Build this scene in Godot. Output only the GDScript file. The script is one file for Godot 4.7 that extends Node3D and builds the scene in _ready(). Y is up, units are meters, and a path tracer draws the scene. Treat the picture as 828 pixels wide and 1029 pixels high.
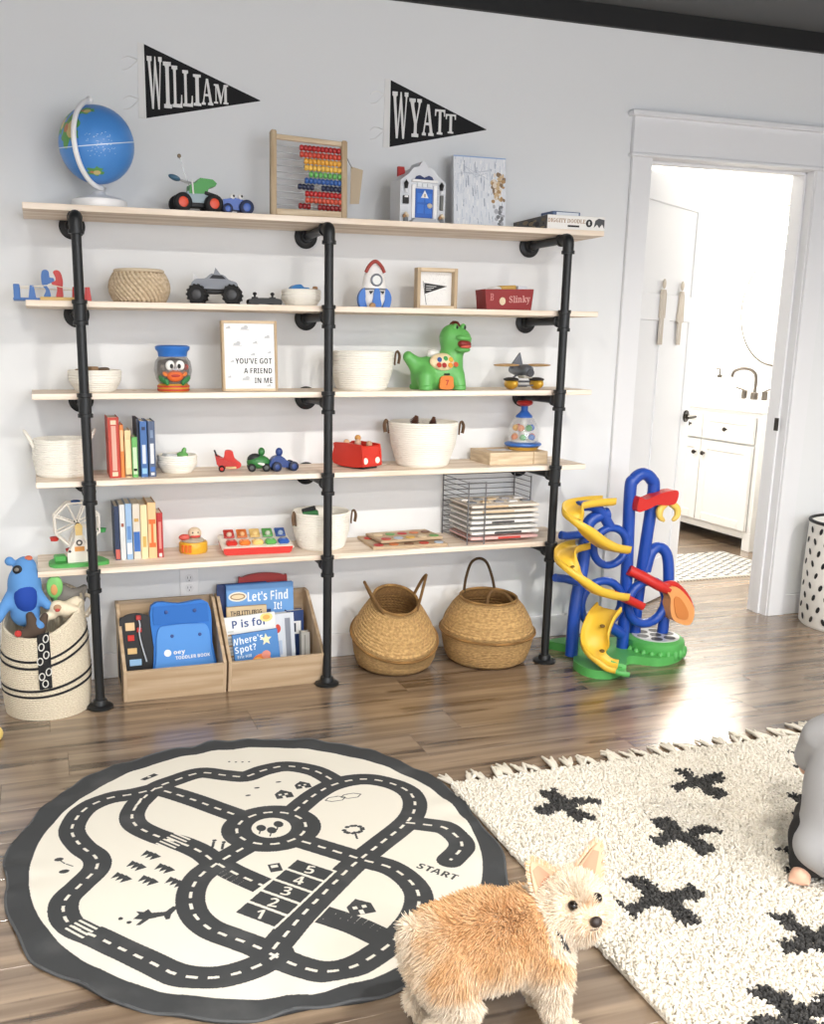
extends Node3D
# A playroom wall with a pipe-and-board shelf, toys, a road play mat, a shag rug, a dog and an open bathroom door.
# Wall face z = 0, +z towards the viewer, floor y = 0, metres.

const H := [1.718, 1.417, 1.115, 0.818, 0.507]   # tops of the five boards
const FRONT := 0.285
const POLES := [0.1605, 1.0115, 1.9566]
const POLE_Z := 0.312

var taken := {}
var cache := {}
var rng := RandomNumberGenerator.new()


# ------------------------------------------------------------------ mesh gatherer
class G:
	var st := SurfaceTool.new()
	var sg := 0
	var xf := Transform3D.IDENTITY
	var tint := Color(1, 1, 1)
	func _init() -> void:
		st.begin(Mesh.PRIMITIVE_TRIANGLES)
	func at(t: Transform3D) -> G:
		xf = t
		return self
	func ink(c: Color) -> G:
		tint = c
		return self
	func v(p: Vector3, uv: Vector2) -> void:
		st.set_color(tint)
		st.set_uv(uv)
		st.add_vertex(xf * p)
	func tri(a: Vector3, b: Vector3, c: Vector3, ua := Vector2.ZERO, ub := Vector2.ZERO, uc := Vector2.ZERO) -> void:
		v(a, ua)
		v(c, uc)
		v(b, ub)
	func quad(a: Vector3, b: Vector3, c: Vector3, d: Vector3) -> G:   # bottom left, bottom right, top right, top left as seen from outside
		st.set_smooth_group(-1)
		tri(a, b, c, Vector2(0, 1), Vector2(1, 1), Vector2(1, 0))
		tri(a, c, d, Vector2(0, 1), Vector2(1, 0), Vector2(0, 0))
		return self
	func fan(pts: Array, c: Vector3) -> void:
		var m := Vector3.ZERO
		for p in pts:
			m += p
		m /= pts.size()
		if (pts[1] - pts[0]).cross(pts[2] - pts[0]).dot(m - c) < 0.0:
			pts.reverse()
		for i in range(1, pts.size() - 1):
			tri(pts[0], pts[i], pts[i + 1])
	func box(c: Vector3, s: Vector3, bv := 0.0, turn := Basis.IDENTITY) -> G:
		st.set_smooth_group(-1)
		var h := s * 0.5
		bv = minf(bv, minf(h.x, minf(h.y, h.z)) * 0.95)
		var P := func(ax: int, sx: float, sy: float, sz: float) -> Vector3:
			var q := Vector3(sx * (h.x - bv), sy * (h.y - bv), sz * (h.z - bv))
			q[ax] = [sx, sy, sz][ax] * h[ax]
			return c + turn * q
		for s1 in [-1.0, 1.0]:
			fan([P.call(0, s1, -1, -1), P.call(0, s1, 1, -1), P.call(0, s1, 1, 1), P.call(0, s1, -1, 1)], c)
			fan([P.call(1, -1, s1, -1), P.call(1, 1, s1, -1), P.call(1, 1, s1, 1), P.call(1, -1, s1, 1)], c)
			fan([P.call(2, -1, -1, s1), P.call(2, 1, -1, s1), P.call(2, 1, 1, s1), P.call(2, -1, 1, s1)], c)
		if bv > 0.0:
			for s1 in [-1.0, 1.0]:
				for s2 in [-1.0, 1.0]:
					fan([P.call(0, s1, s2, -1), P.call(1, s1, s2, -1), P.call(1, s1, s2, 1), P.call(0, s1, s2, 1)], c)
					fan([P.call(0, s1, -1, s2), P.call(2, s1, -1, s2), P.call(2, s1, 1, s2), P.call(0, s1, 1, s2)], c)
					fan([P.call(1, -1, s1, s2), P.call(2, -1, s1, s2), P.call(2, 1, s1, s2), P.call(1, 1, s1, s2)], c)
					for s3 in [-1.0, 1.0]:
						fan([P.call(0, s1, s2, s3), P.call(1, s1, s2, s3), P.call(2, s1, s2, s3)], c)
		return self
	func grid(rows: Array, cu := false, cv := false, groups: Array = [], vscale := 1.0) -> G:
		sg += 1
		var m := rows.size()
		var n: int = rows[0].size()
		for i in (m if cv else m - 1):
			st.set_smooth_group(sg if groups.is_empty() else sg + int(groups[i]))
			var r0: PackedVector3Array = rows[i]
			var r1: PackedVector3Array = rows[(i + 1) % m]
			for j in (n if cu else n - 1):
				var k := (j + 1) % n
				var u0 := float(j) / n
				var u1 := float(j + 1) / n
				var v0 := 1.0 - vscale * i / maxf(m - 1, 1)
				var v1 := 1.0 - vscale * (i + 1) / maxf(m - 1, 1)
				if r0[j] != r0[k]:
					tri(r0[j], r0[k], r1[k], Vector2(u0, v0), Vector2(u1, v0), Vector2(u1, v1))
				if r1[j] != r1[k]:
					tri(r0[j], r1[k], r1[j], Vector2(u0, v0), Vector2(u1, v1), Vector2(u0, v1))
		if not groups.is_empty():
			sg += int(groups[-1]) + 1
		return self
	func lathe(prof: Array, n := 24, c := Vector3.ZERO, turn := Basis.IDENTITY, squash := 1.0) -> G:   # prof: (radius, height) going up on the outside
		var rows := []
		var groups := []
		var g := 0
		for i in prof.size():
			var row := PackedVector3Array()
			for j in n:
				var a := TAU * j / n
				row.append(c + turn * Vector3(prof[i].x * cos(a), prof[i].y, -prof[i].x * sin(a) * squash))
			rows.append(row)
			if i > 0 and i < prof.size() - 1:
				if absf((prof[i] - prof[i - 1]).angle_to(prof[i + 1] - prof[i])) > 0.75:
					g += 1
			if i < prof.size() - 1:
				groups.append(g if i > 0 else 0)
		return grid(rows, true, false, groups)
	func disc(c: Vector3, r: float, h: float, n := 24, turn := Basis.IDENTITY, bv := 0.0) -> G:   # a closed cylinder, base at c
		if bv > 0.0:
			return lathe([Vector2(0, 0), Vector2(r - bv, 0), Vector2(r, bv), Vector2(r, h - bv), Vector2(r - bv, h), Vector2(0, h)], n, c, turn)
		return lathe([Vector2(0, 0), Vector2(r, 0), Vector2(r, h), Vector2(0, h)], n, c, turn)
	func ball(c: Vector3, r: Vector3, n := 16, turn := Basis.IDENTITY) -> G:
		var rows := []
		var m := maxi(n / 2, 4)
		for i in m + 1:
			var t := -PI / 2 + PI * i / m
			var row := PackedVector3Array()
			for j in n:
				var a := TAU * j / n
				var k := cos(t) if i > 0 and i < m else 0.0
				row.append(c + turn * Vector3(r.x * k * cos(a), r.y * sin(t), -r.z * k * sin(a)))
			rows.append(row)
		return grid(rows, true)
	func tube(path: Array, r: Variant, n := 8, closed := false, flat := 1.0) -> G:
		var rows := []
		var m := path.size()
		var nn := Vector3.ZERO
		for i in m:
			var t: Vector3
			if closed:
				t = path[(i + 1) % m] - path[(i - 1 + m) % m]
			else:
				t = path[mini(i + 1, m - 1)] - path[maxi(i - 1, 0)]
			t = t.normalized()
			if i == 0:
				nn = (Vector3.UP if absf(t.y) < 0.9 else Vector3.RIGHT)
			nn = (nn - t * nn.dot(t)).normalized()
			var bb := t.cross(nn)
			var rr: float = r if r is float else r[i]
			var row := PackedVector3Array()
			for j in n:
				var a := TAU * j / n
				row.append(path[i] + nn * (rr * cos(a) * flat) + bb * (rr * sin(a)))
			rows.append(row)
		grid(rows, true, closed)
		if not closed:
			st.set_smooth_group(-1)
			for e in [0, m - 1]:
				var pts := []
				for p in rows[e]:
					pts.append(p)
				fan(pts, path[1 if e == 0 else m - 2])
		return self
	func prism(poly: Array, d: float, smooth := false) -> G:   # outline in x, y; from z = 0 to z = d
		var p := PackedVector2Array(poly)
		var area := 0.0
		for i in p.size():
			area += p[i].cross(p[(i + 1) % p.size()])
		if area < 0.0:
			p.reverse()
		var idx := Geometry2D.triangulate_polygon(p)
		st.set_smooth_group(-1)
		for k in range(0, idx.size(), 3):
			var a := p[idx[k]]
			var b := p[idx[k + 1]]
			var c := p[idx[k + 2]]
			if (b - a).cross(c - a) < 0.0:
				var t := b
				b = c
				c = t
			tri(Vector3(a.x, a.y, d), Vector3(b.x, b.y, d), Vector3(c.x, c.y, d), a, b, c)
			tri(Vector3(a.x, a.y, 0), Vector3(c.x, c.y, 0), Vector3(b.x, b.y, 0), a, c, b)
		if smooth:
			sg += 1
			st.set_smooth_group(sg)
		for i in p.size():
			var a := p[i]
			var b := p[(i + 1) % p.size()]
			tri(Vector3(a.x, a.y, 0), Vector3(b.x, b.y, 0), Vector3(b.x, b.y, d), a, b, b)
			tri(Vector3(a.x, a.y, 0), Vector3(b.x, b.y, d), Vector3(a.x, a.y, d), a, b, a)
		return self
	func mesh() -> ArrayMesh:
		st.generate_normals()
		st.index()
		return st.commit()
	func to(parent: Node, called: String, m: Material) -> MeshInstance3D:
		var o := MeshInstance3D.new()
		o.name = called
		o.mesh = mesh()
		o.material_override = m
		parent.add_child(o, true)
		return o


# ------------------------------------------------------------------ painter for flat print
class Paint:
	var im: Image
	func _init(w: int, h: int, c: Color) -> void:
		im = Image.create(w, h, false, Image.FORMAT_RGB8)
		im.fill(c)
	func poly(pts: Array, c: Color) -> Paint:
		var y0 := 1e9
		var y1 := -1e9
		for p in pts:
			y0 = minf(y0, p.y)
			y1 = maxf(y1, p.y)
		for y in range(maxi(0, int(floor(y0))), mini(im.get_height() - 1, int(ceil(y1))) + 1):
			var xs := []
			var yy := y + 0.5
			for i in pts.size():
				var a: Vector2 = pts[i]
				var b: Vector2 = pts[(i + 1) % pts.size()]
				if (a.y <= yy) != (b.y <= yy):
					xs.append(a.x + (yy - a.y) / (b.y - a.y) * (b.x - a.x))
			xs.sort()
			for k in range(0, xs.size() - 1, 2):
				var x0 := int(round(xs[k]))
				var w := int(round(xs[k + 1])) - x0
				if w > 0:
					im.fill_rect(Rect2i(x0, y, w, 1), c)
		return self
	func disc(p: Vector2, r: Vector2, c: Color, n := 28) -> Paint:
		var pts := []
		for i in n:
			pts.append(p + Vector2(cos(TAU * i / n) * r.x, sin(TAU * i / n) * r.y))
		return poly(pts, c)
	func rect(x: float, y: float, w: float, h: float, c: Color) -> Paint:
		im.fill_rect(Rect2i(int(x), int(y), maxi(1, int(w)), maxi(1, int(h))), c)
		return self
	func line(path: Array, w: float, c: Color, round_joins := true) -> Paint:
		for i in path.size() - 1:
			var a: Vector2 = path[i]
			var b: Vector2 = path[i + 1]
			var n := (b - a).normalized().orthogonal() * w * 0.5
			poly([a + n, b + n, b - n, a - n], c)
			if round_joins:
				disc(a, Vector2(w, w) * 0.5, c, 20)
		if round_joins:
			disc(path[-1], Vector2(w, w) * 0.5, c, 20)
		return self
	func text(s: String, p: Vector2, height: float, c: Color, turn := 0.0, squeeze := 1.0, fnt := "Droid Sans", bold := true) -> Paint:
		var tm := TextMesh.new()
		var f := SystemFont.new()
		f.font_names = PackedStringArray([fnt])
		if bold:
			f.font_weight = 700
		tm.font = f
		tm.text = s
		tm.depth = 0.0
		tm.font_size = 32
		tm.curve_step = 2.0
		tm.pixel_size = height / 23.0
		if tm.get_surface_count() == 0:
			return self
		var a := tm.surface_get_arrays(0)
		var vs: PackedVector3Array = a[Mesh.ARRAY_VERTEX]
		var ix: PackedInt32Array = a[Mesh.ARRAY_INDEX] if a[Mesh.ARRAY_INDEX] != null else PackedInt32Array(range(vs.size()))
		for k in range(0, ix.size() - 2, 3):
			var t := []
			for e in 3:
				t.append(p + Vector2(vs[ix[k + e]].x * squeeze, -vs[ix[k + e]].y).rotated(turn))
			poly(t, c)
		return self
	func tex() -> ImageTexture:
		return ImageTexture.create_from_image(im)


# ------------------------------------------------------------------ soft figures: tapered capsules joined by a smooth minimum, meshed as surface nets
class Blob:
	var bones := []
	func bone(a: Vector3, b: Vector3, ra: float, rb: float, k := 0.02) -> Blob:
		bones.append([a, b, ra, rb, k])
		return self
	func knob(a: Vector3, r: float, k := 0.02) -> Blob:
		return bone(a, a + Vector3(0, 0.0005, 0), r, r, k)
	func mesh(cell: float) -> ArrayMesh:
		var lo := Vector3.ONE * 1e9
		var hi := -lo
		for b in bones:
			var r := Vector3.ONE * (maxf(b[2], b[3]) + cell * 3.0)
			lo = lo.min(b[0] - r).min(b[1] - r)
			hi = hi.max(b[0] + r).max(b[1] + r)
		var n := Vector3i(((hi - lo) / cell).ceil()) + Vector3i.ONE
		var f := PackedFloat32Array()
		f.resize(n.x * n.y * n.z)
		f.fill(10.0)
		for b in bones:
			var a: Vector3 = b[0]
			var ab: Vector3 = b[1] - a
			var ll := ab.length_squared()
			var ra: float = b[2]
			var rb: float = b[3]
			var k: float = b[4]
			var r := Vector3.ONE * (maxf(ra, rb) + k + cell * 2.0)
			var i0 := Vector3i(((a.min(b[1]) - r - lo) / cell).floor()).clamp(Vector3i.ZERO, n - Vector3i.ONE)
			var i1 := Vector3i(((a.max(b[1]) + r - lo) / cell).ceil()).clamp(Vector3i.ZERO, n - Vector3i.ONE)
			for z in range(i0.z, i1.z + 1):
				for y in range(i0.y, i1.y + 1):
					var at := (z * n.y + y) * n.x
					for x in range(i0.x, i1.x + 1):
						var p := lo + Vector3(x, y, z) * cell - a
						var t := clampf(p.dot(ab) / ll, 0.0, 1.0)
						var d := (p - ab * t).length() - lerpf(ra, rb, t)
						var o := f[at + x]
						var h := maxf(k - absf(o - d), 0.0) / k
						f[at + x] = minf(o, d) - h * h * k * 0.25
		var st := SurfaceTool.new()
		st.begin(Mesh.PRIMITIVE_TRIANGLES)
		st.set_smooth_group(0)
		var ids := {}
		var count := 0
		var step := [1, n.x, n.x * n.y]
		for z in n.z - 1:
			for y in n.y - 1:
				var row := (z * n.y + y) * n.x
				for x in n.x - 1:
					var at := row + x
					var s0 := f[at] < 0.0
					if (f[at + 1] < 0.0) == s0 and (f[at + n.x] < 0.0) == s0 and (f[at + step[2]] < 0.0) == s0 and (f[at + 1 + n.x] < 0.0) == s0 and (f[at + 1 + step[2]] < 0.0) == s0 and (f[at + n.x + step[2]] < 0.0) == s0 and (f[at + 1 + n.x + step[2]] < 0.0) == s0:
						continue
					var sum := Vector3.ZERO
					var hits := 0
					for ax in 3:
						for c in 4:
							var o := Vector3i.ZERO
							o[(ax + 1) % 3] = c & 1
							o[(ax + 2) % 3] = c >> 1
							var q: int = at + o.x + o.y * n.x + o.z * step[2]
							var f0 := f[q]
							var f1 := f[q + step[ax]]
							if (f0 < 0.0) != (f1 < 0.0):
								var e := Vector3(o)
								e[ax] = f0 / (f0 - f1)
								sum += e
								hits += 1
					ids[at] = count
					count += 1
					st.add_vertex(lo + (Vector3(x, y, z) + sum / hits) * cell)
		for at in ids.keys():
			for ax in 3:
				var s0: bool = f[at] < 0.0
				if s0 == (f[at + step[ax]] < 0.0):
					continue
				var u: int = step[(ax + 1) % 3]
				var w: int = step[(ax + 2) % 3]
				if not (ids.has(at - u) and ids.has(at - w) and ids.has(at - u - w)):
					continue
				var q := [ids[at], ids[at - u], ids[at - u - w], ids[at - w]]
				if not s0:
					q.reverse()
				for t in [0, 2, 1, 0, 3, 2]:
					st.add_index(q[t])
		st.generate_normals()
		return st.commit()


# ------------------------------------------------------------------ small helpers
func V(x: float, y: float) -> Vector2:
	return Vector2(x, y)

func T(x: float, y: float, z: float, turn := Basis.IDENTITY) -> Transform3D:
	return Transform3D(turn, Vector3(x, y, z))

func rx(d: float) -> Basis:
	return Basis(Vector3.RIGHT, deg_to_rad(d))

func ry(d: float) -> Basis:
	return Basis(Vector3.UP, deg_to_rad(d))

func rz(d: float) -> Basis:
	return Basis(Vector3.BACK, deg_to_rad(d))

func c8(r: int, g: int, b: int) -> Color:
	return Color8(r, g, b)

func numbered(called: String) -> String:
	taken[called] = taken.get(called, -1) + 1
	return called if taken[called] == 0 else "%s_%03d" % [called, taken[called]]

func tag(o: Node, label: String, category: String, group := "") -> void:
	o.set_meta("label", label)
	o.set_meta("category", category)
	if group:
		o.set_meta("group", group)

func thing(called: String, label: String, category: String, at: Vector3, turn := 0.0, group := "") -> Node3D:
	var o := Node3D.new()
	o.name = numbered(called)
	add_child(o)
	o.position = at
	o.rotation_degrees.y = turn
	tag(o, label, category, group)
	return o

func setting(called: String) -> Node3D:
	var o := Node3D.new()
	o.name = called
	add_child(o)
	o.set_meta("kind", "structure")
	return o

func sub(called: String, parent: Node, at := Transform3D.IDENTITY) -> Node3D:
	var o := Node3D.new()
	o.name = called
	o.transform = at
	parent.add_child(o, true)
	return o

func mat(c: Color, rough := 0.6, metal := 0.0) -> StandardMaterial3D:
	var key := "%s %.2f %.2f" % [c.to_html(), rough, metal]
	if not cache.has(key):
		var m := StandardMaterial3D.new()
		m.albedo_color = c
		m.roughness = rough
		m.metallic = metal
		cache[key] = m
	return cache[key]

func print_mat(t: Texture2D, rough := 0.6) -> StandardMaterial3D:
	var m := StandardMaterial3D.new()
	m.albedo_texture = t
	m.roughness = rough
	return m

func glass(c: Color, alpha: float, rough := 0.05) -> StandardMaterial3D:
	var m := StandardMaterial3D.new()
	m.albedo_color = Color(c.r, c.g, c.b, alpha)
	m.transparency = BaseMaterial3D.TRANSPARENCY_ALPHA
	m.roughness = rough
	return m

func noise_image(w: int, h: int, freq: float, seed_: int, oct := 4) -> Image:
	var n := FastNoiseLite.new()
	n.seed = seed_
	n.frequency = freq
	n.fractal_octaves = oct
	return n.get_seamless_image(w, h)

func tri_mat(t: Texture2D, c: Color, scale: Vector3, rough: float, off := Vector3.ZERO, world := false) -> StandardMaterial3D:
	var m := StandardMaterial3D.new()
	m.albedo_texture = t
	m.albedo_color = c
	m.roughness = rough
	m.uv1_triplanar = true
	m.uv1_world_triplanar = world
	m.uv1_scale = scale
	m.uv1_offset = off
	m.uv1_triplanar_sharpness = 8.0
	return m

func spline(pts: Array, per := 6, closed := false) -> Array:
	var out := []
	var m := pts.size()
	for i in (m if closed else m - 1):
		var p0 = pts[(i - 1 + m) % m] if closed else pts[maxi(i - 1, 0)]
		var p1 = pts[i]
		var p2 = pts[(i + 1) % m]
		var p3 = pts[(i + 2) % m] if closed else pts[mini(i + 2, m - 1)]
		for k in per:
			out.append(p1.cubic_interpolate(p2, p0, p3, float(k) / per))
	if not closed:
		out.append(pts[-1])
	return out

func ring(c: Vector3, r: float, n: int, turn := Basis.IDENTITY, a0 := 0.0, a1 := TAU) -> Array:   # in the x, y plane
	var out := []
	var full := a1 - a0 >= TAU - 0.001
	for i in (n if full else n + 1):
		var a := a0 + (a1 - a0) * i / n
		out.append(c + turn * Vector3(cos(a) * r, sin(a) * r, 0))
	return out

func circle2(c: Vector2, r: Vector2, n := 20, a0 := 0.0, a1 := TAU) -> Array:
	var out := []
	for i in n:
		var a := a0 + (a1 - a0) * i / n
		out.append(c + Vector2(cos(a) * r.x, sin(a) * r.y))
	return out

func letters(parent: Node, called: String, s: String, height: float, m: Material, at: Transform3D, fnt := "Droid Sans", bold := true, squeeze := 1.0, depth := 0.0012) -> MeshInstance3D:
	var tm := TextMesh.new()
	var f := SystemFont.new()
	f.font_names = PackedStringArray([fnt])
	if bold:
		f.font_weight = 700
	tm.font = f
	tm.text = s
	tm.font_size = 32
	tm.curve_step = 2.0
	tm.pixel_size = height / 23.0
	tm.depth = depth
	tm.material = m
	var o := MeshInstance3D.new()
	o.name = called
	o.mesh = tm
	o.transform = at * Transform3D(Basis.from_scale(Vector3(squeeze, 1, 1)), Vector3.ZERO)
	parent.add_child(o, true)
	return o


# ------------------------------------------------------------------ scene
func _ready() -> void:
	rng.seed = 7
	var cam := Camera3D.new()
	cam.name = "camera"
	add_child(cam)
	cam.projection = Camera3D.PROJECTION_FRUSTUM
	cam.near = 0.05
	cam.far = 60.0
	cam.size = 0.05 * 1029.0 / 950.24
	cam.frustum_offset = Vector2(0.05 * (414.0 - 348.5) / 950.24, 0.05 * (558.3 - 514.5) / 950.24)
	cam.basis = Basis.from_euler(Vector3(-0.2226, -0.3109, 0.0094))
	cam.position = Vector3(0.0214, 1.294, 3.6299)
	cam.current = true

	var we := WorldEnvironment.new()
	we.name = "environment"
	var env := Environment.new()
	env.background_mode = Environment.BG_SKY
	env.sky = Sky.new()
	var sky := ProceduralSkyMaterial.new()
	sky.sky_top_color = c8(196, 214, 238)
	sky.sky_horizon_color = c8(232, 238, 246)
	sky.ground_bottom_color = c8(140, 140, 135)
	sky.ground_horizon_color = c8(200, 202, 204)
	env.sky.sky_material = sky
	env.background_energy_multiplier = 1.0
	env.tonemap_mode = Environment.TONE_MAPPER_LINEAR
	env.tonemap_exposure = 0.78
	env.sdfgi_enabled = true
	env.ssao_enabled = true
	env.ssil_enabled = true
	we.environment = env
	add_child(we)

	# the row of recessed ceiling lights in front of the shelf, another further back, daylight from the window behind the viewer
	for z in [3.05, 5.0]:
		for x in [-0.3, 1.3, 2.9]:
			recessed_light(Vector3(x, 2.6, z), 6.4 if z < 4.0 else 5.5, c8(255, 249, 240))
	area("window_daylight", Vector3(1.5, 1.5, 6.08), Vector3(0, 0, 0), Vector2(3.0, 1.5), 15.0, c8(240, 245, 255))
	# bathroom lights
	bathroom_lights()

	woods()
	structure()
	bathroom()
	shelf()
	wall_things()
	top_board()
	second_board()
	third_board()
	fourth_board()
	bottom_board()
	floor_things()
	ramp_toy()
	play_mat()
	shag_rug()
	dog()
	child()


func area(called: String, at: Vector3, turn: Vector3, size: Vector2, energy: float, c: Color) -> void:
	var l := AreaLight3D.new()
	l.name = called
	l.area_size = size
	l.light_energy = energy
	l.light_color = c
	l.shadow_enabled = true
	l.area_range = 14.0
	l.area_attenuation = 2.0
	l.position = at
	l.rotation_degrees = turn
	add_child(l)


func recessed_light(at: Vector3, energy: float, c: Color) -> void:
	var o := thing("recessed_light", "round white recessed downlight in the dark ceiling above the rug side of the playroom", "light", at, 0.0, "recessed ceiling downlights")
	G.new().lathe([V(0.062, -0.001), V(0.08, -0.004), V(0.085, 0.0), V(0.062, 0.0)], 32).to(o, "trim_ring", mat(c8(240, 240, 238), 0.5))
	var m := StandardMaterial3D.new()
	m.albedo_color = c8(250, 250, 245)
	m.emission_enabled = true
	m.emission = c
	m.emission_energy_multiplier = 4.0
	G.new().disc(Vector3(0, -0.0015, 0), 0.062, 0.001, 32).to(o, "lamp_lens", m)
	var l := SpotLight3D.new()
	l.name = "downlight"
	l.light_energy = energy
	l.light_color = c
	l.light_size = 0.06
	l.spot_angle = 84.0
	l.spot_angle_attenuation = 0.5
	l.spot_range = 14.0
	l.spot_attenuation = 2.0
	l.shadow_enabled = true
	l.rotation_degrees.x = -90
	l.position = Vector3(0, -0.012, 0)
	o.add_child(l)


func bathroom_lights() -> void:
	var o := thing("flush_ceiling_light", "round white flush ceiling light of the bathroom", "light", Vector3(3.15, 2.6, -1.35))
	var m := StandardMaterial3D.new()
	m.albedo_color = c8(250, 250, 248)
	m.emission_enabled = true
	m.emission = c8(255, 247, 236)
	m.emission_energy_multiplier = 5.0
	G.new().disc(Vector3(0, -0.02, 0), 0.17, 0.02, 32).to(o, "base", mat(c8(235, 235, 235), 0.4))
	G.new().lathe([V(0, -0.06), V(0.09, -0.055), V(0.14, -0.04), V(0.155, -0.02)], 32).to(o, "lamp_shade", m)
	area("bathroom_light", Vector3(3.15, 2.52, -1.35), Vector3(-90, 0, 0), Vector2(0.3, 0.3), 5.0, c8(255, 249, 242))
	# vanity bar on the right-hand bathroom wall
	var b := thing("vanity_light", "nickel wall light bar with hanging arms above the bathroom mirror", "light", Vector3(4.85, 2.2, -1.79))
	var metal := mat(c8(165, 160, 152), 0.3, 0.9)
	G.new().box(Vector3(-0.012, 0, 0), Vector3(0.024, 0.11, 0.18), 0.004).to(b, "wall_plate", metal)
	G.new().tube([Vector3(-0.02, 0, 0), Vector3(-0.09, 0, 0)], 0.008).tube(spline([Vector3(-0.09, -0.06, -0.36), Vector3(-0.09, -0.01, -0.355), Vector3(-0.09, 0.0, -0.33), Vector3(-0.09, 0.0, 0.33), Vector3(-0.09, -0.01, 0.355), Vector3(-0.09, -0.06, 0.36)], 5), 0.006).tube([Vector3(-0.09, 0, 0), Vector3(-0.09, -0.06, 0)], 0.006).to(b, "bar", metal)
	for z in [-0.36, 0.0, 0.36]:
		G.new().lathe([V(0.02, -0.1), V(0.017, -0.07), V(0.012, -0.06), V(0, -0.058)], 16, Vector3(-0.09, 0, z)).to(b, "socket", metal)
		G.new().ball(Vector3(-0.09, -0.125, z), Vector3(0.03, 0.033, 0.03), 14).to(b, "bulb", m)
		var l := OmniLight3D.new()
		l.name = "bulb_light"
		l.position = Vector3(-0.09, -0.125, z)
		l.light_energy = 1.15
		l.light_color = c8(255, 244, 228)
		l.light_size = 0.03
		l.omni_range = 8.0
		l.omni_attenuation = 2.0
		l.shadow_enabled = true
		b.add_child(l)


# ------------------------------------------------------------------ textures and materials that many things share
var grain: Texture2D
var grain_up: Texture2D
var fine: Texture2D
var weave_h: Texture2D
var M := {}

func ramp_image(im: Image, lo: Color, hi: Color, power := 1.0, streak: Image = null, dark := Color.BLACK) -> Image:
	var w := im.get_width()
	var h := im.get_height()
	var out := Image.create(w, h, false, Image.FORMAT_RGB8)
	for y in h:
		for x in w:
			var c := lo.lerp(hi, pow(im.get_pixel(x, y).r, power))
			if streak:
				var s := clampf((streak.get_pixel(x, y).r - 0.66) * 5.0, 0.0, 1.0)
				c = c.lerp(dark, s)
			out.set_pixel(x, y, c)
	return out

func woods() -> void:
	var a := noise_image(32, 256, 0.035, 3, 5)
	a.resize(256, 256, Image.INTERPOLATE_CUBIC)
	var g := ramp_image(a, c8(216, 203, 186), c8(255, 252, 248))
	grain = ImageTexture.create_from_image(g)
	var gu: Image = g.duplicate()
	gu.rotate_90(CLOCKWISE)
	grain_up = ImageTexture.create_from_image(gu)
	var fl := noise_image(48, 512, 0.022, 11, 5)
	fl.resize(512, 512, Image.INTERPOLATE_CUBIC)
	var st := noise_image(80, 512, 0.02, 23, 3)
	st.resize(512, 512, Image.INTERPOLATE_CUBIC)
	var ft := ImageTexture.create_from_image(ramp_image(fl, c8(114, 98, 82), c8(186, 168, 147), 1.0, st, c8(86, 71, 58)))
	var tones := [c8(228, 220, 211), c8(221, 212, 203), c8(236, 227, 216), c8(225, 218, 209), c8(232, 222, 210), c8(218, 210, 201)]
	for k in tones.size():
		var m := tri_mat(ft, tones[k], Vector3(0.7, 1.1, 1.5), 0.26, Vector3(0.17 * k + 0.05, 0.3 * k, 0.23 * k), true)
		m.metallic_specular = 0.68
		m.clearcoat_enabled = true
		m.clearcoat = 0.5
		m.clearcoat_roughness = 0.2
		M["plank%d" % k] = m
	M.pine = tri_mat(grain, c8(238, 222, 198), Vector3(1.6, 2.5, 2.5), 0.6)
	M.ash = tri_mat(grain, c8(204, 184, 158), Vector3(1.3, 2.4, 2.4), 0.6)
	M.ash_up = tri_mat(grain_up, c8(204, 184, 158), Vector3(2.4, 1.3, 2.4), 0.6)
	M.oak = tri_mat(grain_up, c8(206, 188, 160), Vector3(5, 3, 5), 0.55)
	M.pale = tri_mat(grain, c8(230, 214, 188), Vector3(4, 6, 6), 0.55)
	var nz := noise_image(128, 128, 0.06, 5, 3)
	fine = ImageTexture.create_from_image(nz)
	M.wall = mat(c8(230, 232, 233), 0.85)
	M.trim = mat(c8(232, 233, 235), 0.45)
	M.white = mat(c8(238, 237, 233), 0.5)
	M.pipe = mat(c8(36, 38, 40), 0.42, 0.35)
	M.black = mat(c8(24, 24, 26), 0.55)
	M.rubber = mat(c8(26, 26, 27), 0.8)
	M.page = mat(c8(236, 230, 214), 0.85)
	M.leather = mat(c8(104, 80, 58), 0.65)
	M.rope = tri_mat(fine, c8(252, 250, 245), Vector3(40, 40, 40), 0.85)
	var rw := ramp_image(nz, c8(232, 229, 221), c8(255, 255, 252))
	M.rope.albedo_texture = ImageTexture.create_from_image(rw)
	# plaited strands for the seagrass and palm baskets: a height pattern of slanted stitches, with straw colours
	var n := 128
	var hm := Image.create(n, n, false, Image.FORMAT_RGB8)
	var al := Image.create(n, n, false, Image.FORMAT_RGB8)
	var wob := noise_image(n, n, 0.05, 31, 3)
	for y in n:
		for x in n:
			var row := y / 16
			var fy := (y % 16) / 16.0
			var s := fposmod(x / 16.0 + (fy if row % 2 == 0 else -fy) * 0.9 + 0.37 * row, 1.0)
			var hgt := sin(PI * fy) * (0.35 + 0.65 * sin(PI * s))
			var w := wob.get_pixel(x, y).r
			hm.set_pixel(x, y, Color(hgt, hgt, hgt))
			al.set_pixel(x, y, c8(168, 144, 110).lerp(c8(230, 210, 174), clampf(0.25 + 0.9 * (w - 0.2) , 0.0, 1.0)))
	weave_h = ImageTexture.create_from_image(hm)
	M.weave_tex = ImageTexture.create_from_image(al)

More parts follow.
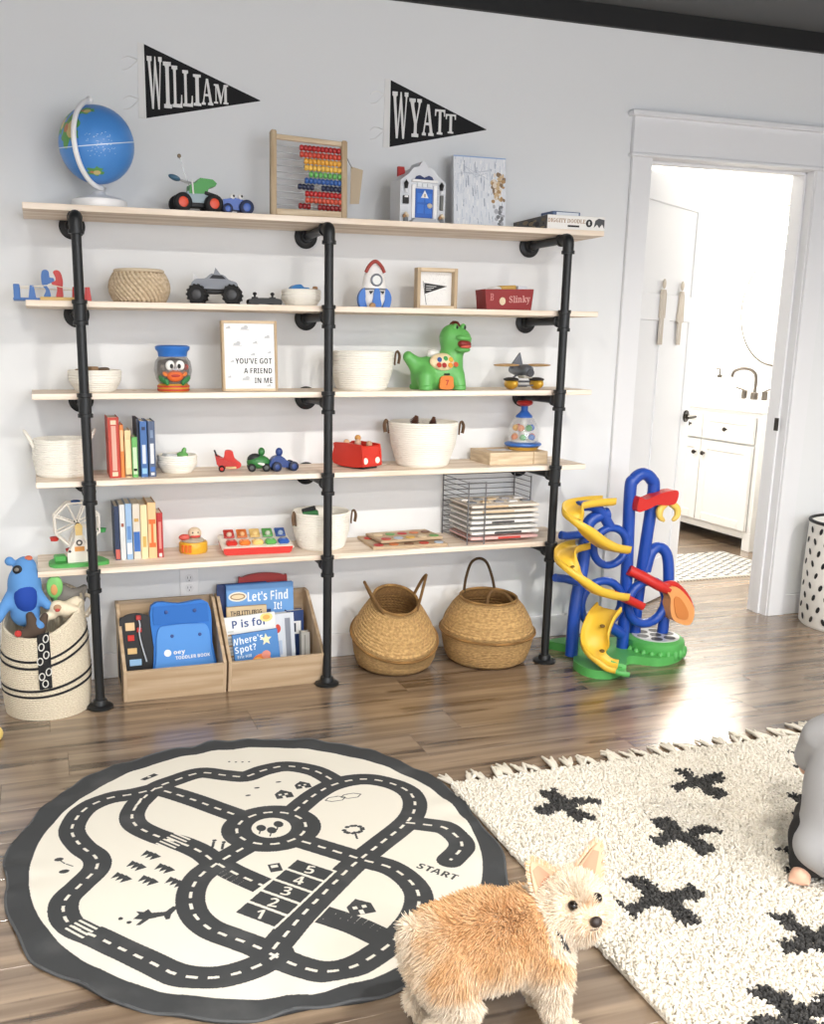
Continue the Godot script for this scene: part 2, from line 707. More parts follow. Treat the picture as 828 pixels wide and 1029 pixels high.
func woven(c: Color, scale: Vector3, depth := 0.4) -> StandardMaterial3D:
	var m := StandardMaterial3D.new()
	m.albedo_texture = M.weave_tex
	m.albedo_color = c
	m.roughness = 0.8
	m.uv1_scale = scale
	m.heightmap_enabled = true
	m.heightmap_texture = weave_h
	m.heightmap_scale = depth
	return m


# ------------------------------------------------------------------ the room
func structure() -> void:
	var x0 := -1.9
	var x1 := 4.85
	var z1 := 6.2
	var top := 2.6
	var dl := 2.505
	var dr := 3.347
	var dh := 2.05
	# floor boards, each a board of its own, over a sub-floor
	var f := setting("floor")
	G.new().box(Vector3(1.5, -0.06, 3.1), Vector3(6.8, 0.1, 6.3)).box(Vector3(3.5, -0.06, -1.2), Vector3(2.75, 0.1, 2.5)).to(f, "subfloor", mat(c8(90, 74, 60), 0.9))
	var full := G.new().box(Vector3(0, -0.006, 0), Vector3(1.2994, 0.012, 0.1794), 0.0008).mesh()
	var row := 0
	var z := -2.39
	while z < z1:
		var a := x0 if z > -0.13 else 2.2
		var start := a - 1.3 * fposmod(row * 0.37 + 0.11 * (row % 3), 1.0)
		var k := 0
		while start < x1:
			var s := maxf(start, a)
			var e := minf(start + 1.3, x1)
			if e - s > 0.02:
				var o := MeshInstance3D.new()
				o.name = "plank"
				o.mesh = full
				o.material_override = M["plank%d" % ((row * 5 + k * 3 + (row / 2)) % 6)]
				o.position = Vector3((s + e) / 2, 0, z + 0.09)
				o.scale.x = (e - s) / 1.3
				f.add_child(o, true)
			start += 1.3
			k += 1
		z += 0.18
		row += 1
	# walls
	var wb := setting("wall_back")
	var t := 0.12
	G.new().box(Vector3((x0 + dl - 0.02) / 2, top / 2, -t / 2), Vector3(dl - 0.02 - x0, top, t)).box(Vector3((dr + 0.02 + x1) / 2, top / 2, -t / 2), Vector3(x1 - dr - 0.02, top, t)).box(Vector3((dl + dr) / 2, (dh + 0.02 + top) / 2, -t / 2), Vector3(dr - dl + 0.04, top - dh - 0.02, t)).to(wb, "drywall", M.wall)
	var wl := setting("wall_left")
	G.new().box(Vector3(x0 - 0.06, top / 2, z1 / 2), Vector3(0.12, top, z1 + 0.24)).to(wl, "drywall", M.wall)
	var wr := setting("wall_right")
	G.new().box(Vector3(x1 + 0.06, top / 2, (z1 - 2.5) / 2), Vector3(0.12, top, z1 + 2.6)).to(wr, "drywall", M.wall)
	var wf := setting("wall_front")
	G.new().box(Vector3((x0 + 0.0) / 2, top / 2, z1 + 0.06), Vector3(-x0, top, 0.12)).box(Vector3((3.0 + x1) / 2, top / 2, z1 + 0.06), Vector3(x1 - 3.0, top, 0.12)).box(Vector3(1.5, 0.375, z1 + 0.06), Vector3(3.0, 0.75, 0.12)).box(Vector3(1.5, 2.425, z1 + 0.06), Vector3(3.0, 0.35, 0.12)).to(wf, "drywall", M.wall)
	var win := setting("window_1")
	var wfg := G.new()
	for x in [0.03, 1.0, 2.0, 2.97]:
		wfg.box(Vector3(x, 1.5, z1 + 0.06), Vector3(0.06, 1.5, 0.08), 0.004)
	for y in [0.78, 2.22]:
		wfg.box(Vector3(1.5, y, z1 + 0.06), Vector3(3.0, 0.06, 0.08), 0.004)
	wfg.to(win, "window_frame", M.trim)
	for x in [0.515, 1.5, 2.485]:
		G.new().box(Vector3(x, 1.5, z1 + 0.06), Vector3(0.92, 1.4, 0.006)).to(win, "pane", glass(c8(250, 252, 255), 0.08, 0.02))
	var wba := setting("wall_bathroom")
	G.new().box(Vector3(3.5, top / 2, -2.45), Vector3(2.9, top, 0.12)).box(Vector3(2.14, top / 2, -1.255), Vector3(0.12, top, 2.27)).to(wba, "drywall", M.wall)
	var ce := setting("ceiling")
	G.new().box(Vector3(1.5, top + 0.05, 3.07), Vector3(7.1, 0.1, 6.5)).to(ce, "panel", mat(c8(96, 98, 100), 0.9))
	var cb := setting("ceiling_bathroom")
	G.new().box(Vector3(3.5, top + 0.05, -1.33), Vector3(2.9, 0.1, 2.3)).to(cb, "panel", mat(c8(240, 240, 238), 0.9))
	# black trim board where the wall meets the ceiling
	var tc := setting("trim_1")
	G.new().box(Vector3(1.475, 2.562, 0.011), Vector3(x1 - x0, 0.076, 0.022), 0.002).to(tc, "board", mat(c8(22, 22, 23), 0.6))
	# door lining, casing and header
	var d := setting("trim_2")
	G.new().box(Vector3(dl - 0.01, dh / 2, -0.06), Vector3(0.02, dh, 0.13)).to(d, "jamb", M.trim)
	G.new().box(Vector3(dr + 0.01, dh / 2, -0.06), Vector3(0.02, dh, 0.13)).to(d, "jamb", M.trim)
	G.new().box(Vector3((dl + dr) / 2, dh + 0.01, -0.06), Vector3(dr - dl + 0.04, 0.02, 0.13)).to(d, "head_jamb", M.trim)
	G.new().box(Vector3(dr - 0.006, dh / 2, -0.055), Vector3(0.012, dh, 0.035), 0.002).box(Vector3((dl + dr) / 2, dh - 0.006, -0.055), Vector3(dr - dl, 0.012, 0.035), 0.002).to(d, "door_stop", M.trim)
	G.new().box(Vector3(dl - 0.052, dh / 2, 0.009), Vector3(0.096, dh, 0.018), 0.002).to(d, "casing", M.trim)
	G.new().box(Vector3(dr + 0.052, dh / 2, 0.009), Vector3(0.096, dh, 0.018), 0.002).to(d, "casing", M.trim)
	G.new().box(Vector3((dl + dr) / 2, dh + 0.085, 0.011), Vector3(dr - dl + 0.21, 0.14, 0.022), 0.002).to(d, "header", M.trim)
	G.new().box(Vector3((dl + dr) / 2, dh + 0.007, 0.015), Vector3(dr - dl + 0.225, 0.014, 0.03), 0.003).to(d, "bead", M.trim)
	G.new().box(Vector3((dl + dr) / 2, dh + 0.165, 0.02), Vector3(dr - dl + 0.25, 0.022, 0.04), 0.004).to(d, "header_cap", M.trim)
	G.new().box(Vector3(dr - 0.0135, 0.93, -0.045), Vector3(0.003, 0.06, 0.028), 0.001).to(d, "strike_plate", mat(c8(60, 56, 52), 0.4, 0.7))
	# baseboards
	var bb := setting("baseboard_back")
	G.new().box(Vector3((x0 + dl - 0.1) / 2, 0.05, 0.006), Vector3(dl - 0.1 - x0, 0.1, 0.012), 0.002).to(bb, "board", M.trim)
	G.new().box(Vector3((dr + 0.1 + x1) / 2, 0.05, 0.006), Vector3(x1 - dr - 0.1, 0.1, 0.012), 0.002).to(bb, "board", M.trim)
	# the door, swung into the bathroom
	var door := setting("door_1")
	door.position = Vector3(dl + 0.004, 0.008, -0.085)
	door.rotation_degrees.y = 32.0
	var w := 0.825
	var hd := 2.03
	var G1 := G.new().box(Vector3(w / 2, hd / 2, -0.0175), Vector3(w, hd, 0.019), 0.001)
	G1.to(door, "panel_core", M.trim)
	var fr := G.new()
	for zz in [-0.005, -0.03]:
		for x in [0.055, w - 0.055]:
			fr.box(Vector3(x, hd / 2, zz), Vector3(0.11, hd, 0.01), 0.003)
		for y in [[0.11, 0.22], [1.455, 0.12], [hd - 0.06, 0.12]]:
			fr.box(Vector3(w / 2, y[0], zz), Vector3(w - 0.22, y[1], 0.01), 0.003)
	fr.box(Vector3(w / 2, 0.81, -0.005), Vector3(0.1, 1.18, 0.01), 0.003)
	fr.to(door, "rails_and_stiles", M.trim)
	var dark := mat(c8(58, 52, 46), 0.35, 0.8)
	G.new().disc(Vector3(w - 0.06, 0.93, 0.0), 0.03, 0.008, 20, rx(90)).tube([Vector3(w - 0.06, 0.93, 0.0), Vector3(w - 0.06, 0.93, 0.05)], 0.009).tube([Vector3(w - 0.06, 0.93, 0.05), Vector3(w - 0.17, 0.93, 0.052)], 0.009).to(door, "door_handle", dark)
	G.new().box(Vector3(w + 0.001, 0.93, -0.0175), Vector3(0.003, 0.06, 0.025), 0.001).to(door, "latch_plate", dark)
	for y in [0.25, 1.78]:
		G.new().disc(Vector3(-0.004, y, 0.004), 0.007, 0.09, 10).to(door, "hinge", dark)
	# two flat wooden figures hung on the door as a sign
	var pale := tri_mat(grain_up, c8(216, 212, 206), Vector3(3, 2, 3), 0.7)
	for k in 2:
		var o := thing("figure_sign", ["flat wooden man silhouette hung on the white bathroom door", "flat wooden woman silhouette in a dress hung on the white bathroom door"][k], "sign", door.transform * Vector3([0.35, 0.57][k], 1.285, 0.0012), 32.0)
		o.scale = Vector3.ONE * 0.61
		var b := G.new().ball(Vector3(0, 0.452, 0.008), Vector3(0.03, 0.038, 0.008), 16)
		b.to(o, "head", pale)
		var g := G.new()
		if k == 0:
			g.prism([V(-0.03, 0.41), V(-0.048, 0.38), V(-0.048, 0.2), V(-0.03, 0.2), V(-0.03, 0.0), V(-0.004, 0.0), V(-0.002, 0.2), V(0.002, 0.2), V(0.004, 0.0), V(0.03, 0.0), V(0.03, 0.2), V(0.048, 0.2), V(0.048, 0.38), V(0.03, 0.41)], 0.014)
		else:
			g.prism([V(-0.026, 0.41), V(-0.042, 0.38), V(-0.062, 0.18), V(-0.03, 0.165), V(-0.026, 0.0), V(-0.003, 0.0), V(-0.002, 0.16), V(0.002, 0.16), V(0.003, 0.0), V(0.026, 0.0), V(0.03, 0.165), V(0.062, 0.18), V(0.042, 0.38), V(0.026, 0.41)], 0.014)
		g.to(o, "body", pale)
	# wall outlet below the bottom board
	var ol := thing("wall_outlet", "white double wall outlet below the bottom board", "outlet", Vector3(0.535, 0.36, 0.0))
	G.new().box(Vector3(0, 0, 0.003), Vector3(0.072, 0.115, 0.006), 0.002).to(ol, "cover_plate", mat(c8(238, 238, 238), 0.4))
	for y in [-0.02, 0.02]:
		var s := G.new().disc(Vector3(0, y, 0.0055), 0.017, 0.002, 18, rx(90)).to(ol, "socket", mat(c8(228, 228, 228), 0.4))
		G.new().box(Vector3(-0.006, y + 0.003, 0.0077), Vector3(0.002, 0.008, 0.001)).box(Vector3(0.006, y + 0.003, 0.0077), Vector3(0.002, 0.008, 0.001)).disc(Vector3(0, y - 0.008, 0.0073), 0.0022, 0.0009, 8, rx(90)).to(s, "slot", M.black)


func bathroom() -> void:
	var m := mat(c8(240, 240, 238), 0.4)
	var vx := 4.27
	var za := -1.22
	var zb := -2.38
	var van := thing("vanity_cabinet", "white shaker vanity cabinet with small dark knobs in the bathroom", "cabinet", Vector3(vx, 0, 0))
	var zc := (za + zb) / 2
	var L := za - zb
	G.new().box(Vector3(0.29, 0.5, zc), Vector3(0.56, 0.76, L), 0.002).to(van, "body", m)
	for z in [za - 0.035, zb + 0.035]:
		G.new().box(Vector3(0.045, 0.06, z), Vector3(0.07, 0.12, 0.07), 0.003).to(van, "foot", m)
	G.new().box(Vector3(0.025, 0.1, zc), Vector3(0.03, 0.05, L - 0.14), 0.003).to(van, "apron", m)
	var knob := mat(c8(52, 46, 42), 0.35, 0.7)
	var drawer := func(z: float, len: float, called: String, y: float, hh: float, kz: float, ky: float) -> void:
		var dr := G.new().box(Vector3(-0.004, y, z), Vector3(0.016, hh, len), 0.002).to(van, called, m)
		var g := G.new()
		for s in [-1, 1]:
			g.box(Vector3(-0.014, y, z + s * (len / 2 - 0.03)), Vector3(0.008, hh, 0.06), 0.002)
			g.box(Vector3(-0.014, y + s * (hh / 2 - 0.028), z), Vector3(0.0079, 0.056, len - 0.12), 0.002)
		g.to(dr, "frame", m)
		G.new().lathe([V(0, 0), V(0.006, 0), V(0.006, 0.012), V(0.015, 0.018), V(0.012, 0.026), V(0, 0.028)], 14, Vector3(-0.018, ky, kz), rz(90)).to(dr, "knob", knob)
	drawer.call(-1.495, 0.48, "drawer", 0.77, 0.17, -1.5, 0.76)
	drawer.call(-2.045, 0.6, "drawer", 0.77, 0.17, -1.86, 0.77)
	drawer.call(-1.495, 0.48, "door", 0.4, 0.54, -1.695, 0.585)
	drawer.call(-2.045, 0.6, "door", 0.4, 0.54, -1.785, 0.585)
	var top := thing("sink_counter", "white sink counter on the bathroom vanity", "sink", Vector3(vx, 0.88, 0))
	G.new().box(Vector3(0.285, 0.024, zc), Vector3(0.59, 0.048, L + 0.02), 0.006).to(top, "counter", mat(c8(248, 248, 248), 0.15))
	G.new().box(Vector3(0.566, 0.088, zc), Vector3(0.024, 0.08, L + 0.02), 0.004).to(top, "backsplash", mat(c8(248, 248, 248), 0.15))
	G.new().lathe([V(0.2, 0.048), V(0.205, 0.054), V(0.21, 0.05), V(0.21, 0.048)], 36, Vector3(0.28, 0, -1.79)).to(top, "basin_rim", mat(c8(248, 248, 248), 0.12))
	var fa := thing("faucet", "dark nickel gooseneck faucet on the vanity counter", "faucet", Vector3(4.72, 0.928, -1.82))
	var nickel := mat(c8(96, 90, 84), 0.28, 0.85)
	G.new().disc(Vector3.ZERO, 0.026, 0.05, 18, Basis.IDENTITY, 0.004).to(fa, "base", nickel)
	G.new().tube(spline([Vector3(0, 0.04, 0), Vector3(0, 0.15, 0), Vector3(-0.02, 0.195, -0.02), Vector3(-0.06, 0.21, -0.06), Vector3(-0.1, 0.19, -0.1), Vector3(-0.11, 0.15, -0.11)], 6), 0.011, 10).to(fa, "spout", nickel)
	for s in [-1, 1]:
		G.new().disc(Vector3(0, 0, 0.1 * s), 0.02, 0.06, 14).tube([Vector3(0, 0.06, 0.1 * s), Vector3(-0.02, 0.075, 0.16 * s)], 0.006).to(fa, "lever", nickel)
	var so := thing("soap_dispenser", "clear soap bottle with a dark pump on the vanity counter", "bottle", Vector3(4.66, 0.928, -2.12))
	G.new().lathe([V(0, 0), V(0.032, 0), V(0.035, 0.01), V(0.035, 0.1), V(0.015, 0.13), V(0.015, 0.14), V(0, 0.14)], 20).to(so, "bottle", glass(c8(236, 236, 232), 0.35, 0.1))
	G.new().disc(Vector3(0, 0.14, 0), 0.018, 0.02, 14).tube([Vector3(0, 0.16, 0), Vector3(0, 0.2, 0), Vector3(-0.03, 0.2, 0)], 0.006).to(so, "pump", nickel)
	var mi := thing("round_mirror", "round mirror with a thin dark rim above the vanity", "mirror", Vector3(4.85, 1.54, -1.79))
	G.new().disc(Vector3(-0.001, 0, 0), 0.375, 0.014, 64, rz(90)).to(mi, "mirror_glass", mat(c8(240, 244, 245), 0.03, 1.0))
	var rim := []
	for p in ring(Vector3(-0.01, 0, 0), 0.38, 72, ry(90)):
		rim.append(p)
	G.new().tube(rim, 0.008, 8, true).to(mi, "rim", nickel)
	# toilet beside the vanity
	var to := thing("toilet", "white toilet beside the bathroom vanity", "toilet", Vector3(4.5, 0, -0.8))
	var por := mat(c8(246, 246, 244), 0.12)
	G.new().lathe([V(0, 0), V(0.11, 0), V(0.115, 0.03), V(0.1, 0.12), V(0.13, 0.25), V(0.185, 0.37), V(0.19, 0.39), V(0.15, 0.4), V(0.12, 0.33), V(0, 0.22)], 28, Vector3(0, 0, 0), Basis.from_scale(Vector3(1.2, 1, 1))).to(to, "bowl", por)
	G.new().lathe([V(0.13, 0.4), V(0.19, 0.4), V(0.19, 0.42), V(0, 0.43)], 28, Vector3.ZERO, Basis.from_scale(Vector3(1.2, 1, 1))).to(to, "lid", por)
	G.new().box(Vector3(0.24, 0.56, 0), Vector3(0.19, 0.36, 0.42), 0.02).box(Vector3(0.24, 0.755, 0), Vector3(0.21, 0.03, 0.44), 0.008).to(to, "tank", por)
	# checked bath mat
	var p := Paint.new(256, 256, c8(206, 204, 198))
	for j in 22:
		for i in 22:
			if (i + j) % 2 == 0:
				p.rect(i * 11.64 + 1, j * 11.64 + 1, 9, 9, c8(58, 58, 60))
			elif (i * 7 + j * 5) % 3 == 0:
				p.rect(i * 11.64 + 3, j * 11.64 + 4, 6, 5, c8(128, 126, 124))
	var bm := thing("bath_mat", "black and white checked bath mat in front of the vanity", "mat", Vector3(3.69, 0, -0.98))
	G.new().box(Vector3(0, 0.005, 0), Vector3(0.86, 0.008, 0.56), 0.003).to(bm, "backing", mat(c8(214, 212, 206), 0.9))
	G.new().quad(Vector3(-0.425, 0.0095, 0.275), Vector3(0.425, 0.0095, 0.275), Vector3(0.425, 0.0095, -0.275), Vector3(-0.425, 0.0095, -0.275)).to(bm, "woven_face", print_mat(p.tex(), 0.95))
	var fg := G.new()
	for i in 40:
		var x := -0.42 + i * 0.0215
		fg.tube([Vector3(x, 0.006, 0.278), Vector3(x + 0.004, 0.005, 0.305)], 0.003, 5)
	var fo := fg.to(bm, "fringe", mat(c8(226, 222, 212), 0.9))
	fo.set_meta("kind", "stuff")


# ------------------------------------------------------------------ the pipe shelf
func shelf() -> void:
	var ends := [[0.0, 2.126], [-0.008, 2.122], [-0.007, 2.116], [-0.012, 2.11], [-0.025, 2.102]]
	var which := ["topmost pale pine board of the pipe shelf, under the globe", "second pale pine board from the top, under the monster truck", "middle pale pine board of the pipe shelf, under the green dinosaur", "fourth pale pine board from the top, under the red toy bus", "lowest pale pine board of the pipe shelf, above the floor baskets"]
	for i in 5:
		var a: float = ends[i][0]
		var b: float = ends[i][1]
		var o := thing("shelf_board", which[i], "shelf", Vector3((a + b) / 2, H[i], 0), 0.0, "boards of the pipe shelf")
		var m := tri_mat(grain, c8(253, 244, 234), Vector3(1.1, 2.2, 2.2), 0.6, Vector3(0.13 * i, 0.29 * i, 0.41 * i))
		G.new().box(Vector3(0, -0.01, FRONT / 2 + 0.001), Vector3(b - a, 0.02, FRONT - 0.002), 0.0015).to(o, "board", m)
		for k in 3:
			var p := Vector3(-0.7 + 0.55 * k + 0.13 * sin(i * 3.1 + k), 0.0003, 0.12 + 0.06 * sin(i * 1.7 + k * 2.3))
			G.new().disc(p + Vector3(0, -0.0005, 0), 0.009 + 0.004 * (k % 2), 0.0006, 12).to(o, "knot", mat(c8(184, 154, 120), 0.7))
	var sides := ["black iron pipe upright beside the striped hamper, with its wall arms", "middle black iron pipe upright with its wall arms", "black iron pipe upright beside the marble ramp toy, with its wall arms"]
	for k in 3:
		var o := thing("pipe_upright", sides[k], "pipe frame", Vector3(POLES[k], 0, POLE_Z), 0.0, "pipe uprights of the shelf")
		var y1: float = H[0] - 0.038
		G.new().tube([Vector3(0, 0.012, 0), Vector3(0, y1 - 0.02, 0)], 0.0163, 16).to(o, "pole", M.pipe)
		G.new().lathe([V(0, 0), V(0.046, 0), V(0.047, 0.006), V(0.044, 0.009), V(0.026, 0.012), V(0.024, 0.03), V(0.022, 0.032), V(0.0164, 0.032)], 28).to(o, "floor_flange", M.pipe)
		for i in 5:
			var y: float = H[i] - 0.038
			var arm := G.new().tube([Vector3(0, y, -0.01), Vector3(0, y, -POLE_Z + 0.004)], 0.0155, 14).to(o, "wall_arm", M.pipe)
			G.new().lathe([V(0, 0), V(0.044, 0), V(0.045, 0.006), V(0.041, 0.009), V(0.025, 0.012), V(0.023, 0.03), V(0.021, 0.032), V(0.0156, 0.032)], 28, Vector3(0, y - 0.0, -POLE_Z), rx(90)).to(arm, "wall_flange", M.pipe)
			if i == 0:
				var el := G.new().tube(spline([Vector3(0, y - 0.045, 0), Vector3(0, y - 0.018, 0), Vector3(0, y - 0.005, -0.005), Vector3(0, y, -0.018), Vector3(0, y, -0.05)], 6), 0.0212, 16)
				el.lathe([V(0.0165, 0), V(0.025, 0), V(0.025, 0.012), V(0.0165, 0.012)], 20, Vector3(0, y - 0.055, 0)).lathe([V(0.0156, 0), V(0.0245, 0), V(0.0245, 0.012), V(0.0156, 0.012)], 20, Vector3(0, y, -0.045), rx(-90))
				el.to(o, "elbow", M.pipe)
			else:
				var te := G.new().lathe([V(0.0164, -0.04), V(0.025, -0.04), V(0.025, -0.028), V(0.0215, -0.026), V(0.0215, 0.026), V(0.025, 0.028), V(0.025, 0.04), V(0.0164, 0.04)], 20, Vector3(0, y, 0))
				te.lathe([V(0.0213, 0), V(0.0213, 0.03), V(0.0245, 0.031), V(0.0245, 0.043), V(0.0156, 0.043)], 18, Vector3(0, y, 0), rx(-90))
				te.to(o, "tee", M.pipe)


# ------------------------------------------------------------------ on the wall
func fit_letter(parent: Node, ch: String, lo: Vector2, hi: Vector2, z: float, m: Material, depth := 0.0015, fnt := "Droid Serif") -> void:
	var o := letters(parent, "letter", ch, 0.1, m, Transform3D.IDENTITY, fnt, true, 1.0, depth)
	var b: AABB = o.mesh.get_aabb()
	var s := Vector2(hi.x - lo.x, hi.y - lo.y) / Vector2(b.size.x, b.size.y)
	o.transform = Transform3D(Basis.from_scale(Vector3(s.x, s.y, 1)), Vector3(lo.x - b.position.x * s.x, lo.y - b.position.y * s.y, z))

func pennant(label: String, word: String, widths: Array, at: Vector3, wx: float, yt: float, tip: Vector2, x0: float, x1: float) -> void:
	# local: strip from x = 0, lower left corner at the origin
	var o := thing("pennant", label, "pennant", at, 0.0, "pennants on the wall")
	var felt := tri_mat(fine, c8(30, 30, 32), Vector3(30, 30, 30), 0.95)
	felt.albedo_texture = null
	var cream := mat(c8(232, 232, 230), 0.9)
	G.new().prism([V(wx, 0.0), V(tip.x, tip.y), V(tip.x, tip.y + 0.002), V(wx, yt)], 0.003).to(o, "felt", felt)
	G.new().prism([V(0, -0.002), V(wx + 0.002, -0.002), V(wx + 0.002, yt + 0.002), V(0.004, yt + 0.002)], 0.004).to(o, "edge_strip", cream)
	for y in [yt * 0.25, yt * 0.78]:
		G.new().tube(spline([Vector3(0.004, y, 0.002), Vector3(-0.03, y + 0.008, 0.004), Vector3(-0.052, y - 0.004, 0.003)], 4), 0.004, 6, false, 0.3).tube(spline([Vector3(0.004, y, 0.002), Vector3(-0.028, y - 0.03, 0.004), Vector3(-0.05, y - 0.036, 0.003)], 4), 0.004, 6, false, 0.3).to(o, "tie", cream)
	var tot := 0.0
	for w in widths:
		tot += w
	var x := x0
	for i in word.length():
		var w: float = (x1 - x0) * widths[i] / tot
		var xm := x + w * 0.5
		var k := (xm - wx) / (tip.x - wx)
		var top := lerpf(yt, tip.y, k)
		var bot := lerpf(0.0, tip.y, k)
		var pad := (top - bot) * 0.11
		fit_letter(o, word[i], V(x, bot + pad), V(x + w * 0.93, top - pad), 0.0035, cream)
		x += w

func wall_things() -> void:
	pennant("black felt pennant with seven white letters, above the globe", "WILLIAM", [1.7, 0.9, 1.15, 1.15, 0.9, 1.35, 1.7], Vector3(0.406, 2.053, 0.0), 0.024, 0.239, Vector2(0.435, 0.088), 0.034, 0.322)
	pennant("black felt pennant with five white letters, above the toy house", "WYATT", [1.6, 1.25, 1.2, 1.05, 1.05], Vector3(1.316, 2.018, 0.0), 0.024, 0.236, Vector2(0.428, 0.089), 0.034, 0.3)


# ------------------------------------------------------------------ things that recur
func coil(prof: Array, pitch := 0.0085, amp := 0.0022) -> Array:   # a profile with the ridges of coiled rope
	var out := []
	for i in prof.size() - 1:
		var a: Vector2 = prof[i]
		var b: Vector2 = prof[i + 1]
		var n := maxi(1, int(round((b - a).length() / pitch)))
		var o := (b - a).normalized()
		o = Vector2(o.y, -o.x)
		for k in n:
			for s in 4:
				var t := (k + s / 4.0) / n
				out.append(a.lerp(b, t) + o * amp * sin(PI * s / 4.0))
	out.append(prof[-1])
	return out

func rope_pot(called: String, label: String, category: String, at: Vector3, rb: float, rt: float, h: float, turn := 0.0, squash := 1.0) -> Node3D:
	var o := thing(called, label, category, at, turn, "white rope baskets")
	var mid := lerpf(rb, rt, 0.55) + 0.006
	var prof := coil([V(0.01, 0.0), V(rb - 0.01, 0.0), V(rb, 0.008), V(mid, h * 0.5), V(rt, h)])
	prof = [V(0, 0.0)] + prof
	prof.append(V(rt - 0.003, h + 0.003))
	prof.append(V(rt - 0.007, h))
	prof.append(V(mid - 0.01, h * 0.5))
	prof.append(V(rb - 0.012, 0.012))
	prof.append(V(0, 0.012))
	G.new().lathe(prof, 40, Vector3.ZERO, Basis.IDENTITY, squash).to(o, "basket", M.rope)
	return o

func leather_tab(o: Node, at: Vector3, deg: float) -> void:
	var b := ry(deg)
	var pts := []
	for p in spline([Vector3(-0.004, -0.035, 0.006), Vector3(-0.004, 0.0, 0.008), Vector3(0, 0.018, 0.014), Vector3(0.004, 0.0, 0.024), Vector3(0.004, -0.03, 0.02)], 5):
		pts.append(at + b * p)
	G.new().tube(pts, 0.008, 8, false, 0.3).to(o, "handle", M.leather)

func wheel(o: Node, c: Vector3, r: float, w: float, tyre: Material, hub: Material, turn := 0.0, knobby := false) -> void:   # axle along z
	var b := ry(turn)
	var g := G.new().lathe([V(r * 0.55, -w / 2), V(r * 0.85, -w / 2), V(r, -w * 0.35), V(r, w * 0.35), V(r * 0.85, w / 2), V(r * 0.55, w / 2)], 22, c, b * rx(90))
	if knobby:
		for k in 14:
			var a := TAU * k / 14
			g.box(c + b * Vector3(cos(a) * r, sin(a) * r, 0), Vector3(r * 0.2, r * 0.2, w * 0.95), 0.0, b * rz(rad_to_deg(a)))
	var t := g.to(o, "wheel", tyre)
	G.new().lathe([V(0, -w * 0.4), V(r * 0.56, -w * 0.42), V(r * 0.56, w * 0.42), V(r * 0.3, w * 0.5), V(0, w * 0.45)], 18, c, b * rx(90)).to(t, "hub", hub)

func book(label: String, x: float, y: float, zf: float, w: float, h: float, d: float, cover: Color, band: Array, lean := 0.0, group := "") -> void:
	# spine faces the viewer at z = zf; x is the left side of the spine
	var o := thing("book", label, "book", Vector3(x + w / 2, y, zf), 0.0, group)
	o.rotation_degrees.z = lean
	var c := mat(cover, 0.5)
	var g := G.new()
	for s in [-1, 1]:
		g.box(Vector3(s * (w / 2 - 0.0011), h / 2, -d / 2), Vector3(0.0022, h, d), 0.0006)
	g.box(Vector3(0, h / 2, -0.0011), Vector3(w - 0.0042, h, 0.0022), 0.0)
	g.to(o, "cover", c)
	G.new().box(Vector3(0, h / 2, -d / 2 - 0.001), Vector3(w - 0.0046, h - 0.008, d - 0.007)).to(o, "pages", M.page)
	for k in band:   # [from, to, colour, share of the width]
		G.new().box(Vector3(0, h * (k[0] + k[1]) / 2, 0.0003), Vector3(w * k[3], h * (k[1] - k[0]), 0.0008)).to(o, "spine_print", mat(k[2], 0.5))

func flat_book(o: Node3D, w: float, h: float, d: float, cover: Material, front: Material) -> void:   # cover faces +z, foot at the origin
	var g := G.new()
	g.box(Vector3(0, h / 2, 0.001), Vector3(w, h, 0.002), 0.0005).box(Vector3(0, h / 2, -d + 0.001), Vector3(w, h, 0.002), 0.0005).box(Vector3(-w / 2 + 0.001, h / 2, -d / 2 + 0.001), Vector3(0.002, h, d - 0.002))
	g.to(o, "cover", cover)
	G.new().box(Vector3(0.0, h / 2, -d / 2 + 0.001), Vector3(w - 0.006, h - 0.008, d - 0.0042)).to(o, "pages", M.page)
	G.new().quad(Vector3(-w / 2 + 0.001, 0.001, 0.0023), Vector3(w / 2 - 0.001, 0.001, 0.0023), Vector3(w / 2 - 0.001, h - 0.001, 0.0023), Vector3(-w / 2 + 0.001, h - 0.001, 0.0023)).to(o, "cover_print", front)


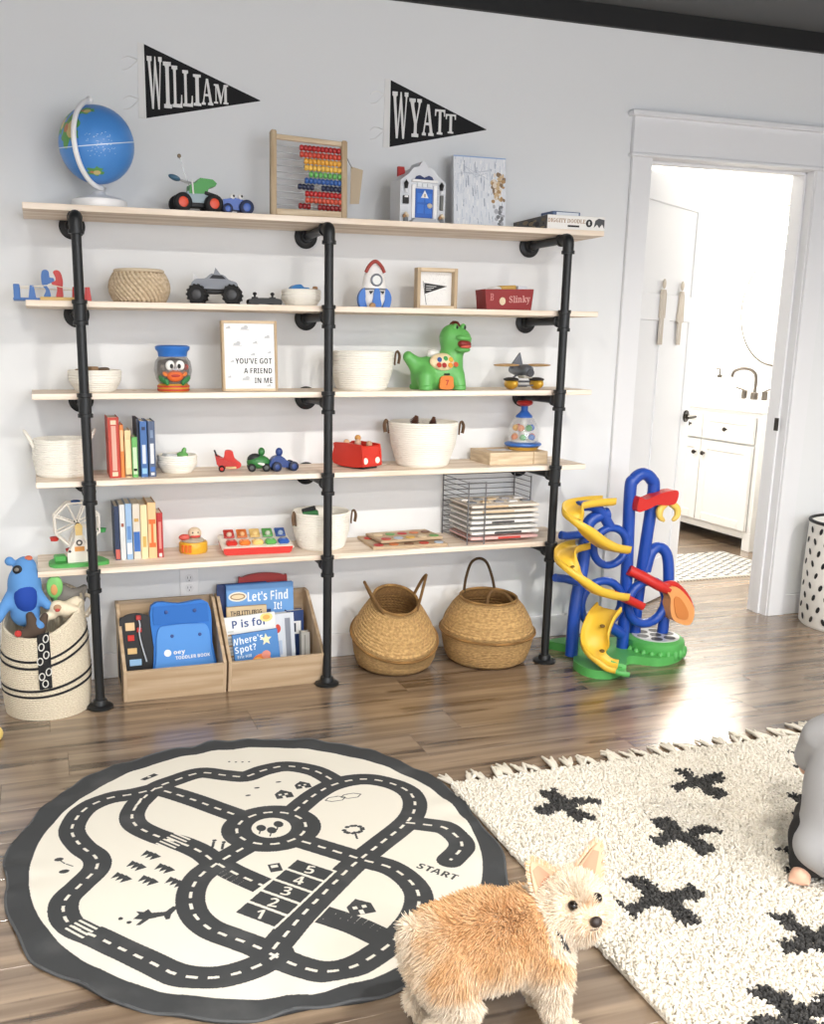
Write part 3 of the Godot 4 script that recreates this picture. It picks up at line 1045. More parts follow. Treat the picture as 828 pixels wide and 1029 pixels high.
# ------------------------------------------------------------------ top board
func top_board() -> void:
	var y: float = H[0]
	# globe
	var p := Paint.new(512, 256, c8(76, 142, 216))
	var n := FastNoiseLite.new()
	n.seed = 4
	n.frequency = 0.03
	var lands := [[Vector2(30, 88), Vector2(34, 46)], [Vector2(500, 74), Vector2(26, 34)], [Vector2(74, 46), Vector2(36, 14)], [Vector2(76, 186), Vector2(26, 15)], [Vector2(330, 70), Vector2(90, 40)], [Vector2(395, 170), Vector2(30, 18)], [Vector2(290, 130), Vector2(34, 42)], [Vector2(205, 30), Vector2(30, 14)], [Vector2(390, 110), Vector2(26, 16)]]
	for l in lands:
		var pts := []
		for i in 40:
			var a := TAU * i / 40
			var k := 0.8 + 0.55 * n.get_noise_2d(l[0].x + cos(a) * 40, l[0].y + sin(a) * 40)
			pts.append(l[0] + Vector2(cos(a) * l[1].x, sin(a) * l[1].y) * k)
		p.poly(pts, c8(96, 158, 84))
		p.disc(l[0] + Vector2(4, 3), l[1] * 0.42, c8(206, 186, 128))
		p.disc(l[0] - Vector2(l[1].x * 0.4, 0), l[1] * 0.22, c8(196, 122, 84))
	p.rect(0, 0, 512, 10, c8(238, 242, 246)).rect(0, 246, 512, 10, c8(238, 242, 246)).rect(0, 127, 512, 2, c8(222, 232, 244))
	for k in 60:
		p.rect(rng.randi_range(70, 130), rng.randi_range(104, 150), 2, 1, c8(222, 232, 240))
	var tilt := rz(8) * rx(9)
	var gl := thing("globe", "blue desk globe with a white stand arm at the end of the top board", "globe", Vector3(0.246, y, 0.185))
	var cc := Vector3(0, 0.202, 0)
	G.new().ball(cc, Vector3.ONE * 0.122, 48, tilt * ry(200)).to(gl, "sphere", print_mat(p.tex(), 0.35))
	G.new().lathe([V(0, 0), V(0.088, 0), V(0.092, 0.008), V(0.09, 0.026), V(0.07, 0.036), V(0.03, 0.044), V(0.018, 0.055), V(0, 0.06)], 40).to(gl, "base", mat(c8(240, 240, 240), 0.35))
	var arc := []
	for i in 33:
		var a := -PI / 2 + PI * i / 32
		arc.append(cc + tilt * ry(54) * Vector3(-cos(a) * 0.132, sin(a) * 0.132, 0))
	G.new().tube([Vector3(0, 0.03, 0)] + arc, 0.0085, 10, false).to(gl, "meridian_arm", mat(c8(242, 242, 242), 0.35))
	G.new().ball(cc + tilt * Vector3(0, 0.135, 0), Vector3.ONE * 0.012, 12).to(gl, "pivot_knob", mat(c8(242, 242, 242), 0.35))

	# green buggy with a spoon arm
	var b := thing("toy_buggy", "green and grey toy buggy with orange wheels and a tall clear aerial", "toy car", Vector3(0.565, y, 0.2), 6)
	var org := mat(c8(222, 74, 40), 0.4)
	for zz in [-0.032, 0.032]:
		for x in [-0.052, 0.056]:
			wheel(b, Vector3(x, 0.031, zz), 0.031, 0.03, M.rubber, org)
	G.new().box(Vector3(0, 0.028, 0), Vector3(0.12, 0.02, 0.03), 0.004).to(b, "chassis", M.black)
	G.new().prism([V(-0.034, 0.034), V(0.05, 0.034), V(0.05, 0.05), V(0.03, 0.066), V(-0.03, 0.07)], 0.04).at(Transform3D.IDENTITY).to(b, "cab", mat(c8(150, 170, 178), 0.35)).position.z = -0.02
	G.new().prism([V(-0.026, 0.062), V(-0.022, 0.09), V(0.0, 0.1), V(0.014, 0.114), V(0.058, 0.112), V(0.072, 0.1), V(0.066, 0.09), V(0.044, 0.084), V(0.036, 0.064)], 0.044, false).to(b, "body", mat(c8(64, 150, 66), 0.4)).position.z = -0.022
	G.new().box(Vector3(0.052, 0.062, 0), Vector3(0.05, 0.012, 0.05), 0.003, rz(-14)).to(b, "hood", M.black)
	G.new().tube([Vector3(-0.03, 0.1, 0.0), Vector3(0.02, 0.098, 0)], 0.004).tube([Vector3(-0.055, 0.108, 0), Vector3(-0.03, 0.1, 0)], 0.004).to(b, "arm", mat(c8(170, 170, 170), 0.4))
	G.new().ball(Vector3(-0.07, 0.112, 0), Vector3(0.022, 0.009, 0.016), 14, rz(-18)).to(b, "spoon", mat(c8(66, 104, 128), 0.4))
	G.new().tube([Vector3(-0.012, 0.06, 0.025), Vector3(-0.016, 0.105, 0.025)], 0.003).to(b, "support", M.white)
	G.new().tube(spline([Vector3(-0.012, 0.075, -0.01), Vector3(-0.03, 0.13, -0.01), Vector3(-0.048, 0.18, -0.01)], 5), 0.0016, 6).to(b, "aerial", glass(c8(235, 238, 240), 0.5, 0.1))
	G.new().ball(Vector3(-0.049, 0.184, -0.01), Vector3.ONE * 0.007, 12).to(b, "aerial_tip", mat(c8(120, 104, 84), 0.5))
	# blue car with round eyes
	var u := thing("toy_racer", "small blue toy racer with round white eyes behind the green buggy", "toy car", Vector3(0.708, y, 0.205), 0)
	var blue := mat(c8(40, 88, 176), 0.35)
	G.new().prism([V(-0.05, 0.02), V(0.04, 0.012), V(0.05, 0.03), V(0.02, 0.05), V(-0.01, 0.056), V(-0.05, 0.05)], 0.036).to(u, "body", blue).position.z = -0.018
	for zz in [-0.024, 0.024]:
		wheel(u, Vector3(0.03, 0.025, zz), 0.025, 0.02, mat(c8(26, 40, 76), 0.6), blue)
		wheel(u, Vector3(-0.036, 0.018, zz), 0.018, 0.016, mat(c8(26, 40, 76), 0.6), blue)
	for x in [-0.016, 0.012]:
		var e := G.new().ball(Vector3(x, 0.06, 0.012), Vector3.ONE * 0.0105, 14).to(u, "eye", M.white)
		G.new().ball(Vector3(x + 0.002, 0.061, 0.0205), Vector3(0.0045, 0.0045, 0.0025), 10).to(e, "pupil", M.black)

	# abacus
	var ab := thing("abacus", "wooden abacus with rows of coloured beads on the top board", "abacus", Vector3(0.975, y, 0.2))
	var lean := sub("frame", ab, T(0, 0, 0, rx(-7)))
	G.new().box(Vector3(-0.131, 0.148, 0), Vector3(0.021, 0.296, 0.03), 0.004, rz(-2)).to(lean, "post", M.oak)
	G.new().box(Vector3(0.128, 0.138, 0), Vector3(0.021, 0.276, 0.03), 0.004, rz(-2)).to(lean, "post", M.oak)
	G.new().box(Vector3(0, 0.271, 0), Vector3(0.25, 0.017, 0.014), 0.003, rz(-2.5)).to(lean, "top_rail", M.pale)
	G.new().box(Vector3(0, 0.02, 0), Vector3(0.25, 0.022, 0.018), 0.003).to(lean, "bottom_rail", M.pale)
	var cols := [c8(178, 34, 34), c8(206, 70, 48), c8(234, 172, 60), c8(238, 190, 84), c8(104, 182, 92), c8(48, 96, 170), c8(30, 40, 70), c8(190, 42, 40), c8(210, 86, 60), c8(140, 30, 34)]
	var counts := [10, 10, 9, 9, 7, 9, 9, 9, 9, 9]
	for i in 10:
		var yy := 0.244 - i * 0.0222
		var rod := G.new().tube([Vector3(-0.124, yy + 0.003, 0), Vector3(0.122, yy - 0.003, 0)], 0.0018, 6).to(ab, "rod", mat(c8(176, 178, 180), 0.35, 0.7))
		rod.transform = lean.transform
		var g := G.new()
		var x := 0.112
		for k in counts[i]:
			if (i == 6 and k == 5) or (i == 9 and k == 6):
				x -= 0.026
			g.lathe([V(0.002, -0.006), V(0.0085, -0.0062), V(0.0108, 0), V(0.0085, 0.0062), V(0.002, 0.007)], 12, Vector3(x, yy - x * 0.024, 0), rz(90))
			x -= 0.0152 if i != 4 else 0.0175
		var bd := g.to(rod, "beads", mat(cols[i], 0.3))
		bd.set_meta("kind", "stuff")
	# paper tag hanging from the abacus post
	var tg := thing("paper_tag", "small tan paper tag hanging from the abacus post", "tag", Vector3(1.148, y + 0.064, 0.165))
	G.new().prism([V(-0.014, 0), V(0.02, 0.002), V(0.034, 0.118), V(-0.012, 0.128)], 0.003).to(tg, "card", mat(c8(186, 170, 146), 0.85))
	G.new().tube(spline([Vector3(-0.006, 0.12, 0.002), Vector3(-0.026, 0.15, 0.006), Vector3(-0.05, 0.19, 0.014)], 5), 0.0012, 5).to(tg, "string", M.black)

	toy_house(y)

	# painted canvas
	var cp := Paint.new(256, 312, c8(226, 230, 236))
	for k in 420:
		var x := rng.randf_range(0, 256)
		var yy := rng.randf_range(0, 300)
		var v := rng.randf_range(0.0, 1.0)
		var c := c8(200, 208, 220).lerp(c8(246, 247, 248), v)
		if k % 11 == 0:
			c = c8(164, 172, 186)
		cp.line([V(x, yy), V(x + rng.randf_range(-4, 4), yy + rng.randf_range(10, 44))], rng.randf_range(2, 6), c, false)
	for k in 46:
		cp.disc(V(rng.randf_range(188, 250), rng.randf_range(70, 190)), V(rng.randf_range(4, 12), rng.randf_range(5, 14)), [c8(176, 142, 100), c8(204, 178, 140), c8(138, 116, 92), c8(226, 214, 198)][k % 4])
	for k in 26:
		cp.disc(V(rng.randf_range(196, 250), rng.randf_range(206, 305)), V(rng.randf_range(4, 13), rng.randf_range(4, 11)), [c8(120, 122, 126), c8(176, 178, 184), c8(220, 222, 228)][k % 3])
	for k in 40:
		cp.line([V(20 + rng.randf() * 170, 20 + rng.randf() * 70), V(20 + rng.randf() * 170, 60 + rng.randf() * 40)], 1.5, c8(178, 186, 198), false) if k % 4 == 0 else null
	cp.rect(0, 0, 256, 5, c8(150, 176, 218))
	var cv := thing("canvas_print", "white and grey abstract canvas with a tan patch, standing on the top board", "canvas", Vector3(1.672, y, 0.12), 0)
	cv.rotation_degrees.x = -5
	G.new().box(Vector3(0, 0.135, 0), Vector3(0.22, 0.27, 0.022), 0.002).to(cv, "stretcher", mat(c8(228, 230, 234), 0.85))
	G.new().quad(Vector3(-0.109, 0.001, 0.0114), Vector3(0.109, 0.001, 0.0114), Vector3(0.109, 0.269, 0.0114), Vector3(-0.109, 0.269, 0.0114)).to(cv, "painting", print_mat(cp.tex(), 0.8))

	# board game
	var bx := thing("board_game_box", "white board game box lying flat at the end of the top board", "box", Vector3(2.003, y, 0.144))
	G.new().box(Vector3(0, 0.025, 0), Vector3(0.248, 0.05, 0.276), 0.001).to(bx, "carton", mat(c8(232, 230, 226), 0.5))
	var sp := Paint.new(256, 64, c8(96, 94, 90))
	for k in 26:
		sp.disc(V(rng.randf_range(20, 230), rng.randf_range(10, 56)), V(rng.randf_range(5, 22), rng.randf_range(4, 12)), [c8(120, 104, 82), c8(58, 56, 54), c8(150, 132, 104), c8(80, 84, 86)][k % 4])
	G.new().quad(Vector3(-0.1244, 0.001, -0.137), Vector3(-0.1244, 0.001, 0.137), Vector3(-0.1244, 0.049, 0.137), Vector3(-0.1244, 0.049, -0.137)).to(bx, "side_print", print_mat(sp.tex(), 0.5))
	letters(bx, "title", "DIGGITY DOODLE", 0.0135, mat(c8(150, 112, 74), 0.5), T(-0.042, 0.03, 0.1381), "Droid Serif", true, 0.95, 0.0006)
	G.new().disc(Vector3(0.055, 0.025, 0.1378), 0.014, 0.0008, 22, rx(90)).to(bx, "badge", M.black)
	letters(bx, "badge_mark", "8", 0.013, M.white, T(0.055, 0.025, 0.1388), "Droid Sans", true, 1.0, 0.0004)
	G.new().box(Vector3(-0.012, 0.012, 0.138), Vector3(0.05, 0.007, 0.0008)).to(bx, "print_bar", M.black)
	G.new().prism([V(0.076, 0.01), V(0.082, 0.036), V(0.096, 0.044), V(0.122, 0.04), V(0.122, 0.008), V(0.112, 0.024), V(0.1, 0.01), V(0.09, 0.022)], 0.0008).to(bx, "print_shape", mat(c8(70, 72, 76), 0.5)).position.z = 0.1378
	var sm := thing("card_game_box", "small blue and white card box on top of the board game", "box", Vector3(1.985, y + 0.0505, 0.19), 4)
	G.new().box(Vector3(0, 0.01, 0), Vector3(0.125, 0.02, 0.085), 0.002).to(sm, "carton", mat(c8(86, 104, 138), 0.45))
	G.new().box(Vector3(0.004, 0.011, 0.0427), Vector3(0.1, 0.011, 0.0006)).to(sm, "label_print", mat(c8(226, 230, 236), 0.45))


func toy_house(y: float) -> void:
	var o := thing("toy_house", "grey toy play house with a blue front door and black carry strap", "toy house", Vector3(1.388, y, 0.2), 5)
	var wallm := mat(c8(214, 217, 222), 0.45)
	var blue := mat(c8(34, 96, 186), 0.4)
	var navy := mat(c8(28, 48, 100), 0.4)
	var white := mat(c8(240, 240, 240), 0.4)
	var shape := [V(-0.092, 0), V(0.092, 0), V(0.092, 0.146), V(0.06, 0.168), V(0.04, 0.19), V(0.018, 0.196), V(0.006, 0.214), V(-0.006, 0.214), V(-0.018, 0.196), V(-0.04, 0.19), V(-0.06, 0.168), V(-0.092, 0.146)]
	G.new().prism(shape, 0.085).to(o, "body", wallm).position.z = -0.05
	var lap := G.new()
	for k in 6:
		for s in [-1, 1]:
			lap.box(Vector3(s * 0.074, 0.028 + k * 0.021, 0.0355), Vector3(0.03, 0.019, 0.002), 0.0007)
	lap.to(o, "siding", mat(c8(206, 210, 216), 0.5))
	var d := G.new().box(Vector3(0.003, 0.07, 0.037), Vector3(0.07, 0.1, 0.006), 0.001).to(o, "door", blue)
	for q in [V(-0.013, 0.05), V(0.019, 0.05), V(-0.013, 0.088), V(0.019, 0.088)]:
		G.new().box(Vector3(q.x, q.y, 0.0405), Vector3(0.026, 0.03, 0.0015), 0.0005).to(d, "door_panel", mat(c8(46, 112, 204), 0.4))
	G.new().prism([V(-0.012, 0.088), V(0.018, 0.088), V(0.003, 0.114)], 0.003).to(d, "triangle_sign", white).position.z = 0.041
	G.new().box(Vector3(0.003, 0.096, 0.0445), Vector3(0.004, 0.011, 0.001)).to(d, "triangle_mark", mat(c8(150, 110, 60), 0.5))
	G.new().ball(Vector3(0.024, 0.062, 0.044), Vector3(0.011, 0.009, 0.005), 12).to(d, "latch", mat(c8(206, 196, 176), 0.5))
	for s in [-1, 1]:
		G.new().box(Vector3(s * 0.044 + 0.003, 0.075, 0.038), Vector3(0.013, 0.116, 0.008), 0.001).to(o, "pilaster", white)
	for k in 3:
		G.new().box(Vector3(-0.018 + k * 0.021, 0.132, 0.038), Vector3(0.016, 0.013, 0.006), 0.001).to(o, "transom_pane", mat(c8(228, 232, 236), 0.25))
	G.new().box(Vector3(0.003, 0.146, 0.039), Vector3(0.104, 0.008, 0.012), 0.001).to(o, "lintel", white)
	G.new().prism([V(-0.036, 0.152), V(0.04, 0.152), V(0.034, 0.162), V(0.02, 0.166), V(0.002, 0.158), V(-0.016, 0.166), V(-0.03, 0.162)], 0.004).to(o, "crest", navy).position.z = 0.035
	for s in [-1, 1]:
		var l := G.new().lathe([V(0, 0), V(0.006, 0.002), V(0.008, 0.016), V(0.01, 0.018), V(0.003, 0.027), V(0, 0.032)], 8, Vector3(s * 0.072, 0.116, 0.042)).to(o, "lantern", M.black)
		G.new().disc(Vector3(s * 0.072, 0.104, 0.042), 0.006, 0.012, 8).to(l, "shade", mat(c8(220, 222, 226), 0.3))
	G.new().box(Vector3(-0.072, 0.079, 0.04), Vector3(0.022, 0.028, 0.01), 0.001).to(o, "mailbox", M.black)
	G.new().box(Vector3(-0.072, 0.089, 0.0455), Vector3(0.014, 0.006, 0.001)).to(o, "letter_slot", white)
	G.new().box(Vector3(0.074, 0.075, 0.04), Vector3(0.014, 0.052, 0.008), 0.002).to(o, "bell_panel", mat(c8(104, 106, 104), 0.5))
	for s in [-1, 1]:
		var pot := G.new().disc(Vector3(s * 0.073, 0.003, 0.045), 0.009, 0.014, 10).to(o, "planter", mat(c8(110, 116, 120), 0.5))
		for q in [V(-0.006, 0.022), V(0.006, 0.024), V(0, 0.03)]:
			G.new().ball(Vector3(s * 0.073 + q.x, q.y, 0.046), Vector3.ONE * 0.007, 8).to(pot, "flower", mat(c8(170, 130, 92) if q.x < 0 else c8(222, 206, 180), 0.7))
	for k in 2:
		G.new().box(Vector3(0.0, 0.004 + k * 0.008, 0.05 - k * 0.006), Vector3(0.11 - k * 0.02, 0.008, 0.03), 0.001).to(o, "step", mat(c8(180, 184, 190), 0.5))
	G.new().prism([V(-0.076, 0.166), V(-0.048, 0.178), V(-0.052, 0.2), V(-0.076, 0.2)], 0.012).to(o, "red_flag", mat(c8(176, 40, 36), 0.5)).position.z = -0.03
	G.new().tube(spline([Vector3(0.03, 0.205, -0.01), Vector3(0.06, 0.19, -0.012), Vector3(0.095, 0.14, -0.014), Vector3(0.106, 0.08, -0.014), Vector3(0.1, 0.015, -0.014)], 6), 0.009, 8, false, 0.35).to(o, "carry_strap", M.black)


# ------------------------------------------------------------------ second board
func second_board() -> void:
	var y: float = H[1]
	# boxing ring toy: corner posts, ropes, two flat fighters
	var o := thing("boxing_ring_toy", "wooden boxing ring toy with one blue and one red fighter on the second board", "toy", Vector3(0.078, y, 0.2))
	var blue := mat(c8(52, 104, 172), 0.45)
	var red := mat(c8(188, 36, 30), 0.45)
	G.new().box(Vector3(0.03, 0.006, 0), Vector3(0.14, 0.012, 0.1), 0.002).to(o, "platform", tri_mat(grain, c8(232, 202, 130), Vector3(6, 6, 6), 0.5))
	G.new().box(Vector3(-0.082, 0.004, 0), Vector3(0.084, 0.008, 0.09), 0.001).to(o, "blue_base", blue)
	for q in [[-0.112, 0.04, 0.02], [-0.112, -0.04, 0.02]]:
		G.new().box(Vector3(q[0], 0.026, q[1]), Vector3(q[2], 0.05, 0.014), 0.002).to(o, "blue_post", blue)
	G.new().prism([V(-0.076, 0.008), V(-0.052, 0.008), V(-0.058, 0.048), V(-0.07, 0.048)], 0.016).to(o, "blue_post", blue).position.z = 0.03
	for x in [0.072, 0.112]:
		G.new().prism([V(x - 0.011, 0.0), V(x + 0.013, 0.0), V(x + 0.008, 0.046), V(x - 0.007, 0.046)], 0.016).to(o, "red_post", red).position.z = 0.028
	G.new().tube([Vector3(-0.11, 0.042, 0.04), Vector3(-0.06, 0.044, 0.045), Vector3(0.0, 0.05, 0.042), Vector3(0.07, 0.036, 0.04)], 0.0016, 5).tube([Vector3(-0.11, 0.042, -0.04), Vector3(0.07, 0.038, -0.04)], 0.0016, 5).to(o, "rope", mat(c8(236, 226, 206), 0.8))
	G.new().prism(spline([V(-0.028, 0.012), V(-0.006, 0.012), V(-0.008, 0.034), V(-0.016, 0.05), V(-0.004, 0.058), V(0.008, 0.064), V(0.006, 0.074), V(-0.006, 0.076), V(-0.008, 0.094), V(-0.018, 0.1), V(-0.03, 0.094), V(-0.033, 0.07), V(-0.03, 0.05), V(-0.02, 0.034)], 3, true), 0.012, true).to(o, "blue_fighter", blue).position.z = 0.004
	G.new().prism(spline([V(0.012, 0.012), V(0.034, 0.012), V(0.034, 0.04), V(0.036, 0.066), V(0.03, 0.092), V(0.018, 0.1), V(0.006, 0.094), V(0.012, 0.078), V(0.012, 0.066), V(0.0, 0.06), V(0.002, 0.052), V(0.014, 0.05), V(0.016, 0.034)], 3, true), 0.012, true).to(o, "red_fighter", red).position.z = 0.004

	# round twisted palm basket
	var w := thing("woven_bowl", "round tan bowl basket of twisted palm strands on the second board", "basket", Vector3(0.37, y, 0.16), 0)
	var prof := [V(0, 0), V(0.07, 0), V(0.082, 0.012), V(0.096, 0.035), V(0.099, 0.055), V(0.09, 0.08), V(0.08, 0.096), V(0.084, 0.104), V(0.083, 0.111), V(0.075, 0.112), V(0.07, 0.1), V(0.08, 0.08), V(0.09, 0.055), V(0.06, 0.008), V(0, 0.006)]
	G.new().lathe(prof, 40).to(w, "basket", mat(c8(160, 136, 108), 0.85))
	var straw := woven(c8(236, 214, 184), Vector3(6, 1, 1), 0.1)
	var strands := G.new()
	for k in 34:
		var pts := []
		for i in 9:
			var t := i / 8.0
			var yy := 0.006 + t * 0.092
			var r := 0.078 + 0.0215 * sin(PI * (t * 0.86 + 0.07))
			var a := TAU * k / 34 + t * 0.85
			pts.append(Vector3(cos(a) * r, yy, sin(a) * r))
		strands.tube(pts, 0.0072, 6, false)
	var so := strands.to(w, "twisted_strands", tri_mat(ImageTexture.create_from_image(ramp_image(noise_image(64, 64, 0.08, 71, 3), c8(178, 158, 130), c8(232, 218, 196))), c8(250, 246, 240), Vector3(14, 14, 14), 0.8))
	so.set_meta("kind", "stuff")
	G.new().tube(ring(Vector3(0, 0.107, 0), 0.081, 36, rx(90)), 0.006, 8, true).to(w, "rim", mat(c8(206, 190, 164), 0.8))

	# monster truck
	var t := thing("monster_truck", "grey monster truck with big black tyres and a roof fin", "toy truck", Vector3(0.63, y, 0.19), -14)
	var grey := mat(c8(128, 132, 140), 0.35, 0.2)
	for zz in [-0.044, 0.044]:
		for x in [-0.062, 0.06]:
			wheel(t, Vector3(x, 0.0325, zz), 0.0325, 0.036, M.rubber, mat(c8(46, 47, 50), 0.4), 0.0, true)
	G.new().box(Vector3(0, 0.044, 0), Vector3(0.12, 0.016, 0.04), 0.003).tube([Vector3(-0.062, 0.034, -0.04), Vector3(-0.062, 0.034, 0.04)], 0.006).tube([Vector3(0.06, 0.034, -0.04), Vector3(0.06, 0.034, 0.04)], 0.006).to(t, "chassis", M.black)
	G.new().prism(spline([V(-0.074, 0.056), V(0.06, 0.052), V(0.078, 0.058), V(0.076, 0.074), V(0.05, 0.084), V(0.03, 0.1), V(-0.01, 0.104), V(-0.034, 0.088), V(-0.07, 0.084)], 3, true), 0.054, true).to(t, "body", grey).position.z = -0.027
	G.new().prism([V(0.026, 0.086), V(0.04, 0.086), V(0.026, 0.098), V(-0.006, 0.1), V(-0.018, 0.088)], 0.0556).to(t, "window", mat(c8(36, 38, 44), 0.2)).position.z = -0.0278
	G.new().prism([V(-0.006, 0.1), V(0.022, 0.1), V(0.002, 0.126)], 0.008).to(t, "roof_fin", grey).position.z = -0.004
	G.new().prism([V(-0.074, 0.08), V(-0.052, 0.084), V(-0.064, 0.098), V(-0.078, 0.112)], 0.006).to(t, "tail_fin", mat(c8(206, 208, 210), 0.4)).position.z = -0.003
	G.new().box(Vector3(0.076, 0.058, 0), Vector3(0.01, 0.012, 0.05), 0.003).to(t, "bumper", M.white)
	# remote control
	var rc := thing("remote_control", "black remote control with two sticks beside the monster truck", "controller", Vector3(0.798, y, 0.225))
	G.new().prism(spline([V(-0.055, 0.0), V(-0.03, 0.0), V(-0.02, 0.004), V(0.02, 0.004), V(0.03, 0.0), V(0.055, 0.0), V(0.058, 0.018), V(0.03, 0.024), V(-0.03, 0.024), V(-0.058, 0.018)], 3, true), 0.05, true).to(rc, "body", M.black).position.z = -0.025
	for x in [-0.034, 0.03]:
		G.new().disc(Vector3(x, 0.022, 0), 0.012, 0.006, 14).tube([Vector3(x, 0.024, 0), Vector3(x, 0.036, 0)], 0.004).ball(Vector3(x, 0.039, 0), Vector3(0.008, 0.006, 0.008), 10).to(rc, "stick", M.black)
	# small rope bowl with toys
	rope_pot("rope_bowl", "small white rope bowl holding a blue toy car, on the second board", "bowl", Vector3(0.95, y, 0.165), 0.058, 0.071, 0.057)
	var bc := thing("toy_car", "tiny blue toy car lying in the rope bowl beside the pipe", "toy car", Vector3(0.935, y + 0.05, 0.19), 10)
	bc.rotation_degrees.z = 6
	G.new().prism(spline([V(-0.034, 0.0), V(0.034, 0.0), V(0.036, 0.012), V(0.016, 0.016), V(0.006, 0.026), V(-0.018, 0.026), V(-0.034, 0.016)], 3, true), 0.026, true).to(bc, "body", mat(c8(52, 120, 180), 0.35)).position.z = -0.013
	for x in [-0.02, 0.022]:
		for zz in [-0.013, 0.013]:
			wheel(bc, Vector3(x, 0.004, zz), 0.007, 0.005, M.rubber, M.white)
	var tb := thing("toy_truck", "tiny tan toy truck lying in the rope bowl beside the pipe", "toy truck", Vector3(0.985, y + 0.044, 0.17), -20)
	G.new().box(Vector3(0, 0.012, 0), Vector3(0.05, 0.016, 0.026), 0.003).box(Vector3(0.016, 0.022, 0), Vector3(0.018, 0.012, 0.024), 0.003).to(tb, "body", mat(c8(176, 130, 92), 0.5))
	for x in [-0.016, 0.016]:
		wheel(tb, Vector3(x, 0.005, 0.013), 0.006, 0.004, M.rubber, M.white)

	# rocket
	var r := thing("toy_rocket", "white toy rocket with blue fins and a red nose band", "toy rocket", Vector3(1.212, y, 0.22))
	var wm := mat(c8(240, 238, 236), 0.35)
	var bm := mat(c8(44, 108, 190), 0.4)
	G.new().lathe([V(0, 0.006), V(0.034, 0.006), V(0.043, 0.03), V(0.046, 0.07), V(0.04, 0.108), V(0.029, 0.134), V(0.014, 0.153), V(0, 0.159)], 28, Vector3.ZERO, Basis.IDENTITY, 0.7).to(r, "hull", wm)
	G.new().tube(spline([Vector3(-0.036, 0.124, 0.012), Vector3(-0.026, 0.143, 0.012), Vector3(-0.012, 0.158, 0.012), Vector3(0, 0.163, 0.012), Vector3(0.012, 0.158, 0.012), Vector3(0.026, 0.143, 0.012), Vector3(0.036, 0.124, 0.012)], 4), 0.0065, 8).to(r, "nose_band", mat(c8(156, 52, 40), 0.45))
	G.new().lathe([V(0.0455, 0.0615), V(0.0468, 0.063), V(0.0468, 0.067), V(0.0455, 0.0685)], 28, Vector3.ZERO, Basis.IDENTITY, 0.7).to(r, "seam", mat(c8(120, 122, 126), 0.5))
	G.new().tube(ring(Vector3(0, 0.096, 0.03), 0.0195, 24), 0.004, 8, true).to(r, "porthole_ring", mat(c8(120, 124, 132), 0.35, 0.4))
	G.new().disc(Vector3(0, 0.096, 0.0285), 0.018, 0.003, 24, rx(90)).to(r, "porthole", mat(c8(222, 224, 222), 0.2))
	for s in [-1, 1]:
		var fin := []
		for q in spline([V(0.03, 0.068), V(0.05, 0.064), V(0.064, 0.036), V(0.056, 0.0), V(0.032, 0.0), V(0.038, 0.03)], 4, true):
			fin.append(V(q.x * s, q.y))
		G.new().prism(fin, 0.02, true).to(r, "fin", bm).position.z = -0.004
		G.new().prism([V(s * 0.012, 0.058), V(s * 0.03, 0.058), V(s * 0.024, 0.046)], 0.002).to(r, "vent", M.black).position.z = 0.0325
	G.new().prism(spline([V(-0.009, 0.064), V(0.009, 0.064), V(0.014, 0.03), V(0.017, 0.0), V(-0.017, 0.0), V(-0.014, 0.03)], 3, true), 0.01, true).to(r, "centre_fin", bm).position.z = 0.027
	G.new().ball(Vector3(-0.02, 0.006, 0.045), Vector3(0.013, 0.01, 0.008), 12).to(r, "foot", mat(c8(176, 138, 96), 0.6))

	# framed pennant print
	var pf := Paint.new(160, 160, c8(238, 238, 236))
	for k in 90:
		var a := rng.randf() * TAU
		var q := V(80 + cos(a) * rng.randf_range(20, 76), 80 + sin(a) * rng.randf_range(20, 76))
		pf.line([q, q + V(cos(a), sin(a)) * 9], 1.0, c8(212, 212, 212), false)
	pf.poly([V(30, 52), V(140, 66), V(34, 104)], c8(34, 34, 36))
	pf.line([V(24, 44), V(42, 156)], 2.5, c8(70, 70, 72), false)
	for k in 3:
		pf.line([V(40, 66 + k * 10), V(88 - k * 12, 69 + k * 8)], 3, c8(210, 210, 208), false)
	var fr := thing("shadow_box_frame", "small square wooden shadow box with a pennant drawing", "frame", Vector3(1.473, y, 0.185))
	for s in [-1, 1]:
		G.new().box(Vector3(s * 0.0755, 0.075, 0), Vector3(0.013, 0.15, 0.036), 0.001).to(fr, "side", M.oak)
		G.new().box(Vector3(0, 0.075 + s * 0.0685, 0), Vector3(0.138, 0.013, 0.036), 0.001).to(fr, "rail", M.pale)
	G.new().box(Vector3(0, 0.075, -0.014), Vector3(0.138, 0.124, 0.004)).to(fr, "backing", M.white)
	G.new().quad(Vector3(-0.069, 0.0135, -0.0115), Vector3(0.069, 0.0135, -0.0115), Vector3(0.069, 0.1365, -0.0115), Vector3(-0.069, 0.1365, -0.0115)).to(fr, "print", print_mat(pf.tex(), 0.6))

	# dark red carton with an open top
	var s2 := thing("toy_carton", "dark red open carton with a white script title on the second board", "box", Vector3(1.752, y, 0.2), 0)
	s2.scale = Vector3(0.86, 0.97, 1)
	var rm := mat(c8(138, 24, 26), 0.5)
	var quadp := [V(-0.104, 0), V(0.112, 0), V(0.122, 0.083), V(-0.116, 0.078)]
	G.new().prism(quadp, 0.002).to(s2, "front_panel", rm).position.z = 0.04
	G.new().prism(quadp, 0.002).to(s2, "back_panel", rm).position.z = -0.044
	G.new().box(Vector3(0, 0.0015, 0), Vector3(0.21, 0.003, 0.084)).to(s2, "bottom", rm)
	G.new().box(Vector3(-0.111, 0.039, 0), Vector3(0.002, 0.08, 0.086), 0.0, rz(8)).box(Vector3(0.117, 0.041, 0), Vector3(0.002, 0.083, 0.086), 0.0, rz(-6.9)).to(s2, "side_panel", rm)
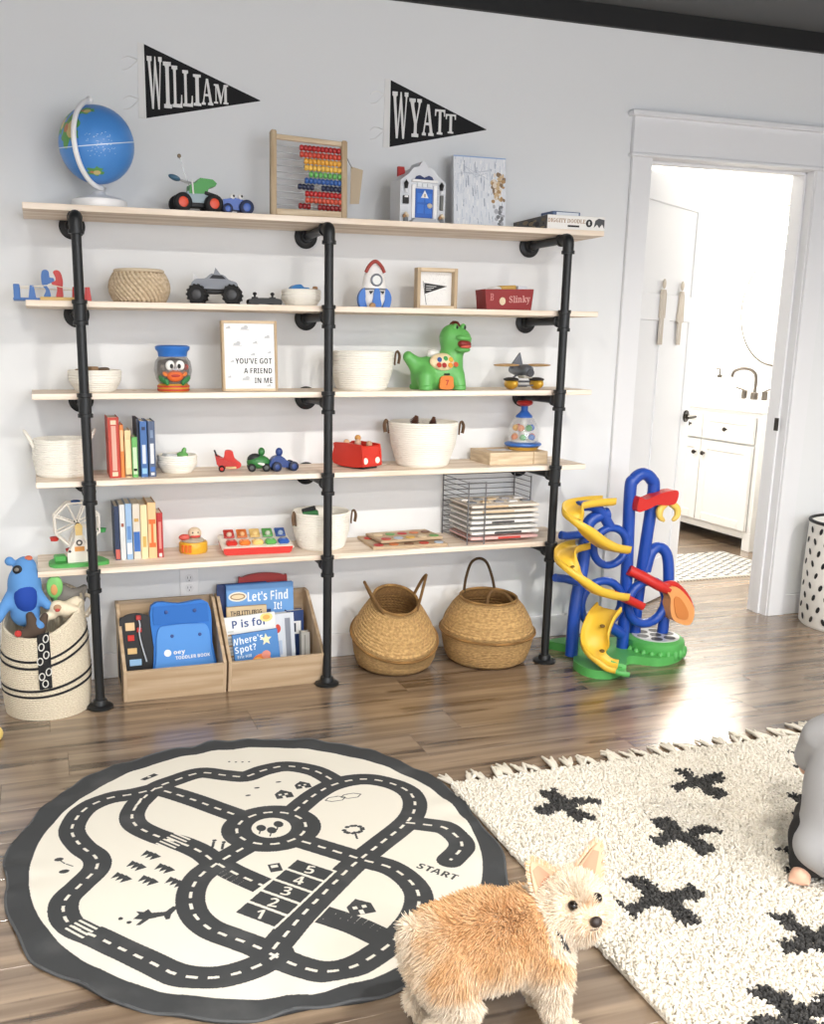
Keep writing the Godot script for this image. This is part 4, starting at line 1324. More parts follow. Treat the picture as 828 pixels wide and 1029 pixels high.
	letters(s2, "title", "Slinky", 0.024, mat(c8(206, 150, 144), 0.5), T(0.054, 0.042, 0.0426, rz(2)), "Droid Serif", true, 1.0, 0.0006)
	G.new().disc(Vector3(-0.03, 0.034, 0.0415), 0.015, 0.001, 20, rx(90)).to(s2, "badge", mat(c8(218, 200, 168), 0.5))
	letters(s2, "side_mark", "B", 0.026, mat(c8(196, 120, 116), 0.5), T(-0.082, 0.048, 0.0426), "Droid Serif", true, 0.8, 0.0006)
	G.new().tube(ring(Vector3(-0.05, 0.08, -0.002), 0.028, 20, rx(80)), 0.006, 6, true).to(s2, "paper_filling", mat(c8(226, 224, 220), 0.8))
	G.new().box(Vector3(0.01, 0.086, 0.0), Vector3(0.08, 0.02, 0.04), 0.004, rz(3)).to(s2, "gold_packet", mat(c8(196, 156, 70), 0.4))
	G.new().box(Vector3(0.08, 0.084, 0.0), Vector3(0.05, 0.022, 0.045), 0.004, rz(-4)).to(s2, "white_packet", mat(c8(214, 216, 222), 0.5))


# ------------------------------------------------------------------ third board
func third_board() -> void:
	var y: float = H[2]
	rope_pot("rope_bowl", "wide white rope bowl with brown pieces behind the pipe on the middle board", "bowl", Vector3(0.206, y, 0.15), 0.07, 0.091, 0.072)
	for k in 3:
		var st := thing("wooden_block", ["round brown wooden disc lying in the wide rope bowl, nearest the wall end", "brown wooden cube lying in the wide rope bowl", "dark wooden disc at the right rim of the wide rope bowl"][k], "block", Vector3([0.165, 0.2, 0.235][k], y + 0.062, [0.15, 0.16, 0.14][k]), k * 31)
		if k == 1:
			G.new().box(Vector3(0, 0.012, 0), Vector3(0.03, 0.024, 0.03), 0.003).to(st, "cube", mat(c8(150, 120, 88), 0.7))
		else:
			G.new().disc(Vector3.ZERO, 0.024, 0.018, 18, rz(8), 0.003).to(st, "disc", mat(c8(132, 106, 80) if k == 0 else c8(104, 82, 62), 0.7))

	# fish bowl toy
	var f := thing("fishbowl_toy", "round fishbowl toy with a blue lid, big white eyes and orange face", "toy", Vector3(0.473, y, 0.19))
	G.new().lathe([V(0.05, 0.028), V(0.061, 0.045), V(0.067, 0.075), V(0.062, 0.105), V(0.047, 0.125)], 32).to(f, "bowl", glass(c8(120, 118, 118), 0.4, 0.1))
	G.new().lathe([V(0, 0.024), V(0.046, 0.026), V(0.052, 0.05), V(0.056, 0.08), V(0.05, 0.108), V(0, 0.118)], 26).to(f, "inner_lining", mat(c8(134, 126, 118), 0.6))
	G.new().lathe([V(0, 0), V(0.052, 0), V(0.056, 0.006), V(0.056, 0.022), V(0.05, 0.028), V(0, 0.028)], 32).to(f, "base", mat(c8(206, 150, 52), 0.45))
	G.new().lathe([V(0.0562, 0.004), V(0.0572, 0.005), V(0.0572, 0.009), V(0.0562, 0.01)], 32).lathe([V(0.0562, 0.016), V(0.0572, 0.017), V(0.0572, 0.021), V(0.0562, 0.022)], 32).to(f, "red_band", mat(c8(196, 52, 38), 0.45))
	G.new().lathe([V(0.03, 0.121), V(0.05, 0.122), V(0.052, 0.138), V(0.06, 0.146), V(0.061, 0.156), V(0.05, 0.161), V(0, 0.162)], 32).to(f, "lid", mat(c8(44, 112, 196), 0.4))
	for s in [-1, 1]:
		var e := G.new().ball(Vector3(s * 0.0165, 0.092, 0.058), Vector3(0.0165, 0.018, 0.009), 18).to(f, "eye", M.white)
		G.new().ball(Vector3(s * 0.0135, 0.09, 0.0655), Vector3(0.0065, 0.0085, 0.003), 12).to(e, "pupil", M.black)
		for k in 3:
			G.new().ball(Vector3(s * (0.03 + k * 0.008), 0.036 + k * 0.005, 0.052 - k * 0.008), Vector3(0.008, 0.014, 0.005), 10, rz(-s * 25)).to(f, "leaf", mat(c8(44, 120, 62), 0.5))
		G.new().ball(Vector3(s * 0.04, 0.086, 0.043), Vector3(0.009, 0.012, 0.006), 10).to(f, "bead", mat(c8(186, 60, 44) if s > 0 else c8(150, 140, 130), 0.5))
	G.new().ball(Vector3(0, 0.056, 0.056), Vector3(0.029, 0.02, 0.014), 20).to(f, "face", mat(c8(222, 104, 44), 0.5))
	G.new().ball(Vector3(0, 0.057, 0.066), Vector3(0.017, 0.006, 0.006), 14).to(f, "mouth", mat(c8(168, 44, 34), 0.5))
	for s in [-1, 1]:
		G.new().ball(Vector3(s * 0.03, 0.062, 0.05), Vector3(0.014, 0.009, 0.008), 12, rz(s * 28)).to(f, "fin", mat(c8(232, 128, 56), 0.5))

	# framed saying
	var p := Paint.new(256, 320, c8(240, 241, 241))
	var cloud := func(cx: float, cy: float, s: float, g: Color) -> void:
		p.poly([V(cx - 24 * s, cy + 8 * s), V(cx + 24 * s, cy + 8 * s), V(cx + 24 * s, cy + 4 * s), V(cx - 24 * s, cy + 4 * s)], g)
		p.disc(V(cx - 9 * s, cy), V(10, 7) * s, g)
		p.disc(V(cx + 6 * s, cy - 5 * s), V(11, 10) * s, g)
	for q in [[106, 24, 1.0], [220, 66, 0.7], [66, 102, 1.0], [158, 94, 0.6], [146, 152, 0.6], [40, 186, 0.5], [24, 262, 0.5], [108, 272, 1.0], [224, 306, 0.6], [230, 142, 0.5], [24, 22, 0.6]]:
		cloud.call(q[0], q[1], q[2], c8(186, 188, 192))
	p.text("YOU'VE GOT", V(148, 184), 27, c8(40, 42, 46), 0, 0.86)
	p.text("A FRIEND", V(170, 232), 27, c8(40, 42, 46), 0, 0.86)
	p.text("IN ME", V(196, 280), 27, c8(40, 42, 46), 0, 0.86)
	var sg := thing("framed_saying", "framed white print of a friend saying with grey clouds", "frame", Vector3(0.746, y, 0.21), 0)
	sg.rotation_degrees.x = -4
	for s in [-1, 1]:
		G.new().box(Vector3(s * 0.0965, 0.124, 0), Vector3(0.009, 0.248, 0.03), 0.001).to(sg, "side", M.oak)
		G.new().box(Vector3(0, 0.124 + s * 0.1195, 0), Vector3(0.184, 0.009, 0.03), 0.001).to(sg, "rail", M.pale)
	G.new().box(Vector3(0, 0.124, 0.002), Vector3(0.184, 0.23, 0.012)).to(sg, "board", M.white)
	G.new().quad(Vector3(-0.092, 0.009, 0.0083), Vector3(0.092, 0.009, 0.0083), Vector3(0.092, 0.239, 0.0083), Vector3(-0.092, 0.239, 0.0083)).to(sg, "print", print_mat(p.tex(), 0.55))

	var bk := rope_pot("rope_basket", "white rope basket with two brown leather tabs on the middle board", "basket", Vector3(1.192, y, 0.15), 0.096, 0.122, 0.142)
	leather_tab(bk, Vector3(-0.118, 0.125, 0.02), -80)
	leather_tab(bk, Vector3(0.116, 0.128, 0.03), 70)

	dinosaur(y)

	# toy seaplane: nose towards the viewer
	var a := thing("toy_seaplane", "grey toy aeroplane with wooden wings on gold floats", "toy plane", Vector3(1.852, y, 0.19))
	var steel := mat(c8(112, 116, 124), 0.35, 0.5)
	var wood := tri_mat(grain, c8(206, 170, 122), Vector3(5, 6, 6), 0.5)
	G.new().lathe([V(0, -0.1), V(0.014, -0.09), V(0.024, -0.03), V(0.026, 0.03), V(0.02, 0.06), V(0.012, 0.068), V(0, 0.07)], 22, Vector3(0, 0.073, 0), rx(90)).to(a, "fuselage", steel)
	G.new().prism([V(-0.034, 0.08), V(0.034, 0.076), V(0.022, 0.1), V(0.01, 0.142), V(-0.002, 0.126), V(-0.018, 0.104)], 0.01).to(a, "tail_fin", steel).position.z = -0.05
	for s in [-1, 1]:
		G.new().ball(Vector3(s * 0.07, 0.094, 0.0), Vector3(0.055, 0.006, 0.036), 24).to(a, "wing", wood)
		G.new().tube([Vector3(s * 0.016, 0.06, 0.0), Vector3(s * 0.046, 0.04, 0.0)], 0.004).to(a, "strut", steel)
		var fl := G.new().ball(Vector3(s * 0.056, 0.023, 0.02), Vector3(0.023, 0.023, 0.042), 20).to(a, "float", mat(c8(206, 160, 54), 0.35, 0.3))
		G.new().ball(Vector3(s * 0.056, 0.039, 0.018), Vector3(0.026, 0.009, 0.044), 18).to(fl, "float_cap", mat(c8(40, 38, 38), 0.5))
	G.new().tube([Vector3(-0.058, 0.03, 0.0), Vector3(0.058, 0.03, 0.0)], 0.004).tube([Vector3(-0.05, 0.016, 0.03), Vector3(0.05, 0.016, 0.03)], 0.003).to(a, "axle", steel)
	G.new().disc(Vector3(0, 0.066, 0.068), 0.016, 0.006, 18, rx(90), 0.002).to(a, "nose", mat(c8(58, 60, 66), 0.4))
	G.new().box(Vector3(0, 0.05, 0.03), Vector3(0.04, 0.012, 0.05), 0.003).to(a, "belly", mat(c8(190, 186, 176), 0.5))


func dinosaur(y: float) -> void:
	var o := thing("dinosaur_toy", "green plastic dinosaur toy with an open red mouth and orange belly door", "toy dinosaur", Vector3(1.482, y, 0.185), 0)
	o.scale = Vector3(0.9, 0.97, 0.97)
	var green := mat(c8(100, 176, 92), 0.4)
	var b := Blob.new()
	b.bone(Vector3(-0.03, 0.055, -0.01), Vector3(0.055, 0.062, 0.0), 0.062, 0.058, 0.03)
	b.bone(Vector3(-0.02, 0.085, -0.01), Vector3(0.06, 0.1, 0.0), 0.045, 0.045, 0.03)
	b.bone(Vector3(-0.07, 0.085, -0.02), Vector3(-0.12, 0.128, -0.02), 0.036, 0.022, 0.03)
	b.bone(Vector3(0.065, 0.1, 0.0), Vector3(0.078, 0.18, 0.008), 0.05, 0.046, 0.03)
	b.bone(Vector3(0.068, 0.202, 0.008), Vector3(0.094, 0.193, 0.032), 0.054, 0.047, 0.02)
	b.bone(Vector3(-0.06, 0.05, 0.035), Vector3(-0.062, 0.02, 0.04), 0.034, 0.03, 0.02)
	b.bone(Vector3(0.088, 0.05, 0.03), Vector3(0.092, 0.02, 0.038), 0.032, 0.03, 0.02)
	b.bone(Vector3(-0.062, 0.045, -0.04), Vector3(-0.062, 0.02, -0.045), 0.032, 0.028, 0.02)
	b.bone(Vector3(0.088, 0.045, -0.035), Vector3(0.09, 0.02, -0.04), 0.03, 0.028, 0.02)
	var m := MeshInstance3D.new()
	m.name = "body"
	m.mesh = b.mesh(0.0045)
	m.material_override = green
	o.add_child(m, true)
	for q in [[-0.062, 0.052], [0.092, 0.05], [-0.062, -0.048], [0.09, -0.044]]:
		G.new().disc(Vector3(q[0], 0, q[1] - 0.008), 0.03, 0.02, 18, Basis.IDENTITY, 0.004).to(m, "foot", green)
	# open mouth
	G.new().ball(Vector3(0.099, 0.179, 0.064), Vector3(0.036, 0.018, 0.022), 18, ry(22) * rz(-4)).to(o, "mouth", mat(c8(128, 34, 30), 0.5))
	G.new().ball(Vector3(0.102, 0.169, 0.071), Vector3(0.029, 0.008, 0.018), 16, ry(22)).to(o, "tongue", mat(c8(206, 92, 78), 0.5))
	G.new().ball(Vector3(0.096, 0.201, 0.06), Vector3(0.042, 0.014, 0.028), 18, ry(22) * rz(-4)).to(o, "upper_lip", green)
	G.new().ball(Vector3(0.095, 0.157, 0.056), Vector3(0.039, 0.012, 0.028), 18, ry(22)).to(o, "lower_jaw", green)
	for s in [0.068, 0.104]:
		var e := G.new().ball(Vector3(s, 0.243, 0.036), Vector3(0.014, 0.015, 0.013), 14).to(o, "eye", green)
		G.new().ball(Vector3(s + 0.003, 0.243, 0.047), Vector3(0.006, 0.008, 0.004), 10).to(e, "pupil", M.black)
	G.new().lathe([V(0.0, 0.0), V(0.026, 0.0), V(0.022, 0.012), V(0.012, 0.022), V(0, 0.024)], 16, Vector3(0.082, 0.245, 0.0), rz(-8)).to(o, "hat", mat(c8(110, 44, 36), 0.6))
	# button panel
	var pl := G.new().ball(Vector3(0.014, 0.11, 0.043), Vector3(0.062, 0.036, 0.02), 24, rx(-24)).to(o, "button_panel", mat(c8(232, 210, 170), 0.45))
	for q in [[-0.022, 0.118, c8(52, 90, 150)], [0.006, 0.122, c8(70, 150, 80)], [0.03, 0.118, c8(214, 170, 60)], [-0.028, 0.098, c8(196, 60, 44)], [-0.004, 0.097, c8(170, 50, 50)], [0.024, 0.097, c8(230, 150, 50)], [0.05, 0.1, c8(204, 90, 60)]]:
		G.new().disc(Vector3(q[0] + 0.012, q[1], 0.0665 - (q[1] - 0.1) * 0.5), 0.0105, 0.004, 14, rx(66), 0.001).to(pl, "button", mat(q[2], 0.35))
	var dr := G.new().prism(spline([V(-0.002, 0.006), V(0.052, 0.006), V(0.055, 0.03), V(0.048, 0.054), V(0.002, 0.054), V(-0.006, 0.03)], 4, true), 0.012, true).to(o, "belly_door", mat(c8(216, 122, 40), 0.45))
	dr.position.z = 0.052
	letters(dr, "door_mark", "7", 0.02, mat(c8(180, 40, 30), 0.5), T(0.025, 0.03, 0.013), "Droid Sans", true, 1.0, 0.001)
	G.new().box(Vector3(0.026, 0.062, 0.058), Vector3(0.026, 0.007, 0.01), 0.002).to(o, "slot", M.black)
	G.new().ball(Vector3(-0.014, 0.14, 0.0), Vector3(0.03, 0.02, 0.02), 16).to(o, "back_button", mat(c8(226, 224, 220), 0.4))


# ------------------------------------------------------------------ fourth board
func fourth_board() -> void:
	var y: float = H[3]
	var o := rope_pot("rope_basket", "white rope basket with rope loop handles at the end of the fourth board", "basket", Vector3(0.078, y, 0.115), 0.088, 0.094, 0.13)
	for s in [-1, 1]:
		G.new().tube(spline([Vector3(s * 0.09, 0.1, 0.025), Vector3(s * 0.105, 0.135, 0.022), Vector3(s * 0.12, 0.16, 0.0), Vector3(s * 0.105, 0.135, -0.022), Vector3(s * 0.09, 0.1, -0.025)], 5), 0.006, 8).to(o, "handle", M.rope)
	var g := "upright books on the fourth board"
	var cream := c8(226, 206, 176)
	book("tall book with a red spine and white letters, fattest of its row", 0.236, y, 0.235, 0.038, 0.212, 0.15, c8(186, 62, 44), [[0.03, 0.1, cream, 0.5], [0.12, 0.86, c8(224, 168, 150), 0.42], [0.88, 0.95, cream, 0.5]], 0, g)
	book("thin orange book beside the red spine", 0.276, y, 0.225, 0.013, 0.185, 0.14, c8(222, 132, 60), [[0.5, 0.9, c8(230, 190, 140), 0.8]], 0, g)
	book("cream book with a dark top edge, between orange and green spines", 0.292, y, 0.225, 0.022, 0.165, 0.13, c8(222, 200, 150), [[0.02, 0.06, c8(110, 84, 56), 0.9], [0.2, 0.8, c8(238, 218, 170), 0.6]], 0, g)
	book("short green book, shortest of its row", 0.3155, y, 0.235, 0.019, 0.142, 0.14, c8(106, 178, 96), [[0.08, 0.75, c8(198, 220, 184), 0.7], [0.16, 0.22, c8(40, 60, 40), 0.6]], 0, g)
	book("tall dark slate book behind the short green one", 0.3355, y, 0.215, 0.0085, 0.205, 0.15, c8(52, 60, 78), [], 0, g)
	book("blue book with a white title, between the slate and the grey blue books", 0.345, y, 0.235, 0.024, 0.197, 0.15, c8(62, 104, 164), [[0.24, 0.58, c8(206, 214, 226), 0.5], [0.06, 0.16, c8(140, 190, 220), 0.7], [0.84, 0.9, c8(30, 46, 80), 0.5]], 0, g)
	book("grey blue book at the end of its row, beside the small rope bowl", 0.373, y, 0.235, 0.024, 0.197, 0.15, c8(76, 92, 122), [[0.24, 0.6, c8(220, 222, 226), 0.5], [0.1, 0.18, c8(60, 110, 190), 0.6], [0.03, 0.08, c8(220, 222, 226), 0.5], [0.7, 0.84, c8(120, 140, 170), 0.4]], 0, g)
	rope_pot("rope_bowl", "small white rope bowl with a green toy inside, beside the blue books", "bowl", Vector3(0.487, y, 0.125), 0.058, 0.072, 0.062)
	var lf := thing("toy_frog", "small green plastic toy poking out of the rope bowl", "toy", Vector3(0.505, y + 0.05, 0.13))
	G.new().ball(Vector3(0, 0.012, 0), Vector3(0.022, 0.014, 0.018), 14).ball(Vector3(0.006, 0.028, 0.004), Vector3(0.009, 0.014, 0.008), 10, rz(-20)).to(lf, "body", mat(c8(104, 168, 92), 0.5))
	var wb := thing("toy_block", "pale grey plastic piece lying in the small rope bowl", "toy", Vector3(0.462, y + 0.05, 0.125), 20)
	G.new().box(Vector3(0, 0.01, 0), Vector3(0.05, 0.016, 0.04), 0.004, rz(-6)).to(wb, "piece", mat(c8(206, 208, 210), 0.5))

	# three little toy vehicles
	var red := thing("winged_toy", "small red winged toy vehicle, reddest of the three little vehicles", "toy vehicle", Vector3(0.672, y, 0.16), -10)
	var rm := mat(c8(200, 44, 32), 0.4)
	G.new().prism(spline([V(-0.036, 0.016), V(0.03, 0.012), V(0.046, 0.028), V(0.022, 0.05), V(0.014, 0.076), V(-0.012, 0.078), V(-0.018, 0.052), V(-0.036, 0.05)], 3, true), 0.03, true).to(red, "body", rm).position.z = -0.015
	for s in [-1, 1]:
		G.new().prism([V(-0.046, 0.034), V(0.016, 0.026), V(0.03, 0.036), V(-0.02, 0.052), V(-0.052, 0.068)], 0.006).at(Transform3D.IDENTITY).to(red, "wing", mat(c8(176, 36, 28), 0.4)).transform = T(0, -0.004, s * 0.026, ry(s * 16))
	G.new().box(Vector3(0.008, 0.016, 0), Vector3(0.04, 0.008, 0.034), 0.002).to(red, "skid", mat(c8(226, 206, 150), 0.4))
	wheel(red, Vector3(-0.026, 0.012, 0.014), 0.012, 0.01, M.rubber, rm)
	wheel(red, Vector3(-0.026, 0.012, -0.014), 0.012, 0.01, M.rubber, rm)
	G.new().tube([Vector3(-0.036, 0.04, 0), Vector3(-0.052, 0.08, 0)], 0.003).to(red, "tail", M.black)
	var gr := thing("toy_car", "small green toy buggy between the red and the blue toy vehicle", "toy vehicle", Vector3(0.782, y, 0.17), -8)
	var gm := mat(c8(54, 122, 62), 0.4)
	G.new().ball(Vector3(0, 0.034, 0), Vector3(0.044, 0.026, 0.028), 20).to(gr, "body", gm)
	G.new().ball(Vector3(-0.012, 0.044, 0), Vector3(0.03, 0.022, 0.022), 16).to(gr, "shell", mat(c8(38, 44, 46), 0.5))
	G.new().ball(Vector3(0.012, 0.028, 0.024), Vector3(0.022, 0.006, 0.006), 12, rz(-18)).to(gr, "grille", mat(c8(222, 226, 216), 0.4))
	G.new().ball(Vector3(0.012, 0.072, 0), Vector3(0.013, 0.016, 0.013), 14).to(gr, "helmet", gm)
	for zz in [-0.024, 0.024]:
		for x in [-0.026, 0.028]:
			wheel(gr, Vector3(x, 0.015, zz), 0.015, 0.013, M.rubber, mat(c8(80, 84, 84), 0.5))
	var bl := thing("toy_racer", "small dark blue toy racer, bluest of the three little vehicles", "toy vehicle", Vector3(0.873, y, 0.18), 4)
	var bm := mat(c8(40, 66, 128), 0.35)
	G.new().prism(spline([V(-0.05, 0.016), V(0.05, 0.014), V(0.052, 0.026), V(0.02, 0.034), V(-0.008, 0.056), V(-0.036, 0.054), V(-0.05, 0.036)], 3, true), 0.03, true).to(bl, "body", bm).position.z = -0.015
	for zz in [-0.024, 0.024]:
		wheel(bl, Vector3(0.036, 0.018, zz), 0.018, 0.016, mat(c8(30, 40, 66), 0.6), bm)
		wheel(bl, Vector3(-0.03, 0.018, zz), 0.018, 0.016, mat(c8(30, 40, 66), 0.6), bm)
	G.new().ball(Vector3(-0.014, 0.07, 0), Vector3(0.014, 0.017, 0.014), 14).to(bl, "helmet", bm)
	G.new().tube([Vector3(-0.014, 0.05, 0), Vector3(-0.014, 0.06, 0)], 0.008).to(bl, "seat", mat(c8(120, 160, 200), 0.4))

	# red bus with peg people
	var bus := thing("toy_bus", "open red toy bus with white headlights carrying peg people", "toy bus", Vector3(1.178, y, 0.155), -64)
	bus.scale = Vector3.ONE * 1.08
	var br := mat(c8(206, 46, 30), 0.35)
	var side := spline([V(-0.074, 0.012), V(0.062, 0.008), V(0.074, 0.03), V(0.068, 0.078), V(0.05, 0.088), V(-0.066, 0.088), V(-0.074, 0.07)], 3, true)
	for s in [-1, 1]:
		G.new().prism(side, 0.008, true).to(bus, "side_wall", br).position.z = s * 0.044 - 0.004
	G.new().box(Vector3(0.064, 0.045, 0), Vector3(0.012, 0.074, 0.09), 0.005, rz(4)).box(Vector3(-0.068, 0.046, 0), Vector3(0.01, 0.074, 0.09), 0.004).to(bus, "end_wall", br)
	G.new().box(Vector3(-0.003, 0.014, 0), Vector3(0.13, 0.014, 0.086), 0.003).to(bus, "floor_plate", mat(c8(60, 22, 20), 0.6))
	G.new().box(Vector3(0, 0.006, 0), Vector3(0.13, 0.008, 0.07), 0.002).to(bus, "underside", M.black)
	for s in [-1, 1]:
		G.new().disc(Vector3(0.066, 0.03, s * 0.03), 0.0115, 0.008, 16, rz(-90), 0.002).to(bus, "headlight", mat(c8(250, 246, 228), 0.3))
	var skin := [c8(226, 180, 140), c8(206, 150, 80), c8(206, 170, 146), c8(190, 150, 120)]
	var coat := [c8(190, 60, 52), c8(200, 206, 214), c8(120, 90, 76), c8(196, 206, 220)]
	for k in 4:
		var pp := thing("peg_doll", ["peg doll with a red top riding in the toy bus", "tallest peg doll, orange headed, riding in the toy bus", "brown peg doll riding in the toy bus", "pale blue peg doll riding at the nose of the toy bus"][k], "peg doll", bus.transform * Vector3(-0.045 + k * 0.031, 0.0215, [0.012, -0.014, 0.016, -0.01][k]), 0.0, "peg dolls in the bus")
		var hh: float = [0.0, 0.018, 0.006, 0.0][k]
		G.new().lathe([V(0, 0), V(0.013, 0), V(0.014, 0.03), V(0.011, 0.055 + hh), V(0, 0.06 + hh)], 14).to(pp, "body", mat(coat[k], 0.5))
		G.new().ball(Vector3(0, 0.07 + hh, 0), Vector3.ONE * 0.0125, 14).to(pp, "head", mat(skin[k], 0.5))

	var bk := rope_pot("rope_basket", "big white rope basket holding brown things, widest of the rope baskets", "basket", Vector3(1.452, y, 0.148), 0.102, 0.137, 0.17)
	leather_tab(bk, Vector3(0.134, 0.155, 0.03), 72)
	leather_tab(bk, Vector3(-0.12, 0.158, -0.05), -100)
	for k in 2:
		var q := thing("pine_cone", ["brown pine cone poking out of the big rope basket, the larger one", "small brown pine cone in the big rope basket"][k], "pine cone", Vector3([1.4, 1.48][k], y + [0.155, 0.148][k], 0.17), k * 40)
		var gg := G.new()
		for j in 7:
			gg.lathe([V(0.004, 0), V([0.024, 0.018][k] * (1.0 - absf(j - 2.5) * 0.17), 0.004), V(0.006, 0.009)], 9, Vector3(0.002 * j, j * 0.0055, 0), rz(-20))
		gg.to(q, "scales", mat(c8(92, 58, 42), 0.75))

	# shallow wooden crate, and the push-down spinner that stands on it
	var tr := thing("wooden_tray_box", "shallow pale wooden box carrying the push spinner toy", "box", Vector3(1.838, y, 0.135), 0)
	tr.scale = Vector3(0.86, 1, 1)
	for s in [-1, 1]:
		G.new().box(Vector3(0, 0.025, s * 0.088), Vector3(0.3, 0.05, 0.012), 0.002).to(tr, "long_side", M.pale)
		G.new().box(Vector3(s * 0.144, 0.025, 0), Vector3(0.012, 0.05, 0.164), 0.002).to(tr, "short_side", M.pale)
	G.new().box(Vector3(0, 0.046, 0), Vector3(0.276, 0.006, 0.164)).to(tr, "lid", tri_mat(grain, c8(222, 198, 162), Vector3(4, 6, 6), 0.55))
	G.new().box(Vector3(-0.05, 0.0495, 0.0), Vector3(0.1, 0.0012, 0.06)).to(tr, "label_sheet", mat(c8(208, 206, 204), 0.6))
	G.new().box(Vector3(0.075, 0.025, 0.0945), Vector3(0.006, 0.05, 0.001)).to(tr, "joint_line", mat(c8(176, 150, 116), 0.6))
	var sp := thing("push_spinner_toy", "clear dome push spinner toy with a red knob and coloured balls", "toy", Vector3(1.905, y + 0.0495, 0.128))
	G.new().lathe([V(0, 0), V(0.058, 0), V(0.066, 0.01), V(0.06, 0.014), V(0, 0.014)], 36).to(sp, "base", mat(c8(214, 170, 76), 0.4))
	G.new().lathe([V(0, 0.014), V(0.07, 0.014), V(0.076, 0.02), V(0.074, 0.026), V(0.062, 0.03), V(0, 0.03)], 36).to(sp, "collar", mat(c8(54, 108, 186), 0.4))
	G.new().lathe([V(0.062, 0.03), V(0.063, 0.07), V(0.056, 0.1), V(0.04, 0.125), V(0.02, 0.136)], 32).to(sp, "dome", glass(c8(236, 240, 242), 0.16, 0.04))
	G.new().lathe([V(0, 0.03), V(0.052, 0.032), V(0.054, 0.038), V(0.02, 0.05), V(0.012, 0.13), V(0, 0.13)], 24).to(sp, "turntable", mat(c8(220, 220, 214), 0.4))
	var bc := [c8(200, 50, 40), c8(70, 160, 80), c8(226, 170, 60), c8(60, 110, 190), c8(210, 120, 60)]
	for k in 12:
		var a := TAU * k / 6 + (0.3 if k > 5 else 0.0)
		var rr := 0.04 if k < 6 else 0.032
		G.new().ball(Vector3(cos(a) * rr, 0.05 if k < 6 else 0.088, sin(a) * rr), Vector3.ONE * 0.014, 12).to(sp, "ball", mat(bc[(k * 3) % 5], 0.35))
	G.new().lathe([V(0, 0.13), V(0.034, 0.13), V(0.034, 0.136), V(0.02, 0.15), V(0.014, 0.158), V(0.014, 0.18), V(0, 0.18)], 26).to(sp, "neck", mat(c8(44, 98, 184), 0.4))
	G.new().lathe([V(0, 0.176), V(0.016, 0.176), V(0.03, 0.182), V(0.034, 0.19), V(0.028, 0.198), V(0, 0.201)], 26).to(sp, "knob", mat(c8(178, 38, 36), 0.35))


